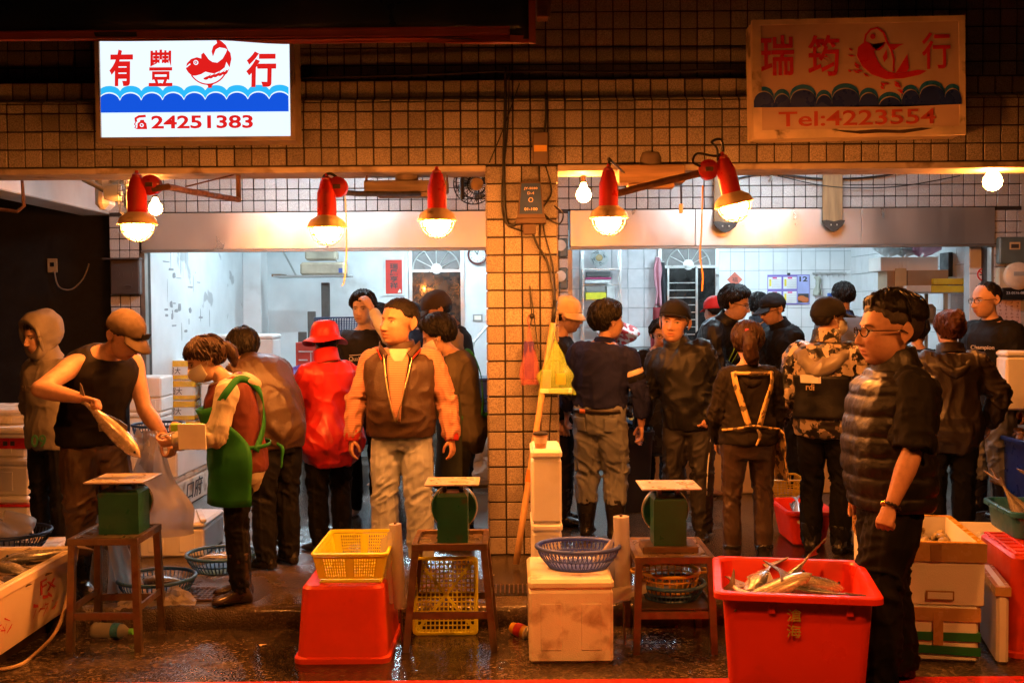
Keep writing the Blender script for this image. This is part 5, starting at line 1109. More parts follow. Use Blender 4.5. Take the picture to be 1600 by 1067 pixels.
# stand with basket and red sacks in the shop
q = at(527, 500, 5.6)
t = thing('stock_stand', 'dark stand of goods behind the red raincoat', 'stand', (q.x, 5.9, 0)); MB().box(-.32, .34, -.25, .3, 0, 1.30, .01).build('cabinet', mat('dark_cabinet', (.04, .045, .06), .6), t)
lattice_crate('dark blue mesh basket on the goods stand', (q.x+.01, 5.85, 1.305), .56, .44, .18, m_navy, 0, .02, panels=False, floor=False)
t, w, h = flatbox('printed_carton', 'red printed box standing before the goods stand', 'box', 468, 512, 534, 586, 5.4, mat('red_carton', (.50, .05, .03), .5, var=.15), .2, 'carton'); [MB().box(*q, .0015).build('printed_mark', mat('pale_print', (.5, .5, .48), .5), t) for q in ((-.13, .06, -.204, -.2, h*.42, h*.50), (.0, .012, -.204, -.2, -h*.3, h*.38), (-.13, -.03, -.204, -.2, -h*.08, h*.0), (-.14, -.03, -.204, -.2, -h*.48, -h*.42))]
MB().box(-w, w, -.19, 0, -at(490, 586, 5.4).z, -h-.001).build('plinth_carton', mat('dark_cabinet'), t)
t = thing('goods_table', 'low blue covered table behind the brown jacket', 'table', (at(470, 640, 4.4).x, 4.6, 0)); MB().box(-.35, .55, -.3, .3, .70, .78, .01).build('table_top', mat('blue_cover', (.02, .03, .09), .5), t); [MB().box(x-.03, x+.03, y-.03, y+.03, 0, .699).build('leg', m_rust, t) for x in (-.3, .5) for y in (-.25, .25)]
t = thing('purple_bag', 'purple plastic bag slumped on the covered table', 'bag', (at(472, 605, 4.4).x, 4.5, .782)); sheetfilm('bag_skin', mat('purple_plastic', (.10, .03, .17), .3), t, baggie, 30, 12, False)
for k in range(4):
    t = thing('blue_crate', ['lowest', 'second', 'third', 'topmost'][k]+' of the stacked blue crates behind the olive top woman', 'crate', (at(742, 620, 3.9).x, 4.2, k*.22), 0, 'stacked blue crates'); MB().box(-.17, .17, -.2, .2, 0, .185, .01).build('crate_wall', m_navy, t); MB().box(-.18, .18, -.21, .21, .186, .215, .006).build('crate_rim', m_navy, t)
t = thing('plastic_heap', 'grey crumpled plastic heap beside the pillar base', 'plastic film', (at(752, 660, 2.6).x, 2.7, .0)); MB().box(-.12, .12, -.1, .1, 0, .42, .03).build('stack_core', mat('grey_foam', (.3, .27, .22), .7), t); sheetfilm('film', m_film, t, lambda u, v: ((u-.5)*.3+.02*rn(u*7, v*7), -.13+.03*rn(u*6, v*6, 2), .08+.4*v+.03*rn(u*5, v*9, 4)), 18, 18, False)
t = thing('handrail', 'grey stair handrail at the white wall below the switch', 'handrail', at(752, 528, 7.5)); MB().tube([(-.16, 0, -.3), (-.1, 0, -.05), (.12, 0, .2)], .02, 8).build('rail', m_alu, t)
# ================================================================== tiled shop
sf = thing('wire_shelf', 'small metal shelf unit holding a desk fan and trays', 'shelf unit', (at(939, 430, YB-.35).x, YB-.35, 0)); sw = 29/S(YB-.35); zf = lambda py: at(939, py, YB-.35).z
for s in (-1, 1):
    for yy in (-.15, .15): MB().box(s*sw-.012, s*sw+.012, yy-.012, yy+.012, 0, zf(392)).build('post', m_alu, sf)
for py in (421, 445, 469, 500): MB().box(-sw, sw, -.16, .16, zf(py)-.01, zf(py)+.01).build('shelf_board', m_alu, sf)
fan('small white desk fan on the top shelf', (at(936, 403, 8.1).x, 8.15, at(936, 403, 8.1).z), .125, 0, mat('fan_white', (.72, .78, .76), .4))
for nm, lb, x0, x1, y0, y1, cl in (('tray', 'dark folded mat on the middle shelf', 915, 952, 425, 433, (.06, .06, .06)), ('tray', 'magenta tray on the middle shelf', 914, 953, 434, 437, (.5, .04, .16)), ('tray', 'white tray under the magenta one', 913, 950, 438, 443, (.8, .8, .8)), ('tray', 'yellow plastic tray on the lower shelf', 914, 945, 457, 468, (.75, .68, .03)), ('plastic_bundle', 'grey plastic bundle on the lower shelf', 914, 943, 448, 456, (.25, .24, .22)), ('plastic_bundle', 'white plastic bundle on the lower shelf', 946, 958, 447, 468, (.6, .6, .58))):
    t, w, h = flatbox(nm, lb, 'tray' if nm == 'tray' else 'plastic', x0, x1, y0, y1, 8.2, mat('plain_%d%d' % (x0, y0), cl, .45, var=.15, vs=12, bump=.2, bs=20), .22, 'form')
def cloth(label, px0, px1, py0, py1, Y, m, seed, cat='cloth', name='hanging_cloth'):
    a, c = at(px0, py1, Y), at(px1, py0, Y); t = thing(name, label, cat, ((a.x+c.x)/2, Y, c.z)); w, h = c.x-a.x, c.z-a.z
    rows = [[((u-.5)*w*(.7+.3*v+.15*rn(v*3, 1, 2, seed))+.02*rn(v*4, u*2, 0, seed), -.04*math.sin(u*9+seed)*(.4+v)-.02*rn(u*4, v*3, 1, seed), -h*v) for u in [k/10 for k in range(11)]] for v in [k/14 for k in range(15)]]
    o = MB().loft(rows, cap=False, closed=False).build('fabric', m, t, True); md = o.modifiers.new('s', 'SOLIDIFY'); md.thickness = .008
    MB().sphere((0, .02, 0), .015, 8, 6).build('hook', m_alu, t, True); return t
cloth('pink towel hanging beside the barred door', 1022, 1034, 402, 478, YB-.12, mat('pink_towel', (.62, .28, .33), .85, var=.15), 1)
cloth('dark coat hanging beside the pink towel', 1030, 1042, 410, 485, YB-.10, mat('dark_coat', (.025, .025, .03), .8), 2)
cloth('dark red cloth hanging below the pink towel', 1018, 1033, 480, 552, YB-.16, mat('dark_red_cloth', (.28, .03, .035), .8), 3)
cloth('pale towel hanging on the hook rail', 1272, 1284, 432, 462, YB-.06, mat('pale_towel', (.5, .5, .42), .85), 4)
cloth('blue cloth under the hook rail', 1291, 1303, 458, 478, YB-.06, mat('blue_cloth', (.05, .13, .42), .8), 5)
t = thing('hook_rail', 'metal hook rail on the white tiles', 'rail', at(1296, 427, YB-.03)); MB().box(-.24, .24, -.012, .012, -.012, .012).build('bar', m_alu, t)
for k in range(6): MB().tube([(-.2+.08*k, -.012, 0), (-.2+.08*k, -.04, -.05), (-.2+.08*k, -.06, -.03)], .006, 5).build('hook', m_alu, t)
t = thing('red_patterned_bundle', 'red and white patterned bag slumped on the counter', 'bag', (at(968, 545, 5.5).x, 5.6, 1.13)); sheetfilm('fabric', mat('red_white_print', rough=.7, var=.05, fn=lambda H, c: H['mixc'](H['mr'](H['noise'](11, 2), .5, .53, 0, 1), (.45, .03, .03), (.62, .52, .48))), t, lambda u, v: tuple(Vector(baggie(u, v))*1.25), 30, 14, True)
# calendar
t, w, h = flatbox('wall_calendar', 'purple bordered wall calendar open at month twelve', 'calendar', 1199, 1265, 429, 476, YB-.02, mat('purple_card', (.22, .16, .52), .4), .006)
wp = mat('white_paper', (.80, .80, .78), .5)
for i in range(2):
    for j in range(2):
        x, z = -w*.70+i*w*.72, h*.45-j*h*.97; MB().box(x-w*.27, x+w*.36, -.0085, -.0062, z-h*.40, z+h*.40).build('month_block', wp, t)
        MB().box(x-w*.22, x-w*.12, -.0105, -.009, z-h*.22, z+h*.25).build('week_bar', mat('yellow_print', (.8, .62, .05), .5), t); MB().box(x-.02, x+w*.15, -.0105, -.009, z+h*.28, z+h*.38).build('month_title', mat('pink_print', (.75, .06, .22), .5), t)
        g = MB(); [g.box(x-w*.08+k*w*.06, x-w*.045+k*w*.06, -.0105, -.009, z+h*.18-r*h*.12, z+h*.21-r*h*.12) for k in range(7) for r in range(5)]; g.build('date_dots', mat('pale_print2', (.45, .35, .42), .5), t)
MB().box(w*.42, w*.97, -.0085, -.0062, -h*.95, h*.95).build('cover_panel', mat('lilac_print', (.42, .45, .78), .5, var=.2, vs=3), t); text('month_number', '12', m_ink, t, (w*.70, -.011, h*.70), 1, w*.38, h*.34, bold=.03)
MB().box(w*.44, w*.95, -.0105, -.009, -h*.9, -h*.28).build('food_photo', mat('dark_print', (.06, .05, .05), .4), t)
for k in range(2): MB().sphere((w*.62+k*w*.15, -.011, -h*.6-.02*k), .05, 12, 8, 1.2, .1, .8).build('salmon_print', mat('salmon_print', (.62, .16, .05), .4), t, True)
MB().box(-.02, .02, -.03, .0, h*.96, h*1.12, .003).build('clip', m_ink, t)
t = thing('red_diamond_paper', 'red diamond paper charm on the white tiles', 'paper charm', at(1148, 437, YB-.02), rot=(0, R(45), 0)); MB().box(-.078, .078, -.003, 0, -.078, .078).build('sheet', mat('faded_red_paper', (.62, .14, .09), .6), t); text('character', '福', m_ink, t, (0, -.005, 0), 1, .08, .07, rot=(math.pi/2, R(-45), 0))
t, w, h = flatbox('small_red_poster', 'small red bordered sheet below the diamond charm', 'poster', 1137, 1160, 448, 470, YB-.02, mat('red_border', (.55, .10, .05), .6), .005); MB().box(-w*.8, w*.8, -.0065, -.0055, -h*.85, h*.6).build('printed_area', mat('yellow_grid_print', (.72, .55, .28), .6, var=.5, vs=60), t)
flatbox('wall_socket', 'white socket plate on the tiles below the charm', 'socket', 1147, 1157, 500, 508, YB-.01, mat('white_lid'), .012, 'plate')
# counter with boxes
ct = thing('fish_counter', 'long low foam and wood fish counter across the tiled shop', 'counter', (2.2, 2.55, 0)); MB().box(-1.25, 1.2, -.35, .35, 0, .50, .01).build('counter_front', mat('pale_counter', (.62, .50, .36), .55, var=.12), ct); MB().box(-1.27, 1.22, -.37, .37, .501, .545, .008).build('counter_top', mat('wet_counter_top', (.55, .50, .42), .15, var=.2), ct)
t = thing('waste_bin', 'dark waste bin with a black liner beside the cargo jeans', 'bin', (at(990, 760, 1.4).x, 1.55, 0)); b = MB(); b.loft([_rr(.12, .14, .03, 0), _rr(.15, .17, .03, .6), _rr(.165, .185, .03, .6), _rr(.165, .185, .03, .63), _rr(.14, .16, .03, .63), _rr(.12, .14, .03, .1)]); b.build('bin_body', mat('navy_bin', (.015, .018, .035), .4), t, 40); sheetfilm('liner', mat('black_liner', (.01, .01, .01), .3), t, lambda u, v: ((.168+.012*v)*math.cos(6.283*u), (.188+.012*v)*math.sin(6.283*u), .645-.10*v+.015*math.sin(9*6.283*u)), 40, 4, False)
for k, (x0, x1, y0, y1, Y, lb) in enumerate(((955, 987, 547, 590, 2.5, 'white foam box stacked high behind the navy sweater man'), (975, 1001, 573, 612, 2.3, 'white foam box beside the brown baskets'), (1002, 1030, 550, 562, 3.6, 'distant white foam lid behind the cap wearing customer'), (1490, 1530, 515, 600, 4.2, 'white foam box behind the black sweatshirt man'), (1572, 1612, 548, 641, .9, 'large white foam box printed with a red fish at the picture edge'))):
    a, c = at(x0, y1, Y), at(x1, y0, Y); foam_box(lb, ((a.x+c.x)/2, Y+.2, a.z), c.x-a.x, .4, c.z-a.z, 0, True, None, .045, 'counter foam boxes', False)
for k, (py0, py1, r_) in enumerate(((562, 590, .20), (590, 612, .20), (606, 640, .2))):
    q = at(1010, py1, 2.6); round_basket(['topmost', 'middle', 'lowest'][k]+' brown woven basket on the fish counter', (q.x, 2.62, q.z), r_, (py1-py0)/S(2.6), mat('brown_weave', (.26, .18, .07), .7, var=.25), 60, 4, .88)
q = at(1022, 592, 2.3); t = tub('round cornered blue tub on the fish counter', (q.x+.03, 2.3, q.z-.1), .26, .26, .2, mat('bright_blue_plastic2', (.03, .08, .28), .35), 0, False, .03, .012)
t = thing('teal_basin', 'teal basin on the counter by the jeans pocket', 'basin', (at(998, 668, 1.9).x, 2.0, .547)); MB().lathe([(.001, .004), (.12, .004), (.16, .09), (.165, .09), (.125, 0), (.001, 0)], 28).build('basin_shell', m_teal, t, 40)
t = thing('yellow_bag', 'yellow plastic bag lying on the fish counter', 'bag', (at(1010, 640, 2.3).x, 2.25, .547)); sheetfilm('bag_skin', mat('yellow_film', (.75, .52, .04), .35), t, lambda u, v: tuple(Vector(baggie(u, v))*.75), 26, 10, False)
lattice_crate('small brown lattice basket on the floor behind the leather trousers', (at(1228, 792, 1.6).x, 1.75, 0), .30, .34, .22, m_ora, 0, .02, panels=False, nwx=5, nwy=6, nz=4)
# shelf rack on the receding wall
RX0, RX1, RY = at(1384, 460, 5.6).x, at(1535, 460, 4.6).x, 5.0
rk = thing('steel_rack', 'steel rack with loaded shelves in front of the receding tile wall', 'rack', (0, RY, 0))
for x in (RX0+.35, RX1-.05):
    for yy in (-.25, .3): MB().box(x-.018, x+.018, yy-.018, yy+.018, 0, 1.70).build('post', mat('bronze_steel', (.42, .30, .18), .4, metal=.6), rk)
for z in (.55, 1.36, 1.70): MB().box(RX0, RX1, -.28, .33, z, z+.022, .003).build('shelf_board', m_alu, rk)
MB().box(RX0+.4, RX1-.08, -.265, -.258, 1.385, 1.695).build('glass_front', film_mat('cabinet_glass', (.4, .42, .42), .7, .05), rk)
def onrack(name, label, cat, x0, x1, y0, y1, m, z=None, d=.35, Y=4.8, bev=.004, part='form'):
    a, c = at(x0, y1, Y), at(x1, y0, Y); t = thing(name, label, cat, ((a.x+c.x)/2, Y+d/2, a.z if z is None else z)); w, h = (c.x-a.x)/2, c.z-a.z; MB().box(-w, w, -d/2, d/2, 0, h, bev).build(part, m, t); return t
onrack('cardboard_box', 'brown cardboard box with an open flap on the rack', 'carton', 1418, 1482, 424, 458, m_card, 1.723, .4)
t = onrack('cardboard_box', 'smaller cardboard box at the end of the rack', 'carton', 1386, 1416, 426, 459, m_card, 1.723, .3); MB().box(-.02, .10, -.17, -.155, .06, .25, .002).build('flap', mat('pale_card', (.6, .46, .25), .7), t)
t = onrack('foam_tray', 'white foam tray stacked on the cardboard boxes', 'box', 1376, 1466, 401, 423, m_eps, at(1420, 423, 4.8).z, .4)
for k in range(3): MB().box(-.12+.045*k, -.095+.045*k, -.204, -.195, .03, .11, .003).build('moulded_rib', m_eps, t)
for k, (px, cl, s) in enumerate(((1392, (.75, .76, .76), .7), (1418, (.7, .75, .72), .65), (1445, (.80, .42, .55), 1.0))):
    t = thing('plastic_bag', ['clear bag at the end of the foam tray', 'clear bag with green print on the foam tray', 'pink striped plastic bag on the foam tray'][k], 'bag', (at(px, 402, 4.9).x, 5.0, at(px, 402, 4.9).z)); sheetfilm('bag_skin', film_mat('shelf_bag_%d' % k, cl, .25), t, lambda u, v: tuple(Vector(baggie(u, v))*s*(1+.2*rn(u*12, v*9, k))), 34, 12, False)
onrack('red_case', 'dark red case on top of the rack bags', 'case', 1398, 1436, 384, 394, mat('dark_red_case', (.22, .02, .02), .4), None, .25, 5.2)
onrack('plastic_tray', 'bright yellow tray on the rack', 'tray', 1455, 1507, 446, 457, mat('bright_yellow', (.75, .62, .02), .4), None, .35, 4.7); onrack('plastic_tray', 'second yellow tray stacked above the first', 'tray', 1458, 1511, 435, 445, mat('bright_yellow'), None, .35, 4.75)
onrack('paper_pile', 'pile of white papers beside the yellow trays', 'paper', 1416, 1455, 446, 456, wp, None, .3, 4.7); onrack('water_heater', 'polished steel water heater standing on the rack', 'heater', 1489, 1509, 393, 432, m_steel, None, .25, 5.0, .02); onrack('dark_case', 'dark cabinet beside the water heater', 'case', 1482, 1489, 394, 432, m_cable, None, .25, 5.0)
onrack('sack', 'brown sacks on the lower rack shelf', 'sack', 1420, 1465, 462, 492, mat('brown_sack', (.25, .17, .09), .8, var=.3, vs=8, bump=.6, bs=12), 1.383, .35, 4.75, .04); onrack('blue_tool', 'blue bundle on the lower rack shelf', 'bundle', 1482, 1498, 485, 492, mat('blue_cloth'), 1.383, .2, 4.75, .02)
onrack('yellow_pipe', 'short yellow pipe on the wall above the rack', 'pipe', 1489, 1497, 378, 393, mat('bright_yellow'), None, .06, 5.3, .01)
q = at(1536, 429, 3.72); t = thing('no_smoking_sign', 'red ringed no smoking sticker on the wall return', 'sign', (q.x, 3.72, q.z)); MB().lathe([(.001, .002), (.062, .002), (.062, 0)], 24, axis='Y').build('disc', wp, t); g = MB(); g.ring((0, -.004, 0), .055, .007, 28, 5, axis='Y'); g.build('red_ring', m_redtape, t); MB().box(-.05, .05, -.006, -.003, -.006, .006).xf(Matrix.Rotation(R(40), 4, 'Y')).build('red_bar', m_redtape, t); MB().box(-.035, .03, -.0035, -.002, -.008, .004).build('cigarette', m_ink, t)
t = thing('wall_return', 'white tiled wall return behind the black sweatshirt man', 'wall', (0, 3.74, 0)); a, c = at(1514, 440, 3.74), at(1550, 440, 3.74); MB().box(a.x, c.x+.1, .0, .12, 0, 2.15).build('wall_core', m_wg, t)
for j in range(8): link('tile', tile_mesh(m_wt, c.x-a.x-.006, .2475-.006), t, ((a.x+c.x)/2, 0, .15+(j+.5)*.2475))
# blue bins at the picture edge
t = tub('deep blue bin of crabs at the picture edge', (3.98, .95, 0), .72, .5, .62, mat('deep_blue_plastic', (.012, .03, .14), .35, var=.15), 0, False, .03, .02)
b = MB(); random.seed(3)
for k in range(60): n0 = len(b.v); b.sphere((0, 0, 0), random.uniform(.035, .06), 8, 5, 1.3, .8, .5); b.xf(Matrix.Translation((random.uniform(-.3, .3), random.uniform(-.2, .2), .60+random.uniform(-.02, .05))) @ Euler((random.uniform(-.6, .6), random.uniform(-.6, .6), random.uniform(0, 6))).to_matrix().to_4x4(), n0)
b.box(-.3, .3, -.2, .2, .3, .58); o = b.build('catch', mat('brown_catch', (.16, .09, .05), .3, var=.5, vs=20), t, True); o['kind'] = 'stuff'
t = tub('flat red tray behind the blue bin at the picture edge', (4.05, 1.35, .72), .8, .3, .16, m_redp, 0, False, .02, .015, name='plastic_tray')
t = thing('tray_trestle', 'trestle under the flat red tray', 'trestle', (4.05, 1.35, 0)); MB().box(-.38, .38, -.12, .12, .68, .719).build('plank', mat('wet_dark_wood'), t); [MB().box(x-.03, x+.03, -.1, .1, 0, .679).build('leg', mat('wet_dark_wood'), t) for x in (-.3, .3)]
# ================================================================== people
def smooth01(a, b, x):
    t = np.clip((x-a)/(b-a), 0, 1); return t*t*(3-2*t)
def get_co(me):
    a = np.empty(len(me.vertices)*3); me.vertices.foreach_get('co', a); return a.reshape(-1, 3)
def set_co(me, a): me.vertices.foreach_set('co', np.ascontiguousarray(a).ravel()); me.update()
def get_no(me):
    a = np.empty(len(me.vertices)*3); me.vertex_normals.foreach_get('vector', a); return a.reshape(-1, 3)
def evaluate(me, mods):
    o = bpy.data.objects.new('tmp', me)
    for kind, kw in mods:
        md = o.modifiers.new('m', kind)
        for a, v in kw.items(): setattr(md, a, v)
    return tmp_eval(o)
def remesh(mb, vox, it=6, fac=.5):
    me = mb.mesh([]); fix(me)
    out = evaluate(me, [('REMESH', dict(mode='VOXEL', voxel_size=vox, use_smooth_shade=True)), ('SMOOTH', dict(factor=fac, iterations=it))])
    bpy.data.meshes.remove(me); return out
def finish(me, m, name, parent, smooth=True):
    me.materials.clear()
    for x in (m if isinstance(m, (list, tuple)) else [m]): me.materials.append(x)
    if smooth: me.polygons.foreach_set('use_smooth', [True]*len(me.polygons))
    me.update(); return link(name, me, parent)
def paint(me, rgb):
    c = me.color_attributes.new('Col', 'FLOAT_COLOR', 'POINT'); a = np.ones((len(me.vertices), 4), np.float32); a[:, :3] = rgb; c.data.foreach_set('color', a.ravel())
V = Vector
m_skin = mat('skin', rough=.5, var=.10, vs=45, bump=.10, bs=220, spec=.32, attr='Col', sss=.0, rv=.06)
m_hair = mat('dark_hair', (.007, .0055, .0045), .5, var=.5, vs=70, bump=.5, bs=160, spec=.22, stretch=(1, 1, .25))
m_hair_b = mat('brown_hair', (.022, .0095, .005), .48, var=.5, vs=70, bump=.5, bs=160, spec=.25, stretch=(1, 1, .25))
m_hair_r = mat('reddish_hair', (.055, .017, .007), .48, var=.5, vs=70, bump=.5, bs=160, spec=.25)
m_hair_g = mat('greying_hair', (.09, .08, .07), .5, var=.5, vs=80, bump=.5, bs=160)
def fab(name, col=(.5, .5, .5), rough=.8, **kw):
    d = dict(var=.14, vs=9, bump=.25, bs=320, sheen=.0, spec=.16, rv=.08); d.update(kw); return mat(name, col, rough, **d)
TOR = [(.76, .150, .100, .0), (.80, .160, .108, .0), (.87, .173, .120, .004), (.94, .172, .118, .004), (1.02, .158, .108, 0), (1.10, .150, .104, -.002), (1.20, .160, .112, -.004), (1.29, .174, .118, -.002), (1.36, .176, .108, .008), (1.405, .150, .088, .014), (1.435, .095, .070, .014), (1.46, .066, .060, .010), (1.50, .056, .057, .004)]
class Sk:
    def __init__(s, H=1.70, hs=1.1, face=0, lean=0, side=0, twist=0, head=(0, 0, 0), arms=None, legs=None, fat=0.0, broad=1.0, stance=.10, hunch=0, hips=1.0):
        s.k = H/(1.610+.118*hs); s.face = R(face); s.lean, s.side, s.twist = R(lean), R(side), R(twist); s.fat, s.broad = fat, broad; s.hunch = R(hunch); s.hips = hips
        zs = np.linspace(.70, 1.56, 87); P = []; c = V((0, 0, .70)); s.fr = []
        for z in zs:
            u = float(smooth01(.92, 1.22, z)); h = float(smooth01(1.22, 1.46, z)); a = s.lean*u+s.hunch*h
            M = Matrix.Rotation(s.twist*float(smooth01(.95, 1.35, z)), 3, 'Z') @ Matrix.Rotation(s.side*u, 3, 'Y') @ Matrix.Rotation(a, 3, 'X')
            s.fr.append((c.copy(), M)); c = c + M @ V((0, 0, .01))
        s.inv = Matrix.Rotation(-s.face, 3, 'Z')
        c, M = s.spine(1.455); hy, hp, hr = [R(q) for q in head]
        nk = M @ Matrix.Rotation(hy*.3, 3, 'Z') @ Matrix.Rotation(-s.lean*.35+hp*.5, 3, 'X')
        s.neck0 = c; s.neck1 = c + nk @ V((0, -.012, .06))
        HM = Matrix.Rotation(s.twist+hy, 3, 'Z') @ Matrix.Rotation(hr, 3, 'Y') @ Matrix.Rotation(hp, 3, 'X')
        s.HM = HM; s.hc = s.neck1 + HM @ V((0, -.018, .082))
        s.headM = Matrix.Translation(s.hc) @ HM.to_4x4()
        arms = arms or {}; s.arm = {}
        for sd, sg in (('L', 1), ('R', -1)):
            up, fo, pose, pn, sh = (list(arms.get(sd, ())) + [None]*5)[:5]
            up = s.inv @ V(up) if up else V((sg*.16, .06, -1)); fo = s.inv @ V(fo) if fo else V((sg*.02, -.16, -1))
            c, M = s.spine(1.352); S0 = c + M @ V((sg*(.166*broad+.016*fat), .010, .0+(sh or 0))); up.normalize(); fo.normalize()
            E_ = S0 + up*.285; W0 = E_ + fo*.245
            n = s.inv @ V(pn) if pn else V((-sg, 0, 0)); n = (n - fo*n.dot(fo)); n = n.normalized() if n.length > .05 else fo.orthogonal().normalized()
            s.arm[sd] = (S0, E_, W0, fo, n, pose or 'relaxed')
        s.leg = {}; legs = legs or {}
        for sd, sg in (('L', 1), ('R', -1)):
            dx, dy, kn = (list(legs.get(sd, ())) + [0]*3)[:3]
            F = V((sg*stance+dx, dy, .085)); Hh = V((sg*.088*hips, 0, .88)); K = (F+Hh)/2 + V((sg*.008, -.022-kn, .02)); s.leg[sd] = (Hh, K, F, sg)
    def spine(s, z):
        t = (z-.70)/.01; i = max(0, min(85, int(t))); f = t-i; a, b_ = s.fr[i], s.fr[i+1]; return a[0].lerp(b_[0], f), a[1]
    def dims(s, z):
        for a, b_ in zip(TOR[:-1], TOR[1:]):
            if a[0] <= z <= b_[0] or b_ is TOR[-1]:
                f = min(1, max(0, (z-a[0])/(b_[0]-a[0]))); hw, hd, y = [a[i]+(b_[i]-a[i])*f for i in (1, 2, 3)]; break
        g = math.exp(-((z-1.06)/.15)**2)*s.fat; g2 = math.exp(-((z-1.28)/.2)**2)*s.fat
        w = s.broad if z > 1.15 else (s.hips if z < .98 else 1.0)
        return hw*w+g*.045+g2*.015, hd+g*.055+g2*.02, y-g*.030
    def ring(s, z, off=0.0, n=28, a0=0, a1=360, e=.86, offy=None):
        hw, hd, y = s.dims(z); c, M = s.spine(z); out = []; full = (a1-a0) >= 359; m = n if full else n+1
        for i in range(m):
            t = R(a0+(a1-a0)*i/n); x = math.copysign(abs(math.cos(t))**e, math.cos(t)); q = math.copysign(abs(math.sin(t))**e, math.sin(t))
            out.append(c + M @ V((x*(hw+off), y+q*(hd+(off if offy is None else offy)), 0)))
        return out
def path(pts, n=4):
    P = [V(p) for p in pts]; out = []
    for i in range(len(P)-1):
        a, b_, c, d = P[max(i-1, 0)], P[i], P[i+1], P[min(i+2, len(P)-1)]
        for k in range(n):
            t = k/n; out.append(.5*((2*b_)+(c-a)*t+(2*a-5*b_+4*c-d)*t*t+(3*b_-a-3*c+d)*t**3))
    return out+[P[-1]]
def interp(a, n=4):
    o = []
    for i in range(len(a)-1): o += [a[i]+(a[i+1]-a[i])*k/n for k in range(n)]
    return o+[a[-1]]
def limb(b, pts, rad, n=14, seg=4): b.tube(path(pts, seg), interp(rad, seg), n)
# ---------------------------------------------------------------- head
def head_grid(nl, nv):
    u = np.linspace(0, 2*np.pi, nl, endpoint=False); az = u-.42*np.sin(u)      # denser towards the face (az = 0 is the front)
    el = np.linspace(-np.pi/2, np.pi/2, nv+2)[1:-1]
    A, E_ = np.meshgrid(az, el); return A.ravel(), E_.ravel()
def ell(D, c, r):
    c = np.array(c); r = np.array(r); d = D/r; o = -c/r; A = (d*d).sum(1); B = (d*o).sum(1); C = (o*o).sum()-1
    return (-B+np.sqrt(np.maximum(0, B*B-A*C)))/A
def head_r(D, hp):
    wf = hp.get('w', 1.0); jw = hp.get('jaw', 1.0)
    r1 = ell(D, (0, .012, .030), (.078*wf, .098, .088)); r2 = ell(D, (0, -.022, -.050), (.059*wf*jw, .068, .071)); r3 = ell(D, (0, -.045, -.020), (.060*wf, .052, .065))
    p = 12.0; return (r1**p+r2**p+r3**p)**(1/p)/1.03
def dirs(A, E_): return np.stack([np.sin(A)*np.cos(E_), -np.cos(A)*np.cos(E_), np.sin(E_)], 1)
def sph_mesh(A, E_, r, nl, nv):
    D = dirs(A, E_); P = D*r[:, None]; top = np.array([[0, 0, r[-nl:].mean()]]); bot = np.array([[0, 0, -r[:nl].mean()]]); P = np.vstack([P, bot, top]); N = nl*nv
    f = [(i*nl+j, i*nl+(j+1) % nl, (i+1)*nl+(j+1) % nl, (i+1)*nl+j) for i in range(nv-1) for j in range(nl)]
    f += [(N, (j+1) % nl, j) for j in range(nl)]+[(N+1, (nv-1)*nl+j, (nv-1)*nl+(j+1) % nl) for j in range(nl)]
    return P, f
def G2(x, z, cx, cz, sx, sz): return np.exp(-((x-cx)/sx)**2-((z-cz)/sz)**2)
def face_relief(P, hp):
    x, y, z = P.T; ax = np.abs(x); fr = smooth01(.01, -.045, y); d = np.zeros(len(P)); fat = hp.get('w', 1.0)-1
    d += .0060*G2(ax, z, .026, .025, .024, .009) - .0115*G2(ax, z, .031, .006, .018, .0115) - .004*G2(ax, z, .013, .012, .007, .012)
    d += .0062*G2(ax, z, .031, .003, .013, .007)                                   # lids over the eyeball
    d -= .0022*G2(ax, z, .031, -.0045, .015, .0022)
    nb = smooth01(.020, -.036, z); d += (.004+.0175*nb)*np.exp(-(x/(.0065+.0075*nb))**2)*smooth01(-.0455, -.036, z)*smooth01(.034, .008, z)
    d += .0085*G2(ax, z, .0135, -.0365, .0065, .0065)*smooth01(-.047, -.040, z)
    d += .0050*G2(x, z, 0, -.0575, .020, .0055) + .0058*G2(x, z, 0, -.0710, .017, .0060) - .0050*np.exp(-((z+.0640+.02*0)/.0022)**2)*np.exp(-(x/.021)**4) - .003*G2(x, z, 0, -.0800, .02, .005)
    d += .0085*G2(x, z, 0, -.097, .017, .012) + (.004+.02*fat)*G2(ax, z, .042, -.022, .02, .018) - .0015*G2(x, z, 0, -.050, .004, .006)
    d += (.001+.02*fat)*G2(ax, z, .040, -.062, .016, .03)
    P = P.copy(); P[:, 1] -= d*fr; P[:, 0] *= 1+.0*d; return P
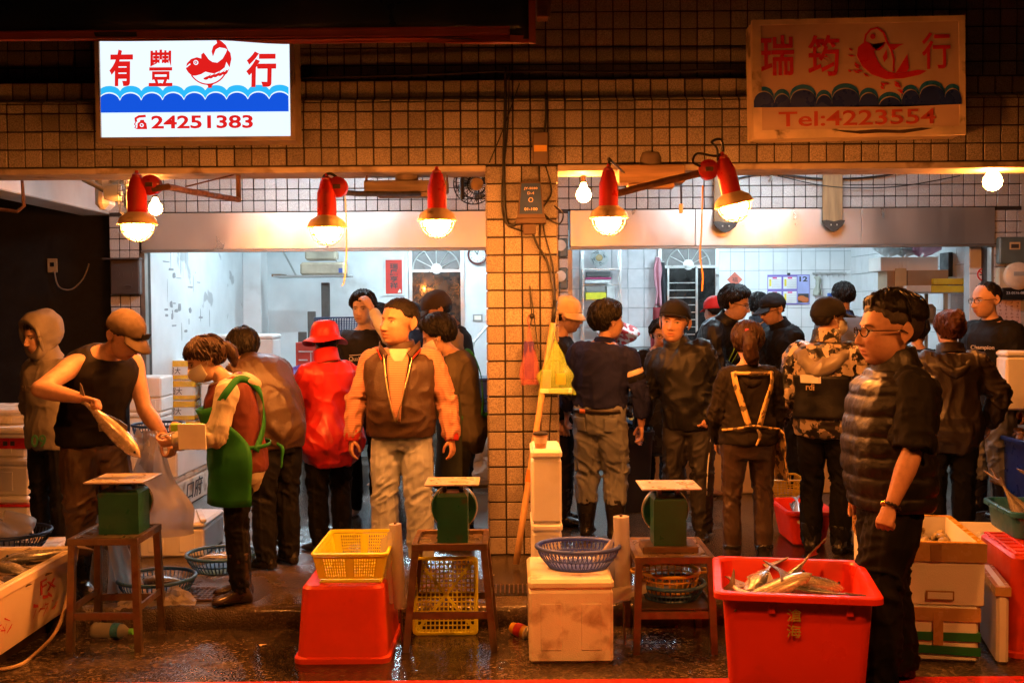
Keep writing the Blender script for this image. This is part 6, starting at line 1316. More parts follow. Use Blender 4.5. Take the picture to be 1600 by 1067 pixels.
def face_col(P, skin, hp):
    x, y, z = P.T; ax = np.abs(x); fr = smooth01(-.03, -.06, y); c = np.tile(np.array(skin), (len(P), 1))
    def mix(m, col): nonlocal c; m = np.clip(m*fr, 0, 1)[:, None]; c = c*(1-m)+np.array(col)*m
    sk = np.array(skin)
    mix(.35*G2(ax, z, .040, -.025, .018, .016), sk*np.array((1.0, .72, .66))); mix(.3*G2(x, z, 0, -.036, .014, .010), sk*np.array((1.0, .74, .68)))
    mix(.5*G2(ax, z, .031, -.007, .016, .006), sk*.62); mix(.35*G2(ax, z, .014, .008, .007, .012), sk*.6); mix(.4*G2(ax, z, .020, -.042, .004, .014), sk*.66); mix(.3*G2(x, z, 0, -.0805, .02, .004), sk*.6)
    mix(.85*np.exp(-((z+.0640)/.0105)**4)*np.exp(-(x/(.0215-.5*np.abs(z+.064)))**6), sk*np.array((.80, .45, .42)))
    mix(.8*np.exp(-((z+.0640)/.0016)**2)*np.exp(-(x/.021)**6), sk*.22)
    bz = .0235-.006*((ax-.030)/.017)**2; mix(.92*np.exp(-((z-bz)/.0044)**4)*np.exp(-((ax-.031)/.018)**6)*hp.get('brow', 1), (.018, .012, .009))
    ez = .0045-.0045*((ax-.031)/.0135)**2; op = hp.get('eye', .0042)*1.25
    mix(.95*np.exp(-((z-ez)/op)**4)*np.exp(-((ax-.031)/.0135)**8), (.42, .36, .32)); mix(np.exp(-((z-ez)/(op*1.02))**4)*np.exp(-((ax-.031)/.0062)**6), (.010, .007, .006)); mix(.95*np.exp(-((z-ez-op*.95)/.0021)**2)*np.exp(-((ax-.031)/.0160)**8), (.015, .009, .008))
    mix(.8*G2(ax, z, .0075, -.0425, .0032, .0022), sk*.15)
    if hp.get('stub'): 
        mm = hp['stub']*np.exp(-((z+.085)/.035)**4)*smooth01(.0, -.02, y); c = c*(1-.45*mm[:, None])+.45*mm[:, None]*np.array((.05, .045, .04))
    return c
def hairline(A, style):
    a = np.abs(np.degrees(A)); a = np.minimum(a, 360-a)
    fr, tp, sd, bk = style; return np.interp(a, [0, 28, 50, 62, 78, 95, 112, 125, 180], [fr, fr, fr-4, tp, tp-8, sd, sd-12, bk, bk])
def make_hair(style, thick, hp, seed, m, parent, M, k, lift=0.0, top=0.0, name='hair', rough=.004, nl=84, nv=56, fringe=0, soft=.16, locks=130):
    A, E_ = head_grid(nl, nv); r = head_r(dirs(A, E_), hp); hl = np.radians(hairline(A, style)); P0 = dirs(A, E_)
    hl = hl+np.radians(3.0)*vnoise(np.stack([np.degrees(A)/7, A*0, A*0], 1), seed)
    w = smooth01(-.02, soft, E_-hl); back = smooth01(.2, 1.0, P0[:, 1])
    st = vnoise(P0*np.array([30, 30, 6]), seed)*.8+vnoise(P0*np.array([70, 70, 12]), seed+3)*.6+vnoise(P0*5, seed+4)*.5
    t = thick*(1+.3*back+top*smooth01(.3, 1.2, E_))+rough*st+.004*vnoise(P0*9, seed+8)
    P, f = sph_mesh(A, E_, r+np.where(w > 0, -.006+(t+.006)*w, -.008), nl, nv)
    P[:, 2] += lift*smooth01(.04, .12, P[:, 2])
    b = MB(); b.add(P*k, f)
    if locks:                                                           # loose locks breaking the outline and the hairline
        rg = np.random.default_rng(seed+50); n = locks*3; la = rg.uniform(-np.pi, np.pi, n); le = np.arcsin(rg.uniform(-.4, .97, n)); ok = (le-np.radians(hairline(la, style))) > .12; la, le = la[ok][:locks], le[ok][:locks]
        ln = rg.uniform(.35, .8, len(la)); dr = rg.uniform(-.25, .25, len(la)); lf = rg.uniform(.0, .006, len(la)); rows = []
        for q in range(6):
            u = q/5; A_ = la+dr*u; lim = np.radians(hairline(A_, style))-.07; Eq = np.maximum(le-ln*u, lim); D_ = dirs(A_, Eq); wq = smooth01(-.02, soft, Eq-np.radians(hairline(A_, style))); bk = smooth01(.2, 1.0, D_[:, 1])
            rows.append(D_*(head_r(D_, hp)+thick*(1+.3*bk+top*smooth01(.3, 1.2, Eq))*(.25+.75*wq)+.0015+lf*math.sin(math.pi*min(1, u+.15)))[:, None])
        rows = np.array(rows); rows[:, :, 2] += lift*smooth01(.04, .12, rows[:, :, 2])
        for i in range(rows.shape[1]): b.tube([V(p)*k for p in rows[:, i]], [.003*k, .0065*k, .0065*k, .0055*k, .004*k, .0008*k], 5, flat=.6)
    me = b.mesh([]); me.transform(M); return finish(me, m, name, parent)
def cap_shell(hp, m, parent, M, k, el=(20, 12, 6), off=.012, high=.0, brim=.075, brim_w=52, droop=.25, name='cap', nl=60, nv=40, seed=0, brim_m=None, tall=1.0, yaw=0):
    A, E_ = head_grid(nl, nv); a = np.abs(np.degrees(A)); a = np.minimum(a, 360-a); hl = np.radians(np.interp(a, [0, 60, 100, 180], [el[0], el[0]-2, el[1], el[2]]))
    r = head_r(dirs(A, E_), hp); w = smooth01(-.10, .02, E_-hl); t = off+high*smooth01(.3, 1.1, E_)+.0025*vnoise(dirs(A, E_)*9, seed)
    P, f = sph_mesh(A, E_, r+np.where(w > .01, -.012+(t+.012)*w, -.016), nl, nv); b = MB(); b.add(P*k, f)
    me = b.mesh([]); me.transform(M @ Matrix.Rotation(yaw, 4, 'Z')); o = finish(me, m, name, parent)
    if brim:
        rows = []
        for i in range(19):
            aa = R(-brim_w+2*brim_w*i/18); ee = R(el[0]-1); D = dirs(np.array([aa]), np.array([ee])); r0 = float(head_r(D, hp)[0])+off-.004; p = D[0]*r0
            L_ = brim*math.cos(aa*90/brim_w*.92)**.6; row = []
            for q in range(6):
                u = q/5; row.append((p[0]*(1+.15*u), p[1]-L_*u, p[2]-droop*L_*u-.10*abs(p[0])*u-.35*p[0]**2/.06*u*.3))
            rows.append(row)
        vs = [[(x*k, y*k, z*k) for x, y, z in r_] for r_ in rows]; b = MB(); b.loft(vs, cap=False, closed=False); me = b.mesh([]); me.transform(M @ Matrix.Rotation(yaw, 4, 'Z'))
        ob = finish(me, brim_m or m, 'brim', o); md = ob.modifiers.new('s', 'SOLIDIFY'); md.thickness = .005; md.offset = 0
    return o
# ---------------------------------------------------------------- hands and feet
def hand(b, w, d, n, sg, pose, k):
    """palm, four fingers and a thumb; d = forearm direction, n = the way the palm faces"""
    d = d.normalized(); t = d.cross(n).normalized()*sg; n = n.normalized()
    curl = {'relaxed': 28, 'fist': 82, 'grip': 62, 'flat': 8, 'pinch': 48}[pose]
    pal = []
    for u, hw, ht in ((-.02, .022, .020), (.01, .026, .019), (.045, .038, .0165), (.075, .041, .0145), (.092, .037, .012)):
        c = w + d*(u*k); pal.append([c + t*(hw*k*math.cos(a)) + n*(ht*k*math.sin(a)) for a in [2*math.pi*i/10 for i in range(10)]])
    b.loft(pal)
    for i, (off, L_) in enumerate(((-.030, .070), (-.010, .080), (.010, .075), (.029, .058))):
        p = w + d*(.082*k) + t*(off*k); pts = [p - d*(.018*k), p]; dd = d + t*(off*1.2); dd.normalize(); c = R(curl*(1+.08*(i-1)))
        for sgm, fr in ((.46, .8), (.30, 1.0), (.24, .75)):
            ax = dd.cross(n); q = Matrix.Rotation(c*fr, 3, ax.normalized()) if ax.length > 1e-4 else Matrix.Identity(3)
            dd = q @ dd; nn = q @ n; p = p + dd*(L_*sgm*k); pts.append(p)
            n_ = nn; n2 = n_; n = n  # finger folds about its own axis
            n = n2
        n = (pal[0][0]*0 + n) if False else n
        b.tube(path(pts, 2), interp([.0098*k, .0098*k, .0088*k, .0082*k, .0062*k], 2), 8)
        n = hand.n0(d, t, sg)
    th = t*(-1); p = w + d*(.022*k) + th*(.024*k); c = {'fist': .95, 'grip': .85, 'pinch': .8}.get(pose, .7)
    q1 = p + (d*.55+th*(.75-.5*c)+n*(.35+.4*c)).normalized()*(.040*k); q2 = q1 + (d*.8+th*(.25-.6*c)+n*(.3+.4*c)).normalized()*(.032*k); q3 = q2 + (d*.85-th*(.3*c)+n*.3).normalized()*(.024*k)
    b.tube(path([p - th*(.012*k), p, q1, q2, q3], 2), interp([.013*k, .0140*k, .0112*k, .0100*k, .0072*k], 2), 8)
hand.n0 = lambda d, t, sg: (t*sg).cross(d).normalized()
def foot_rings(F, sg, k, off, L_=.25, toe=9):
    a = R(toe*sg); fx = V((math.sin(a), -math.cos(a), 0)); sx = V((math.cos(a), math.sin(a), 0)); out = []
    for u, hw, hz in ((-.075, .022, .045), (-.06, .034, .075), (-.02, .039, .095), (.04, .041, .082), (.10, .047, .056), (.14, .048, .046), (.17, .040, .038), (.185, .022, .026)):
        c = V((F.x, F.y, 0)) + fx*(u*L_/.25); r_ = []
        for i in range(14):
            t = 2*math.pi*i/14; z = (hz+off)*(.5+.5*math.sin(t)); r_.append(c + sx*((hw+off)*math.copysign(abs(math.cos(t))**.7, math.cos(t))) + V((0, 0, z+.002)))
        out.append(r_)
    return out
# ---------------------------------------------------------------- the builder
def wr(me, amp, sc, seed, big=.0, zw=None, aniso=(1, 1, 1.7)):
    P = get_co(me); N = get_no(me); Q = P*np.array(aniso)*sc; Q = Q+.55*np.stack([vnoise(P*5+q*7.3, seed+q) for q in range(3)], 1)
    a = (1-np.minimum(1, np.abs(vnoise(Q, seed))*1.6))**2+.6*(1-np.minimum(1, np.abs(vnoise(Q*2.1+9, seed+1))*1.6))**2-.5
    w = 1.0 if zw is None else zw(P)
    wob = vnoise(P*4.5, seed+5); set_co(me, P+N*((amp*a*w+big*wob)[:, None])); return me
def seg_info(P, A, B):
    A, B = np.array(A), np.array(B); d = B-A; L_ = np.linalg.norm(d); d = d/L_; q = P-A; t = np.clip(q @ d, 0, L_); r = q-t[:, None]*d; return np.linalg.norm(r, axis=1), t, r
def ridge(n, k=1.7, e=1.5): return np.maximum(0, 1-np.abs(n)*k)**e-.38
def folds(me, limbs, amp, seed, rad=.075, tors=1.0, waist=1.0):
    P = get_co(me); N = get_no(me); wp3 = np.stack([vnoise(P*6+q*7.3, seed+q) for q in range(3)], 1)
    d = tors*(ridge(vnoise(P*np.array((8, 8, 2.6))+.5*wp3, seed))*.9+.7*ridge(vnoise(P*np.array((5, 5, 12.))+.7*wp3, seed+3))*np.exp(-((P[:, 2]-waist)/.13)**2)+.45*ridge(vnoise(P*np.array((15, 15, 9.))+wp3, seed+4)))
    wmax = np.zeros(len(P)); dl = np.zeros(len(P))
    for li, (A, B, C) in enumerate(limbs):
        r1, t1, v1 = seg_info(P, A, B); r2, t2, v2 = seg_info(P, B, C); LA = (V(B)-V(A)).length; use2 = r2 < r1; r = np.where(use2, r2, r1); t = np.where(use2, LA+t2, t1); v = np.where(use2[:, None], v2, v1)/np.maximum(r, 1e-5)[:, None]
        w = smooth01(rad*2.0, rad*1.25, r); LT = LA+(V(C)-V(B)).length
        f = ridge(vnoise(np.stack([t*24+1.4*v[:, 0]+.8*wp3[:, 0], v[:, 0]*1.3+li*5, v[:, 1]*1.3+v[:, 2]], 1), seed+11+li))*(.45+1.1*np.exp(-((t-LA)/.075)**2)+.7*smooth01(LT-.16, LT-.02, t))+.5*ridge(vnoise(np.stack([t*7, v[:, 0]*3, v[:, 1]*3], 1), seed+21))
        up = w > wmax; dl = np.where(up, f, dl); wmax = np.maximum(w, wmax)
    set_co(me, P+N*((amp*(d*(1-wmax)+dl*wmax)+.004*vnoise(P*4.5, seed+5))[:, None])); return me
class Person:
    def __init__(s, label, px, Y, floor=0.0, hp=None, skin=(.44, .255, .17), fine=1, bare=None, **kw):
        s.sk = Sk(hs=(hp or {}).get('size', 1.10), **kw); k = s.k = s.sk.k; X = at(px, 700, Y).x; s.hp = hp or {}; s.fine = fine
        s.root = thing('person', label, 'person', (X, Y, floor), s.sk.face, 'people at the fish market'); s.root.scale = (1, 1, 1)
        sk = s.sk; s.sc = Matrix.Diagonal((k, k, k, 1)); hs = s.hp.get('size', 1.10); s.hk = hs
        nl, nv = (110, 84) if fine >= 2 else ((84, 60) if fine == 1 else (60, 44)); A, E_ = head_grid(nl, nv); P, f = sph_mesh(A, E_, head_r(dirs(A, E_), s.hp), nl, nv); P = face_relief(P, s.hp)
        s.faceP = P.copy(); n_face = len(P)
        hb = MB(); hb.add(P*hs, f); b2 = MB()
        for sg in (-1, 1):
            rg = []
            for u in range(7):
                t = u/6; rr = math.sin(math.pi*(.08+.84*t)); rg.append([( sg*(.0745*s.hp.get('w', 1)+.004+.006*t + .013*rr*max(-.2, math.cos(q))*.9), .012+.019*rr*math.cos(q)+.008*t, -.034+.062*t+.004*math.sin(q)) for q in [2*math.pi*i/10 for i in range(10)]])
            b2.loft(rg)
        b2.v = [tuple(c*hs for c in v) for v in b2.v]
        core = MB(); 
        core.loft([sk.ring(z, -.006, 20) for z in (.78, .84, .90, .98, 1.06, 1.14, 1.22, 1.30, 1.36, 1.40, 1.43, 1.455)])
        limb(core, [sk.spine(1.40)[0], sk.neck0+V((0, 0, .0)), sk.neck1, sk.hc + sk.HM @ V((0, .012, -.02))], [.062, .055, .052, .055])
        for sd, sg in (('L', 1), ('R', -1)):
            S0, E0, W0, fo, n, pose = sk.arm[sd]; c_in = S0.lerp(sk.spine(1.36)[0], .35); fm = (1.0+.15*sk.fat)*s.hp.get('arm', 1.0)
            limb(core, [c_in, S0, S0.lerp(E0, .40), S0.lerp(E0, .86), E0, E0.lerp(W0, .13), E0.lerp(W0, .34), E0.lerp(W0, .75), W0 + fo*.012], [.058*fm, .057*fm, .049*fm, .040*fm, .041*fm, .043*fm, .044*fm, .033*fm, .027])
            Hh, K, F, _ = sk.leg[sd]; limb(core, [Hh+V((0, 0, .04)), Hh, Hh.lerp(K, .5), K, K.lerp(F, .4), F], [.088, .092, .078, .056, .056, .036])
            core.loft(foot_rings(F, sg, k, -.008))
        core = remesh(core, .013 if fine else .018, 5); hands = []
        for sd, sg in (('L', 1), ('R', -1)):
            S0, E0, W0, fo, n, pose = sk.arm[sd]; hm = MB(); hand(hm, W0, fo, n, sg, pose, 1.0); hands.append(remesh(hm, .0042 if fine >= 1 else .006, 3, .4))
        head = hb.mesh([]); head.transform(sk.headM); ears = b2.mesh([]); ears.transform(sk.headM)
        objs = []; base = bpy.data.objects.new('tmpbase', core)
        for q in (head, ears, *hands):
            fix(q); o = bpy.data.objects.new('tmpq', q); objs.append(o); md = base.modifiers.new('b', 'BOOLEAN'); md.operation = 'UNION'; md.solver = 'MANIFOLD'; md.object = o
        me = tmp_eval(base, objs)
        if len(me.vertices) < n_face: print('BOOLEAN FAILED', label)
        Q = get_co(me); inv = np.array(sk.headM.inverted()); L_ = (Q @ inv[:3, :3].T + inv[:3, 3])/hs; c = face_col(L_, skin, s.hp)
        far = (np.abs(L_[:, 0]) > .085) | (np.abs(L_[:, 2]) > .13) | (L_[:, 1] > 0.02); c[far] = skin
        for sd, sg in (('L', 1), ('R', -1)):
            W0 = np.array(sk.arm[sd][2]); dd = np.linalg.norm(Q-W0, axis=1); m_ = (smooth01(.22, .10, dd)*.35)[:, None]; c = c*(1-m_)+np.array(skin)*np.array((1.0, .80, .74))*m_
        if s.hp.get('glove'):
            g = s.hp['glove']
            for sd in ('L', 'R'): W0 = np.array(sk.arm[sd][2]); c[np.linalg.norm(Q-W0, axis=1) < .2] = g
        paint(me, c); me.transform(s.sc); s.body = finish(me, m_skin, 'body', s.root); s.M = s.sc @ sk.headM
    def put(s, me, m, name, parent=None, amp=.004, sc=7, seed=1, big=.006, zw=None, aniso=(1, 1, 1.7)):
        if amp or big: wr(me, amp, sc, seed, big, zw, aniso)
        me.transform(s.sc); return finish(me, m, name, parent or s.root)
    def top(s, m, name='jacket', hem=.86, off=.022, sleeve=1.0, so=.016, amp=.009, seed=1, big=.006, neck=1.435, hemflare=0.0, vox=.0105, puff=0, extra=None, sc=9, offy=None, cuff=None, sleeves=('L', 'R'), sm=6):
        sk = s.sk; b = MB(); zs = [hem]+[z for z in np.arange(.80, 1.44, .05) if z > hem+.02 and z < neck]+[neck]
        b.loft([sk.ring(float(z), off*(1 if z < 1.39 else .7)+hemflare*float(smooth01(1.05, .80, z)), 30, offy=offy) for z in zs])
        for sd in sleeves:
            S0, E0, W0, fo, n, pose = sk.arm[sd]; c_in = S0.lerp(sk.spine(1.33)[0], .45); f_ = 1+.12*sk.fat
            if sleeve > .05:
                if sleeve >= 1.0:
                    end = W0 + fo*(.012*min(1, sleeve)) - (W0-E0)*(0 if sleeve >= 1 else 0); pts = [c_in, S0, S0.lerp(E0, .5), S0.lerp(E0, .88), E0, E0.lerp(W0, .12), E0.lerp(W0, .5), end]; rad = [.066*f_+so*.6, .060*f_+so, .050*f_+so, .046*f_+so, .046*f_+so, .045*f_+so, .041*f_+so, .031+so*.9]
                elif sleeve > .5: q = (sleeve-.5)*2; pts = [c_in, S0, S0.lerp(E0, .5), E0, E0.lerp(W0, q)]; rad = [.066*f_+so*.6, .060*f_+so, .050*f_+so, .045*f_+so, .043*f_+so]
                else: pts = [c_in, S0, S0.lerp(E0, sleeve*2)]; rad = [.066*f_+so*.6, .060*f_+so, .053*f_+so*1.1]
                limb(b, pts, rad, 16)
            else: b.sphere(tuple(S0.lerp(sk.spine(1.35)[0], .25)), .06+so, 12, 8)
        if extra: extra(b)
        me = remesh(b, vox, sm)
        if puff:
            P = get_co(me); N = get_no(me); z = P[:, 2]/1.0; per = .088; ph = (z/per+.12*vnoise(P*np.array((3, 3, 1)), seed+2)) % 1.0; d = np.abs(np.sin(np.pi*ph))**.42; set_co(me, P+N*(puff*(d-.6)+.004*vnoise(P*np.array((22, 22, 10)), seed))[:, None])
        if not puff: folds(me, [sk.arm[q][:3] for q in sleeves] if sleeve > .05 else [], amp*1.45, seed, .062+so, waist=hem+.12); amp = big = 0
        return s.put(me, m, name, None, amp, sc, seed, big)
    def collar(s, m, h=.05, off=.016, name='collar', parent=None, thick=.010, z0=1.425, open_=0, flare=.0):
        sk = s.sk; c, M = sk.spine(z0+.02); c1 = c.lerp(sk.neck1, .55); ax = (sk.neck1-sk.neck0).normalized(); X_ = (M @ V((1, 0, 0))); Yv = ax.cross(X_)*1; n = 30; rings = []
        for (rr, hh) in ((.074+off, -.02), (.061+off+flare*.5, .012), (.057+off+flare, h), (.053+off+flare-thick*.4, h+.004), (.057+off-thick+flare, h), (.059+off-thick, .012), (.066+off-thick, -.02)):
            rings.append([c + ax*hh + X_*(rr*1.04*math.cos(a)) + Yv*(rr*math.sin(a)) + ax*(-.02*open_*max(0, -math.sin(a))**3) for a in [2*math.pi*i/n for i in range(n)]])
        b = MB(); b.loft(rings, cap=False); me = fix(b.mesh([])); return s.put(me, m, name, parent, .001, 12, 3, .0015)
    def pants(s, m, name='trousers', waist=1.0, off=.014, leg=1.0, wide=.012, amp=.009, seed=2, cuffw=0.0, big=.004, sc=9, skinny=False):
        sk = s.sk; b = MB(); zs = [.77, .80, .85, .90, .95, waist]; b.loft([sk.ring(z, off) for z in zs if z <= waist])
        for sd in ('L', 'R'):
            Hh, K, F, sg = sk.leg[sd]; w = wide; end = K.lerp(F, (leg-.5)*2) if leg < 1 else F + V((0, 0, -.035))
            pts = [Hh+V((0, 0, .05)), Hh, Hh.lerp(K, .5), K, K.lerp(end, .5), end]; rad = [.090+off, .093+off, .080+w, .060+w, .058+w, .045+w+cuffw]; limb(b, pts, rad, 18)
        me = remesh(b, .0105, 4); folds(me, [sk.leg[q][:3] for q in ('L', 'R')], amp*1.5, seed, .080+wide, waist=.86)
        return s.put(me, m, name, None, 0, sc, seed, 0)
    def boots(s, m, h=.30, name='boot', off=.012, wide=.0):
        sk = s.sk
        for sd in ('L', 'R'):
            Hh, K, F, sg = sk.leg[sd]; b = MB(); b.loft(foot_rings(F, sg, s.k, off*.6)); t_ = K.lerp(F, max(0, 1-(h-.085)/max(.05, K.z-F.z))); limb(b, [F+V((0, .01, -.035)), F+V((0, 0, .03)), F.lerp(t_, .6), t_], [.046+off, .046+off, .054+off+wide, .060+off+wide], 16)
            me = remesh(b, .009, 4); s.put(me, m, name, None, .0015, 14, 4+sg, .002)
    def shoes(s, m, name='shoe'):
        for sd in ('L', 'R'):
            Hh, K, F, sg = s.sk.leg[sd]; b = MB(); b.loft(foot_rings(F, sg, s.k, .007)); me = remesh(b, .009, 3); s.put(me, m, name, None, .0, 14, 4, .001)
    def hair(s, style=(42, 22, 8, -34), thick=.018, m=None, seed=1, **kw): return make_hair(style, thick, s.hp, seed, m or m_hair, s.root, s.M, s.hk, **kw)
    def cap(s, m, **kw): return cap_shell(s.hp, m, s.root, s.M, s.hk, **kw)
    def lump(s, pts, rad, m, name, vox=.009, amp=.006, sc=26, seed=3, local='head', big=.006, aniso=(1, 1, .5), parent=None, flat=1.0):
        b = MB(); b.tube(path(pts, 4), interp(rad, 4), 12, flat=flat); me = remesh(b, vox, 3); wr(me, amp, sc, seed, big, None, aniso)
        me.transform(s.M @ Matrix.Scale(s.hk, 4) if local == 'head' else s.sc); return finish(me, m, name, parent or s.root)
    def mask(s, m):
        nl, nv = 26, 14; b = MB(); rows = []
        for i in range(nl+1):
            az = R(-66+132*i/nl); row = []
            for j in range(nv+1):
                el = R(-6-58*j/nv*(1-.25*abs(math.sin(az)))); D = dirs(np.array([az]), np.array([el])); r0 = float(head_r(D, s.hp)[0]); p = D[0]*(r0+.004); u = j/nv
                bul = .026*math.exp(-(az/.42)**2)*math.sin(math.pi*min(1, u*.9+.12)); p = p+np.array((0, -bul, 0)); row.append(tuple(p*s.hk))
            rows.append(row)
        b.loft(rows, cap=False, closed=False); me = b.mesh([]); me.transform(s.M); o = finish(me, m, 'face_mask', s.root); md = o.modifiers.new('s', 'SOLIDIFY'); md.thickness = .002
        b = MB()
        for sg in (-1, 1):
            for e in (-10, -38): 
                D = dirs(np.array([R(62*sg)]), np.array([R(e)])); p = D[0]*(float(head_r(D, s.hp)[0])+.004); b.tube([p*s.hk, V((sg*.082*s.hp.get('w', 1), -.005, -.01 if e > -20 else -.03))*s.hk, V((sg*.086*s.hp.get('w', 1), .02, -.0))*s.hk], .0013, 4)
        me = b.mesh([]); me.transform(s.M); finish(me, m, 'ear_loop', o)
    def glasses(s, m):
        b = MB(); w = s.hp.get('w', 1)
        for sg in (-1, 1):
            pts = [(sg*.032+.021*math.cos(a), -.098*1.0-.004*math.cos(a)*sg*-1, .002+.0155*math.sin(a)) for a in [2*math.pi*i/18 for i in range(19)]]; b.tube(pts, .0019, 5)
            b.tube([(sg*.052, -.094, .006), (sg*.074*w, -.06, .006), (sg*.084*w, .005, .004), (sg*.084*w, .02, -.006)], .0020, 5)
        b.tube([(-.011, -.1, .005), (0, -.103, .007), (.011, -.1, .005)], .0018, 5); b.v = [tuple(c*s.hk for c in v) for v in b.v]; me = b.mesh([]); me.transform(s.M); return finish(me, m, 'glasses', s.root)
    def panel(s, m, z0, z1, a0, a1, off, name, n=20, flare=0.0, th=.004, zs=None, amp=.003, seed=5, taper=None, parent=None):
        """a cloth lying on the trunk between angles a0..a1 (270 is the front, 0 the person's left)"""
        sk = s.sk; nz = 14; rows = []
        for i in range(nz+1):
            z = z0+(z1-z0)*i/nz; tp = taper(i/nz) if taper else 1.0; am = (a0+a1)/2; h = (a1-a0)/2*tp
            if z >= .77: r_ = sk.ring(z, off+flare*max(0, 1.0-z), n, am-h, am+h)
            else:
                r_ = [p + V((0, 0, z-.77)) for p in sk.ring(.77, off+flare*max(0, 1.0-z), n, am-h, am+h)]
            rows.append(r_)
        b = MB(); b.loft(rows, cap=False, closed=False); me = b.mesh([]); o = s.put(me, m, name, parent, amp, 7, seed, amp*1.5); md = o.modifiers.new('s', 'SOLIDIFY'); md.thickness = th; md.offset = 1; return o
    def strap(s, m, pts, w=.022, name='strap', parent=None, flat=.22):
        """pts are (z, angle, offset) on the trunk"""
        P = []
        for z, a, o in pts: P.append(s.sk.ring(z, o, 2, a, a+.01)[0])
        b = MB(); Q = path(P, 5); up = []
        L_, R_ = [], []
        for i, p in enumerate(Q):
            t = (Q[min(i+1, len(Q)-1)]-Q[max(i-1, 0)]).normalized(); c = s.sk.spine(1.2)[0]; nrm = (p-V((c.x, c.y, p.z))).normalized(); sd = t.cross(nrm).normalized(); up.append([p-sd*w+nrm*.002, p+sd*w+nrm*.002])
        b.loft(up, cap=False, closed=False); me = b.mesh([]); o = s.put(me, m, name, parent, 0, 1, 1, 0); md = o.modifiers.new('s', 'SOLIDIFY'); md.thickness = .005; md.offset = 0; return o
    def fronttext(s, body, m, z, ang, off, width, name='print'):
        sk = s.sk; p = sk.ring(z, off, 2, ang, ang+.01)[0]; c = sk.spine(z)[0]; d = (p-c); yaw = math.atan2(d.y, d.x)+math.pi/2
        return text(name, body, m, s.root, p*s.k, 1, width, None, rot=(math.pi/2-sk.lean, 0, yaw), bold=.01)
# ================================================================== the cast
DN = (0.03, -.05, -1)
m_rub = mat('black_rubber', (.012, .011, .011), .28, var=.25, vs=6)
m_dkp = fab('black_trousers', (.006, .006, .007)); m_leath = mat('worn_brown_leather', (.045, .026, .014), .42, var=.3, vs=7, bump=.35, bs=140)
m_blk = fab('black_cloth', (.006, .006, .007)); m_blkn = mat('black_nylon', (.006, .006, .007), .48, var=.2, bump=.15, bs=90, spec=.3)
m_maskm = fab('white_mask_cloth', (.66, .64, .60), .7, bump=.1)
dark_hp = dict(); CAPH = dict(style=(30, 14, 2, -36), thick=.006, locks=0)
# 1 hooded man
p = Person('man in a raised grey hood standing against the dark doorway', 82, -.10, H=1.57, face=-28, lean=4, head=(-6, 12, 0), arms={'R': ((-.30, .35, -1), (.25, .65, -.7)), 'L': ((.15, .15, -1), (-.3, .3, -.9))}, fine=1)
m_hood = fab('grey_hoodie', (.19, .165, .135), .85, dirt=(.30, .27, .22), dm=.60, ds=3, dw=.2)
p.hair(); p.top(m_hood, 'hoodie', .80, .030, .62, .022, seed=3); p.pants(m_dkp); p.boots(m_rub)
def hood_up(p, m):
    A, E_ = head_grid(64, 48); D = dirs(A, E_); a = np.abs(np.degrees(A)); a = np.minimum(a, 360-a); r = head_r(D, p.hp)
    th = np.degrees(np.arccos(np.clip(-D[:, 1], -1, 1)))
    w = smooth01(44, 56, th); t = .034+.016*smooth01(.1, .9, D[:, 2])+.020*smooth01(0, 1, D[:, 1])+.006*vnoise(D*4, 3)
    P, f = sph_mesh(A, E_, r+np.where(w > 0, -.012+(t+.012)*w, -.02), 64, 48); n = len(P); me = bpy.data.meshes.new('hood'); me.from_pydata((P*p.hk).tolist(), [], f); me.transform(p.M); o = finish(me, m, 'hood', p.root)
    b = MB(); q = [(.098*math.cos(u)*.96, -.052-.012*math.cos(u)**2+.02*max(0, -math.sin(u)), .128*math.sin(u)-.004+.012) for u in [2*math.pi*i/30 for i in range(31)]]; b.tube(q, .012, 8); b.v = [tuple(c*p.hk for c in v) for v in b.v]; me = b.mesh([]); me.transform(p.M); finish(me, m, 'hood_edge', o)
hood_up(p, m_hood); p.collar(m_hood, .06, .032)
p.fronttext('RACK', mat('dull_print', (.13, .10, .085), .7), 1.24, 262, .040, .15); p.fronttext('09', mat('green_number', (.02, .13, .05), .7), .875, 282, .045, .10)
# 2 tank top man
p = Person('man in black tank top and brown cap lowering a fish into a bag', 146, -.80, H=1.70, face=52, lean=28, hunch=14, head=(14, 34, 0), fat=.25, broad=1.06, hp=dict(size=1.12, arm=1.10),
           arms={'R': ((-.34, -.84, -.40), (.95, -.06, -.20), 'fist', (.2, -.3, -1)), 'L': ((.28, -.1, -1), (.58, -.40, -.62), 'grip', (-.6, 0, -.7))}, fine=2, legs={'L': (.02, -.04, .02)})
p.hair(**CAPH, seed=2); m_cap = fab('brown_cap_cloth', (.075, .052, .034)); c_ = p.cap(m_cap, el=(24, 10, 2), off=.014, high=.004, brim=.08, droop=.42)
b = MB(); b.box(-.026, .026, -.122, -.112, .055, .088, .002); b.v = [tuple(c*p.hk for c in v) for v in b.v]; me = b.mesh([]); me.transform(p.M); finish(me, m_blk, 'cap_patch', c_, False)
p.top(fab('black_tank_cotton', (.010, .008, .007), .7), 'tank_top', .86, .030, 0, -.030, seed=7, amp=.007, hemflare=.012); p.pants(mat('brown_rubber_trousers', (.085, .050, .024), .45, var=.3, vs=5, bump=.2, bs=60), wide=.024, amp=.010, leg=.82); p.boots(m_rub, .30)
hw = p.root.matrix_basis
def wpt(p, v): return Matrix.LocRotScale(p.root.location, p.root.rotation_euler, None) @ (V(v)*p.k)
hR, hL = wpt(p, p.sk.arm['R'][2]), wpt(p, p.sk.arm['L'][2])
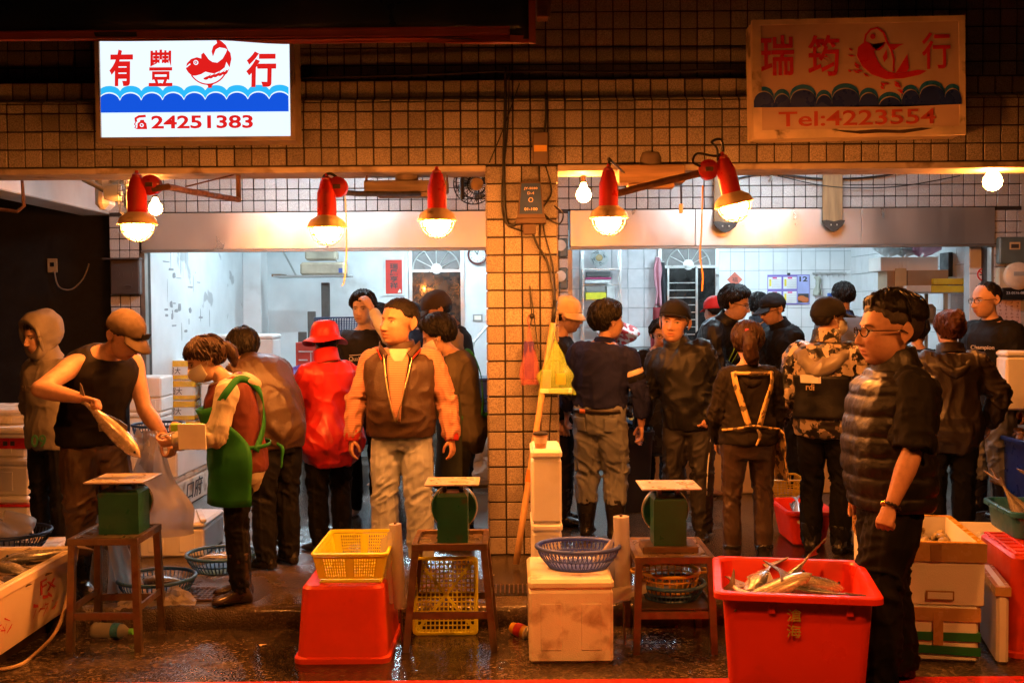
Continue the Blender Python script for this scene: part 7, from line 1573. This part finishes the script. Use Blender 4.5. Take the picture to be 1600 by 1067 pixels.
# the held fish and the big bag
c = at(218, 714, hR.y-.04); a = hR; dv = (c-a).normalized(); mid = a+dv*.245; dv = dv*.3
t = fish('large pale fish held tail first above the clear bag', mid, (0, 0, 0), 'long', 1.0, mat('pale_fish_skin', (.52, .42, .32), .25, var=.2, vs=20, metal=.2, coat=.4)); t.rotation_euler = (-dv).to_track_quat('X', 'Z').to_euler(); t.scale = (.95, 1.05, .95)
def bigbag(u, v):
    a_ = 2*math.pi*u; w = .012+.150*min(1, v/.75)**.75; k_ = 1+.10*rn(3*math.cos(a_), v*4, 3*math.sin(a_), 12)+.10*math.sin(7*a_)*(1-v)
    return (.10*v+w*k_*math.cos(a_)+.012*math.sin(v*11), w*.62*k_*math.sin(a_), -.56*v)
q = at(229, 678, hL.y-.02); t = thing('clear_bag', 'large milky clear plastic bag hanging from the tank top mans hand', 'bag', q); sheetfilm('bag_skin', film_mat('milky_bag_film', (.78, .72, .64), .24, .22), t, bigbag, 60, 30)
sheetfilm('folded_lip', m_film, t, lambda u, v: (-.03+.10*u-.03*v+.02*math.sin(8*u), -.06-.04*math.sin(6*u+3*v), .03-.22*v*(.6+.5*u)+.02*rn(u*6, v*6, 2)), 18, 16, False)
# 3 green apron woman
m_beige = fab('beige_hoodie', (.40, .36, .30), .85); m_mar = fab('maroon_quilted_cloth', (.11, .026, .020), .6); m_gr = fab('green_apron_cloth', (.014, .13, .024), .6, bump=.2)
p = Person('woman in a green apron writing on a pad near the kerb', 374, -1.0, H=1.49, face=-78, lean=13, hunch=12, head=(4, 26, 0), hp=dict(size=1.16), skin=(.50, .31, .22),
           arms={'R': ((-.25, .20, -1), (-.95, .05, -.05), 'grip', (.1, -.3, .6)), 'L': ((-.22, -.30, -1), (-.93, -.12, -.10), 'grip', (.1, .5, .6))}, fine=2, hips=1.1)
p.hair((30, 14, -2, -42), .018, m_hair_b, 5, rough=.006); p.lump([(0, .090, .030), (0, .128, .022), (0, .140, -.020), (0, .132, -.070), (.005, .115, -.11)], [.024, .030, .034, .026, .008], m_hair_b, 'ponytail')
p.mask(m_maskm); p.top(m_beige, 'hoodie', .70, .036, 1.0, .024, seed=5, hemflare=.012, amp=.007); p.top(m_mar, 'vest', .84, .048, 0, -.016, seed=8, hemflare=.012, amp=.006)
p.lump([(-.09, -.03, 1.43), (-.10, .05, 1.42), (0, .10, 1.38), (.10, .05, 1.42), (.09, -.03, 1.43)], [.026, .040, .052, .040, .026], m_beige, 'hood', local='body', sc=8, aniso=(1, 1, 1))
p.pants(m_dkp, wide=.012); p.boots(mat('brown_rubber_boot', (.030, .018, .013), .25, var=.3), .33)
ap = p.panel(m_gr, .64, 1.30, 160, 380, .084, 'apron', 26, .035, taper=lambda u: 1.0 if u < .55 else 1-.45*(u-.55)/.45, amp=.009); p.strap(m_gr, [(1.26, 205, .080), (1.36, 180, .075), (1.40, 140, .06), (1.30, 100, .075), (1.12, 70, .078), (.98, 30, .08)], .022, 'apron_strap', ap); p.strap(m_gr, [(1.26, 335, .080), (1.36, 0, .075), (1.40, 40, .06), (1.30, 80, .075), (1.12, 110, .078), (.98, 150, .08)], .022, 'apron_strap', ap)
p.strap(m_gr, [(1.0, 180, .08), (1.0, 135, .082), (1.0, 90, .085), (1.0, 45, .082), (1.0, 0, .08)], .012, 'apron_tie', ap); p.lump([(.01, .235, 1.0), (.04, .27, .97), (.05, .265, .90), (.07, .26, .84)], [.012, .013, .011, .009], m_gr, 'apron_bow', local='body', sc=9, amp=.003, parent=ap)
t = thing('paper_pad', 'white paper pad held by the green apron woman', 'pad', at(300, 681, -1.38), rot=(R(6), 0, R(-4))); MB().box(-.072, .072, -.004, .004, -.07, .062, .001).build('page', mat('bright_paper', (.85, .83, .80), .6), t); MB().box(-.115, .06, .006, .02, .022, .062, .004).build('green_folder', mat('lime_folder', (.30, .62, .05), .5), t); MB().tube([(-.16, -.01, .0), (-.09, .0, .02)], .005, 6).build('pen', wp, t)
# 4 brown leather jacket
p = Person('stooping person in a shiny brown leather jacket behind the apron woman', 432, -.25, H=1.60, face=-128, lean=37, hunch=18, head=(-4, 20, 0), fat=.4, hp=dict(size=1.1), arms={'L': ((-.1, .1, -1), (-.4, .5, -.7)), 'R': ((-.2, .25, -1), (-.5, .5, -.5))}, fine=1)
p.hair((40, 16, -6, -46), .020, None, 9, rough=.007)
p.top(mat('shiny_brown_leather', (.048, .025, .013), .46, var=.2, vs=5, bump=.25, bs=70), 'jacket', .80, .036, 1.0, .030, seed=11, amp=.012, big=.01); p.collar(m_leath, .045, .022); p.pants(m_dkp, wide=.022); p.boots(m_rub, .22)
# 5 red raincoat
m_rain = mat('red_rain_pvc', (.42, .016, .016), .42, var=.12, vs=5, spec=.45)
p = Person('person in a red raincoat and red rain hat seen from behind', 516, .18, H=1.50, face=-138, lean=5, head=(-25, 8, 0), hp=dict(size=1.1), hips=1.1, arms={'L': ((-.55, .2, -.8), (-.55, .45, -.3)), 'R': ((.1, .1, -1), (-.1, .4, -.8))}, fine=1)
p.hair(**CAPH, seed=2, m=m_hair); p.top(m_rain, 'raincoat', .66, .045, 1.0, .036, seed=13, amp=.011, hemflare=.055, big=.010, sc=8); p.collar(m_rain, .09, .035); p.pants(m_dkp, wide=.018); p.boots(m_rub, .25)
b = MB(); nn = 40; prof = [(.004, .152), (.040, .150), (.072, .138), (.088, .112), (.097, .070), (.102, .038), (.106, .030), (.122, .018), (.140, .004), (.150, -.006), (.151, -.009), (.148, -.009), (.120, .010), (.100, .026)]
b.lathe(prof, nn, sy=1.08); b.v = [(x*p.hk*1.05, y*p.hk*1.05, (z+.010*math.sin(3*math.atan2(y, x)+1)*(max(0, math.hypot(x, y)-.1)/.05))*p.hk) for x, y, z in b.v]; me = b.mesh([]); me.transform(p.M @ Matrix.Translation((0, .012, .0))); wr(me, .003, 16, 4, .002); finish(me, m_rain, 'rain_hat', p.root)
# 6 t-shirt man
m_tee = fab('black_tee', (.014, .014, .017))
p = Person('young man in a black printed tee with a hand on his head', 572, 1.36, H=1.72, face=-8, head=(-4, 4, 0), hp=dict(size=1.02), skin=(.52, .36, .27), arms={'L': ((.16, -.93, .12), (-.52, .22, .83), 'relaxed', (-.4, .5, -.5))}, fine=1)
p.hair((40, 18, 4, -36), .024, None, 3, top=.4, rough=.006); p.top(m_tee, 't_shirt', .86, .018, .42, .016, seed=2); p.pants(m_dkp)
S0, E0, W0, fo, n, pose = p.sk.arm['L']; b = MB(); limb(b, [S0.lerp(E0, .55), E0, E0.lerp(W0, .5), W0.lerp(E0, .04)], [.052, .050, .046, .034]); p.put(remesh(b, .009, 4), fab('white_sleeve', (.62, .62, .62)), 'arm_sleeve', None, .003, 14)
p.fronttext('Quality', mat('white_tee_print', (.5, .5, .5), .7), 1.215, 266, .036, .13)
for pts in ([(1.245, 250, .034), (1.25, 270, .034), (1.265, 292, .034)], [(1.09, 250, .034), (1.085, 270, .034), (1.10, 294, .034)], [(1.265, 292, .034), (1.18, 297, .034), (1.10, 294, .034)]): p.strap(mat('white_tee_print'), pts, .003, 'print_outline')
# 7 vest man
def _stripe(H, c):
    w = H['N'].new('ShaderNodeTexWave'); w.bands_direction = 'Z'; w.inputs['Scale'].default_value = 30; H['L'].new(H['tc'].outputs['Object'], w.inputs[0]); return H['mixc'](H['mr'](w.outputs[1], .35, .65, 0, 1), (.36, .13, .085), (.42, .25, .18))
m_polo = mat('striped_polo', rough=.8, var=.08, bump=.2, bs=260, spec=.3, fn=_stripe)
m_vest = mat('brown_vest_cloth', (.042, .020, .010), .55, var=.18, vs=6, bump=.25, bs=120)
p = Person('stout man in a brown vest over a striped polo looking aside', 628, -.24, H=1.66, face=-6, lean=-2, head=(-34, -2, 0), fat=.62, broad=1.10, hp=dict(size=1.32, w=1.06, jaw=1.08, eye=.0040), skin=(.38, .20, .125), stance=.12,
           arms={'L': ((.40, -.05, -1), (.12, -.16, -1), 'relaxed', (-1, .4, 0)), 'R': ((-.42, -.05, -1), (-.10, -.14, -1), 'relaxed', (1, .4, 0))}, fine=2)
p.hair((36, 20, 8, -30), .008, mat('cropped_hair', (.009, .007, .006), .6, var=.4, vs=80, bump=.5, bs=260, spec=.2), 12, rough=.004, soft=.3, locks=0)
p.top(m_polo, 'polo_shirt', .90, .020, 1.0, .022, seed=21, amp=.009); p.pants(mat('stone_jeans', (.30, .33, .38), .8, var=.18, vs=5, bump=.3, bs=240), 'jeans', 1.0, .016, 1.0, .030, seed=22, amp=.009, cuffw=.018); p.shoes(m_rub)
ve = p.panel(m_vest, .855, 1.412, -78, 258, .046, 'vest', 44, .04, .008, amp=.009, seed=6, taper=lambda u: 1.0-.07*u) if False else None
p.top(m_vest, 'vest', .86, .044, 0, .004, seed=23, amp=.010, sc=8, neck=1.40)
vs_ = p.panel(m_polo, .97, 1.385, 262, 284, .066, 'shirt_front', 8, 0, .003, taper=lambda u: .30+.85*u, amp=.003)
p.strap(mat('zip_metal', (.5, .4, .25), .35, metal=.9), [(1.39, 254, .068), (1.2, 262, .071), (1.05, 268, .073), (.97, 271, .073)], .004, 'zip'); p.strap(mat('zip_metal'), [(1.39, 292, .068), (1.2, 283, .071), (1.05, 276, .073), (.97, 272, .073)], .004, 'zip')
p.panel(fab('white_undershirt', (.48, .43, .36)), 1.345, 1.425, 259, 287, .0705, 'undershirt', 8, 0, .003, amp=.001, taper=lambda u: .25+.75*u)
for s0, s1 in ((258, 205), (286, 339)): p.strap(m_vest, [(1.375, s0, .070), (1.43, (s0+s1)/2, .062), (1.45, s1, .05)], .032, 'collar_wing'); p.strap(m_redtape, [(1.36, s0-(3 if s0 < 270 else -3), .080), (1.425, (s0+s1)/2-(3 if s0 < 270 else -3), .066)], .004, 'red_piping')
p.collar(m_vest, .036, .026); p.collar(m_redtape, .028, .012, 'polo_collar')
for sd in ('L', 'R'):
    S0, E0, W0, fo, n, pose = p.sk.arm[sd]; b = MB(); limb(b, [W0-fo*.05, W0-fo*.015, W0+fo*.022], [.050, .051, .046], 16); p.put(remesh(b, .007, 2), fab('red_rib_knit', (.35, .02, .015)), 'cuff', None, .002, 30)
b = MB(); b.box(.10, .125, -.212, -.204, 1.245, 1.252); 
# 8 second green strap woman
p = Person('woman with a green strapped apron and mask right of the vest man', 724, .30, H=1.57, face=-95, lean=12, hunch=10, head=(2, 24, 0), hp=dict(size=1.14), arms={'L': ((-.1, -.22, -1), (-.8, .0, -.4)), 'R': ((-.1, .15, -1), (-.8, .1, -.3))}, fine=1)
p.hair((44, 18, -2, -44), .028, None, 15, top=.3, rough=.007); p.mask(m_maskm); m_ol = fab('olive_top', (.070, .055, .034)); p.top(m_ol, 'pullover', .70, .036, 1.0, .026, seed=25, hemflare=.03); p.pants(m_dkp); p.boots(m_rub)
p.strap(m_gr, [(1.30, 200, .05), (1.39, 175, .045), (1.41, 120, .04), (1.25, 95, .055), (1.08, 80, .058), (.98, 60, .06)], .014, 'apron_strap'); p.strap(m_gr, [(.97, 180, .06), (.97, 90, .064), (.97, 0, .06)], .016, 'apron_tie'); p.panel(fab('dark_apron', (.03, .035, .025)), .45, 1.25, 175, 365, .066, 'apron', 22, .08)
# 9 dark cap man
p = Person('man in a dark military cap and black vest bent over the goods', 716, 1.5, H=1.74, face=-80, lean=12, head=(0, 22, 0), hp=dict(size=1.12), arms={'L': ((-.1, -.25, -1), (-.7, .1, -.5)), 'R': ((.0, .15, -1), (-.7, .1, -.4))}, fine=1)
p.hair(**CAPH, seed=4); m_dc = fab('dark_brown_cap', (.045, .034, .028)); p.cap(m_dc, el=(22, 8, 0), off=.015, high=.012, brim=.07, droop=.5); m_kh = fab('khaki_shirt', (.20, .155, .11)); p.top(m_kh, 'shirt', .86, .024, 1.0, .024, seed=31); p.top(m_blk, 'vest', .84, .044, 0, .0, seed=32); p.collar(fab('print_scarf', (.16, .09, .05), var=.6, vs=40), .06, .030, 'scarf'); p.pants(m_dkp)
# 10 far people of the white shop
p = Person('person in a navy cap far back before the arched door', 648, 4.2, H=1.66, face=-30, hp=dict(size=1.12), fine=0, head=(0, 10, 0)); p.hair(**CAPH, seed=6); p.cap(fab('navy_cap', (.02, .028, .045)), off=.014); p.top(fab('dark_navy_coat', (.012, .014, .022)), 'coat'); p.pants(m_dkp)
p = Person('dark haired person in a maroon top behind the tee shirt man', 608, 2.7, H=1.64, face=-60, hp=dict(size=1.1), fine=0, head=(0, 20, 0), lean=8); p.hair(thick=.026, seed=8); p.top(fab('maroon_top', (.12, .015, .02)), 'pullover'); p.pants(m_dkp)
# 11 pale cap man at the pillar
p = Person('man in a cream bucket cap half hidden behind the pillar', 878, 1.0, H=1.66, face=85, hp=dict(size=1.08), fine=1, head=(0, 8, 0)); p.hair(**CAPH, seed=9); p.cap(fab('cream_cap', (.60, .45, .28)), el=(18, 10, 0), off=.016, high=.016, brim=.04, brim_w=110, droop=.9); p.top(m_blk, 'coat', .70); p.pants(m_dkp); p.boots(m_rub)
# 12 navy sweater
m_nvs = fab('navy_sweater', (.011, .013, .052), .85, bump=.35, bs=240)
p = Person('man in a navy sweater with a cream arm band turned from the viewer', 938, .50, H=1.635, face=158, lean=3, side=-5, twist=6, head=(-48, 0, 0), fat=.35, broad=1.06, hp=dict(size=1.16), stance=.11, arms={'L': ((-.25, .1, -1), (-.05, .6, -.8)), 'R': ((.34, -.05, -1), (.05, .30, -1), 'relaxed', (-1, 0, 0))}, fine=2)
p.hair((42, 16, 2, -40), .024, None, 17, top=.2, rough=.006); p.top(m_nvs, 'sweater', .965, .026, .86, .018, seed=41, amp=.009); p.collar(m_nvs, .022, .014)
p.pants(mat('grey_cargo_jeans', (.15, .16, .175), .8, var=.2, vs=5, bump=.35, bs=240), 'cargo_jeans', 1.0, .018, .80, .030, seed=42, amp=.016, cuffw=.010); p.boots(m_rub, .30, wide=.008)
p.strap(mat('dark_belt', (.02, .015, .012), .4), [(.945, a_, .024) for a_ in (-20, 0, 45, 90, 135, 180, 200)], .015, 'belt'); p.strap(mat('orange_label', (.62, .16, .02), .5), [(.945, 62, .030), (.945, 75, .030)], .016, 'belt_label')
S0, E0, W0, fo, n, pose = p.sk.arm['R']; u_ = (E0-S0).normalized()
for q0, mm in ((.36, fab('cream_band', (.62, .50, .38))), (.52, m_blk)): 
    b = MB(); limb(b, [S0+u_*(.285*q0), S0+u_*(.285*(q0+.15))], [.0815-.010*q0, .0800-.010*q0], 16); p.put(remesh(b, .007, 1), mm, 'arm_band', None, .0, 8, 1, .003)
for a_ in (55, 125): p.panel(mat('grey_cargo_jeans'), .80, .90, a_-17, a_+17, .022, 'back_pocket', 8, 0, .005, amp=.001)
for sd, sg in (('L', 1), ('R', -1)):
    Hh, K, F, _ = p.sk.leg[sd]; c = Hh.lerp(K, .80); b = MB(); b.box(c.x+sg*.075-.012, c.x+sg*.075+.012, c.y-.06, c.y+.06, c.z-.09, c.z+.07, .008); me = b.mesh([]); me.transform(p.sc); finish(me, mat('grey_cargo_jeans'), 'cargo_pocket', p.root, False)
# 13 older man
p = Person('older man in a black cap and black jacket facing the street', 1076, .50, H=1.64, face=-22, lean=4, side=-13, head=(4, 0, 5), fat=.35, hp=dict(size=1.27, w=1.03, eye=.0036), skin=(.45, .25, .165), fine=2, arms={'L': ((.40, .05, -1), (-.30, -.35, -.75), 'fist', (-.6, .6, 0)), 'R': ((-.25, .1, -1), (-.2, .3, -.9))})
p.hair((30, 14, 2, -34), .006, m_hair_g, 19, locks=0); p.cap(fab('black_cap', (.012, .012, .014)), el=(30, 16, 4), off=.014, high=.010, brim=.055, droop=.05); p.top(m_blkn, 'jacket', .80, .032, 1.0, .026, seed=51, amp=.012); p.collar(m_blkn, .05, .030); p.collar(fab('khaki_scarf', (.22, .16, .08)), .055, .012, 'scarf'); m_tr = mat('track_trousers', (.012, .010, .010), .6, var=.2); p.pants(m_tr, 'track_trousers', wide=.026, seed=52); p.boots(m_rub, .2)
Hh, K, F, _ = p.sk.leg['L']
for dx in (-.018, .012):
    b = MB(); b.tube([Hh+V((.075+dx, -.075, -.12)), K+V((.045+dx, -.070, 0)), F+V((.03+dx, -.066, .15))], .0045, 5); me = b.mesh([]); me.transform(p.sc); finish(me, mat('white_stripe', (.7, .7, .7), .6), 'side_stripe', p.root)
# 14-17 people inside the tiled shop
p = Person('person in a red cap with a round emblem facing the back wall', 1120, 3.2, H=1.68, face=205, hp=dict(size=1.1), fine=0, head=(0, 8, 0)); p.hair(**CAPH, seed=21); c_ = p.cap(fab('red_cap', (.50, .018, .014), .6), off=.015, high=.006, brim=.07); p.top(m_blk, 'coat'); p.pants(m_dkp)
b = MB(); b.ring((.012, .128, .05), .017, .004, 16, 5, axis='Y'); b.v = [tuple(c*p.hk for c in v) for v in b.v]; me = b.mesh([]); me.transform(p.M); finish(me, mat('pale_print'), 'emblem', c_)
p = Person('bending man in glasses and a black jacket with lime piping', 1106, 2.3, H=1.80, face=58, lean=26, head=(10, 14, 0), hp=dict(size=1.08), fine=1, arms={'R': ((.1, -.1, -1), (.7, .1, -.4)), 'L': ((.3, .1, -1), (.7, .1, -.3))}); p.hair(thick=.028, seed=23, top=.3, rough=.006); p.glasses(m_eye); p.top(m_blkn, 'jacket', .80, .034, 1.0, .030, seed=55); p.collar(m_blkn, .05, .024)
p.strap(mat('lime_piping', (.35, .75, .05), .5), [(1.40, 262, .055), (1.30, 258, .060), (1.18, 262, .058), (1.05, 262, .055)], .005, 'lime_piping'); p.strap(mat('lime_piping'), [(1.34, 285, .058), (1.24, 282, .06), (1.12, 284, .058)], .004, 'lime_piping'); p.pants(m_dkp)
p = Person('dark haired man in a navy jacket with his back to the charm', 1184, 3.4, H=1.72, face=165, hp=dict(size=1.1), fine=0); p.hair(thick=.016, seed=25); p.top(fab('navy_jacket', (.014, .018, .026), .55), 'jacket', .8, .034, 1.0, .03, seed=57); p.collar(fab('navy_jacket'), .05, .024); p.pants(m_dkp)
p = Person('man in a black cap and glasses with a cigarette in his mouth', 1232, 2.2, H=1.72, face=-70, lean=14, head=(0, 16, 0), hp=dict(size=1.10), fine=1, arms={'R': ((-.25, -.1, -1), (-.6, .1, -.7)), 'L': ((-.3, .1, -1), (-.6, .1, -.6))}); p.hair(**CAPH, seed=27); p.cap(fab('black_cap'), el=(22, 10, 2), off=.014, brim=.085, droop=.35); p.glasses(m_eye); p.top(m_blk, 'pullover', .82, .034, 1.0, .028, seed=59); p.collar(m_blk, .05, .022); p.pants(m_dkp)
b = MB(); b.tube([(.008, -.105, -.064), (.012, -.165, -.082)], .004, 6); b.v = [tuple(c*p.hk for c in v) for v in b.v]; me = b.mesh([]); me.transform(p.M); finish(me, wp, 'cigarette', p.root)
p = Person('short haired man with his back turned below the hook rail', 1318, 2.6, H=1.80, face=176, hp=dict(size=1.06), fine=0); p.hair((42, 24, 10, -26), .012, None, 29); p.top(fab('grey_blue_shirt', (.14, .14, .15)), 'shirt', .86); p.collar(fab('navy_collar', (.02, .03, .07)), .03, .016); p.pants(m_dkp)
p = Person('seller with glasses and black gloves peering round the older man', 1026, 1.9, H=1.50, face=15, lean=10, head=(-10, 14, 0), hp=dict(size=1.08, glove=(.012, .012, .012)), fine=0, arms={'R': ((-.15, -.3, -1), (-.35, -.7, -.6), 'grip', (0, 0, -1))}); p.hair(thick=.022, seed=31); p.glasses(m_eye); p.top(m_blk, 'pullover', .8, .03, 1.0, .026, seed=61); p.pants(m_dkp); p.panel(mat('black_pvc', (.015, .015, .016), .25), .45, 1.2, 200, 340, .05, 'apron', 18, .06)
# 18 woman with scrunchie
m_camoy = mat('yellow_camo_cloth', rough=.7, var=.1, fn=lambda H, c: H['mixc'](H['mr'](H['noise'](22, 2), .50, .54, 0, 1), (.55, .36, .12), (.10, .07, .035)))
m_dkt = fab('dark_brown_pullover', (.012, .009, .007))
p = Person('woman with a pink scrunchie and camouflage apron straps seen from behind', 1169, -.34, H=1.50, face=183, head=(-14, 6, 0), hp=dict(size=1.16), hips=1.08, fine=1, broad=.93, stance=.115, arms={'L': ((-.24, .15, -1), (.1, .6, -.8)), 'R': ((.24, .15, -1), (-.1, .6, -.8))})
p.hair((42, 16, -4, -50), .022, m_hair_b, 33, rough=.006); p.lump([(0, .10, .03), (0, .132, .03), (-.012, .142, -.02), (-.02, .125, -.085), (-.03, .10, -.13), (-.035, .085, -.16)], [.03, .034, .044, .046, .034, .010], m_hair_b, 'ponytail', amp=.008)
b = MB(); b.ring((0, 0, 0), .024, .012, 20, 8); b.v = [(x, y*.9, z) for x, y, z in b.v]; me = b.mesh([]); me.transform(p.M @ Matrix.Translation((.0, .130, .055)) @ Matrix.Rotation(R(60), 4, 'X')); wr(me, .004, 60, 3, .002); finish(me, fab('pink_scrunchie', (.42, .06, .13)), 'scrunchie', p.root)
p.top(m_dkt, 'pullover', .88, .024, 1.0, .018, seed=63, amp=.010); p.lump([(-.11, .02, 1.40), (-.09, .09, 1.37), (0, .12, 1.31), (.09, .09, 1.37), (.11, .02, 1.40)], [.022, .034, .042, .034, .022], m_dkt, 'hood', local='body', sc=8, aniso=(1, 1, 1)); p.pants(mat('waxed_brown_trousers', (.042, .025, .016), .42, var=.25, vs=5, bump=.25, bs=120), wide=.008, seed=64, amp=.007); p.boots(m_rub, .16)
ap = p.strap(m_camoy, [(1.395, 132, .045), (1.30, 122, .05), (1.18, 112, .05), (1.02, 98, .05)], .021, 'apron_strap'); p.strap(m_camoy, [(1.395, 48, .045), (1.30, 58, .05), (1.18, 68, .05), (1.02, 82, .05)], .021, 'apron_strap', ap); p.strap(m_camoy, [(1.385, 130, .05), (1.385, 90, .055), (1.385, 50, .05)], .012, 'apron_strap', ap); p.strap(m_camoy, [(.985, 20, .05), (1.0, 60, .052), (1.02, 90, .056), (1.0, 120, .052), (.985, 160, .05)], .008, 'apron_tie', ap)
p.panel(m_camoy, .60, .98, 150, 215, .055, 'apron_edge', 12, .16, parent=ap); p.lump([(-.01, .185, 1.0), (-.03, .20, .96), (-.02, .195, .92), (-.0, .19, .88)], [.009, .016, .012, .010], m_camoy, 'apron_bow', local='body', sc=9, amp=.003, parent=ap)
# 19 camouflage jacket
def _camo(H, c):
    a_ = H['mixc'](H['mr'](H['noise'](13, 3, .6), .50, .515, 0, 1), (.012, .011, .010), (.42, .34, .25)); return H['mixc'](H['mr'](H['noise'](19, 2, .4), .60, .615, 0, 1), a_, (.15, .115, .08))
m_camo = mat('camouflage_nylon', rough=.36, var=.05, fn=_camo, bump=.12, bs=60); m_camol = mat('glossy_grey_nylon', (.22, .185, .145), .42, var=.2, vs=7)
p = Person('man in a camouflage jacket, black cap and mask seen from behind', 1290, .02, H=1.64, face=150, head=(-42, 2, 0), hp=dict(size=1.14), broad=1.08, fat=.2, fine=1, arms={'L': ((-.30, .1, -1), (-.1, .5, -.8)), 'R': ((.35, -.05, -1), (.1, .5, -.7))})
p.hair((30, 14, 2, -34), .007, None, 35, locks=0); p.cap(fab('black_cap'), el=(22, 10, 2), off=.015, high=.006, brim=.08, droop=.2); p.mask(m_maskm); p.top(m_camo, 'jacket', .80, .044, 1.0, .036, seed=65, amp=.012); p.collar(m_camo, .075, .034); p.lump([(-.13, .03, 1.40), (-.12, .10, 1.36), (0, .13, 1.27), (.12, .10, 1.36), (.13, .03, 1.40)], [.035, .062, .085, .062, .035], m_camol, 'hood', local='body', sc=9, amp=.012, aniso=(1, 1, 1), flat=.75); p.panel(m_blkn, .93, 1.22, 40, 140, .062, 'back_panel', 16, 0, .003, amp=.003); p.panel(wp, 1.17, 1.225, 62, 92, .070, 'white_label', 8, 0, .002, amp=.001); p.fronttext('rdi', mat('tan_print', (.5, .36, .2), .6), 1.145, 78, .070, .06); p.pants(m_dkp, wide=.016); p.boots(m_rub, .2)
# 21 puffer vest man
m_puf = mat('black_puffer_nylon', (.010, .008, .007), .45, var=.2, vs=9, bump=.5, bs=24, spec=.4)
p = Person('man in a quilted black puffer vest, glasses and gold bracelet at the tub', 1392, -2.10, STREET, H=1.77, face=-86, lean=-3, head=(2, 2, 0), fat=.46, broad=1.02, hp=dict(size=1.36, w=1.12, jaw=1.14), skin=(.42, .22, .14), fine=2, legs={'L': (0, -.10, .02), 'R': (0, .08, 0)},
           arms={'L': ((-.16, -.36, -1), (-.46, -.30, -.85), 'fist', (.5, .5, 0)), 'R': ((.0, .3, -1), (-.2, .2, -1))})
p.hair((50, 40, 34, 12), .018, None, 37, top=.35, rough=.006, lift=.0, soft=.12, locks=30); p.hair((36, 20, 6, -32), .0065, mat('shaved_hair', (.022, .015, .012), .7, var=.3, vs=120), 38, rough=.001, name='shaved_sides', locks=0, soft=.22); p.glasses(m_eye)
p.top(fab('black_tee_wide', (.010, .009, .009)), 't_shirt', .84, .020, .47, .030, seed=71, amp=.010); p.top(m_puf, 'puffer_vest', .82, .052, 0, .012, seed=72, amp=.004, big=.004, puff=.015, sc=16, vox=.010, neck=1.42, sm=4); p.collar(m_puf, .07, .040, thick=.02); p.pants(fab('black_wide_trousers', (.009, .008, .009)), wide=.040, seed=73, amp=.012); p.shoes(m_rub)
S0, E0, W0, fo, n, pose = p.sk.arm['L']; b = MB(); t1 = n; t2 = fo.cross(n).normalized()
for i in range(16):
    a_ = 2*math.pi*i/16; b.sphere(tuple(W0 + t1*(.034*math.cos(a_))+t2*(.037*math.sin(a_))+fo*.004), .0085, 8, 6)
me = b.mesh([]); me.transform(p.sc); me.materials.append(mat('dark_beads', (.02, .012, .01), .25)); me.materials.append(mat('gold_beads', (.75, .45, .10), .25, metal=1)); o = link('bracelet', me, p.root); o['kind'] = 'stuff'
me.polygons.foreach_set('material_index', [1 if (i//(len(me.polygons)//16)) % 16 in (9, 10, 11, 12, 13) else 0 for i in range(len(me.polygons))]); me.polygons.foreach_set('use_smooth', [True]*len(me.polygons))
# 22 curly bun woman
m_db = mat('dark_brown_jacket', (.020, .013, .009), .45, var=.2, vs=6, bump=.2, bs=80)
p = Person('woman with a curly reddish bun and dark jacket, hand on her hip', 1484, .15, H=1.55, face=172, head=(4, 2, 0), hp=dict(size=1.12), fat=.35, broad=1.05, hips=1.05, fine=1, arms={'R': ((.62, -.05, -.85), (-.10, .35, -.75), 'relaxed', (-1, 0, 0)), 'L': ((-.2, .1, -1), (.0, .5, -.8))})
p.hair((42, 16, -2, -40), .020, m_hair_r, 39, rough=.007); p.lump([(-.01, .085, .065), (0, .115, .075), (.005, .13, .035), (.0, .115, .0)], [.045, .062, .055, .025], m_hair_r, 'bun', amp=.016, sc=34, aniso=(1, 1, 1)); p.top(m_db, 'jacket', .70, .042, 1.0, .038, seed=75, amp=.012, hemflare=.02); p.collar(m_db, .05, .034); p.lump([(-.13, .0, 1.40), (-.10, .11, 1.36), (0, .15, 1.29), (.10, .11, 1.36), (.13, .0, 1.40)], [.022, .036, .046, .036, .022], m_db, 'hood', local='body', sc=8, aniso=(1, 1, 1)); p.pants(m_dkp, wide=.022); p.boots(m_rub)
# 23 sweatshirt man
p = Person('balding man in glasses and a black sweatshirt near the meters', 1548, 1.25, H=1.77, face=-62, lean=2, head=(-12, 6, 0), hp=dict(size=1.12, eye=.003), fine=1, fat=.15, arms={'L': ((.1, -.1, -1), (.2, -.05, -1)), 'R': ((-.1, .1, -1), (-.1, .2, -1))}); p.hair((64, 40, 10, -30), .006, None, 41, rough=.0015, locks=0, soft=.2); p.glasses(m_eye); p.top(m_blk, 'sweatshirt', .80, .036, 1.0, .032, seed=77, amp=.010, hemflare=.01); p.collar(m_blk, .012, .014); p.fronttext('Champion', mat('white_tee_print'), 1.25, 283, .050, .17); p.pants(mat('grey_cargo_jeans'), 'cargo_trousers', wide=.028, seed=78, amp=.014, leg=.8); p.boots(m_rub, .32)
p = Person('dark haired person mostly hidden behind the curly bun woman', 1432, 1.7, H=1.50, face=150, hp=dict(size=1.08), fine=0); p.hair((42, 16, -4, -50), .024, None, 43); p.top(m_blk, 'coat', .7); p.pants(m_dkp)

bpy.data.scenes.remove(TMP)
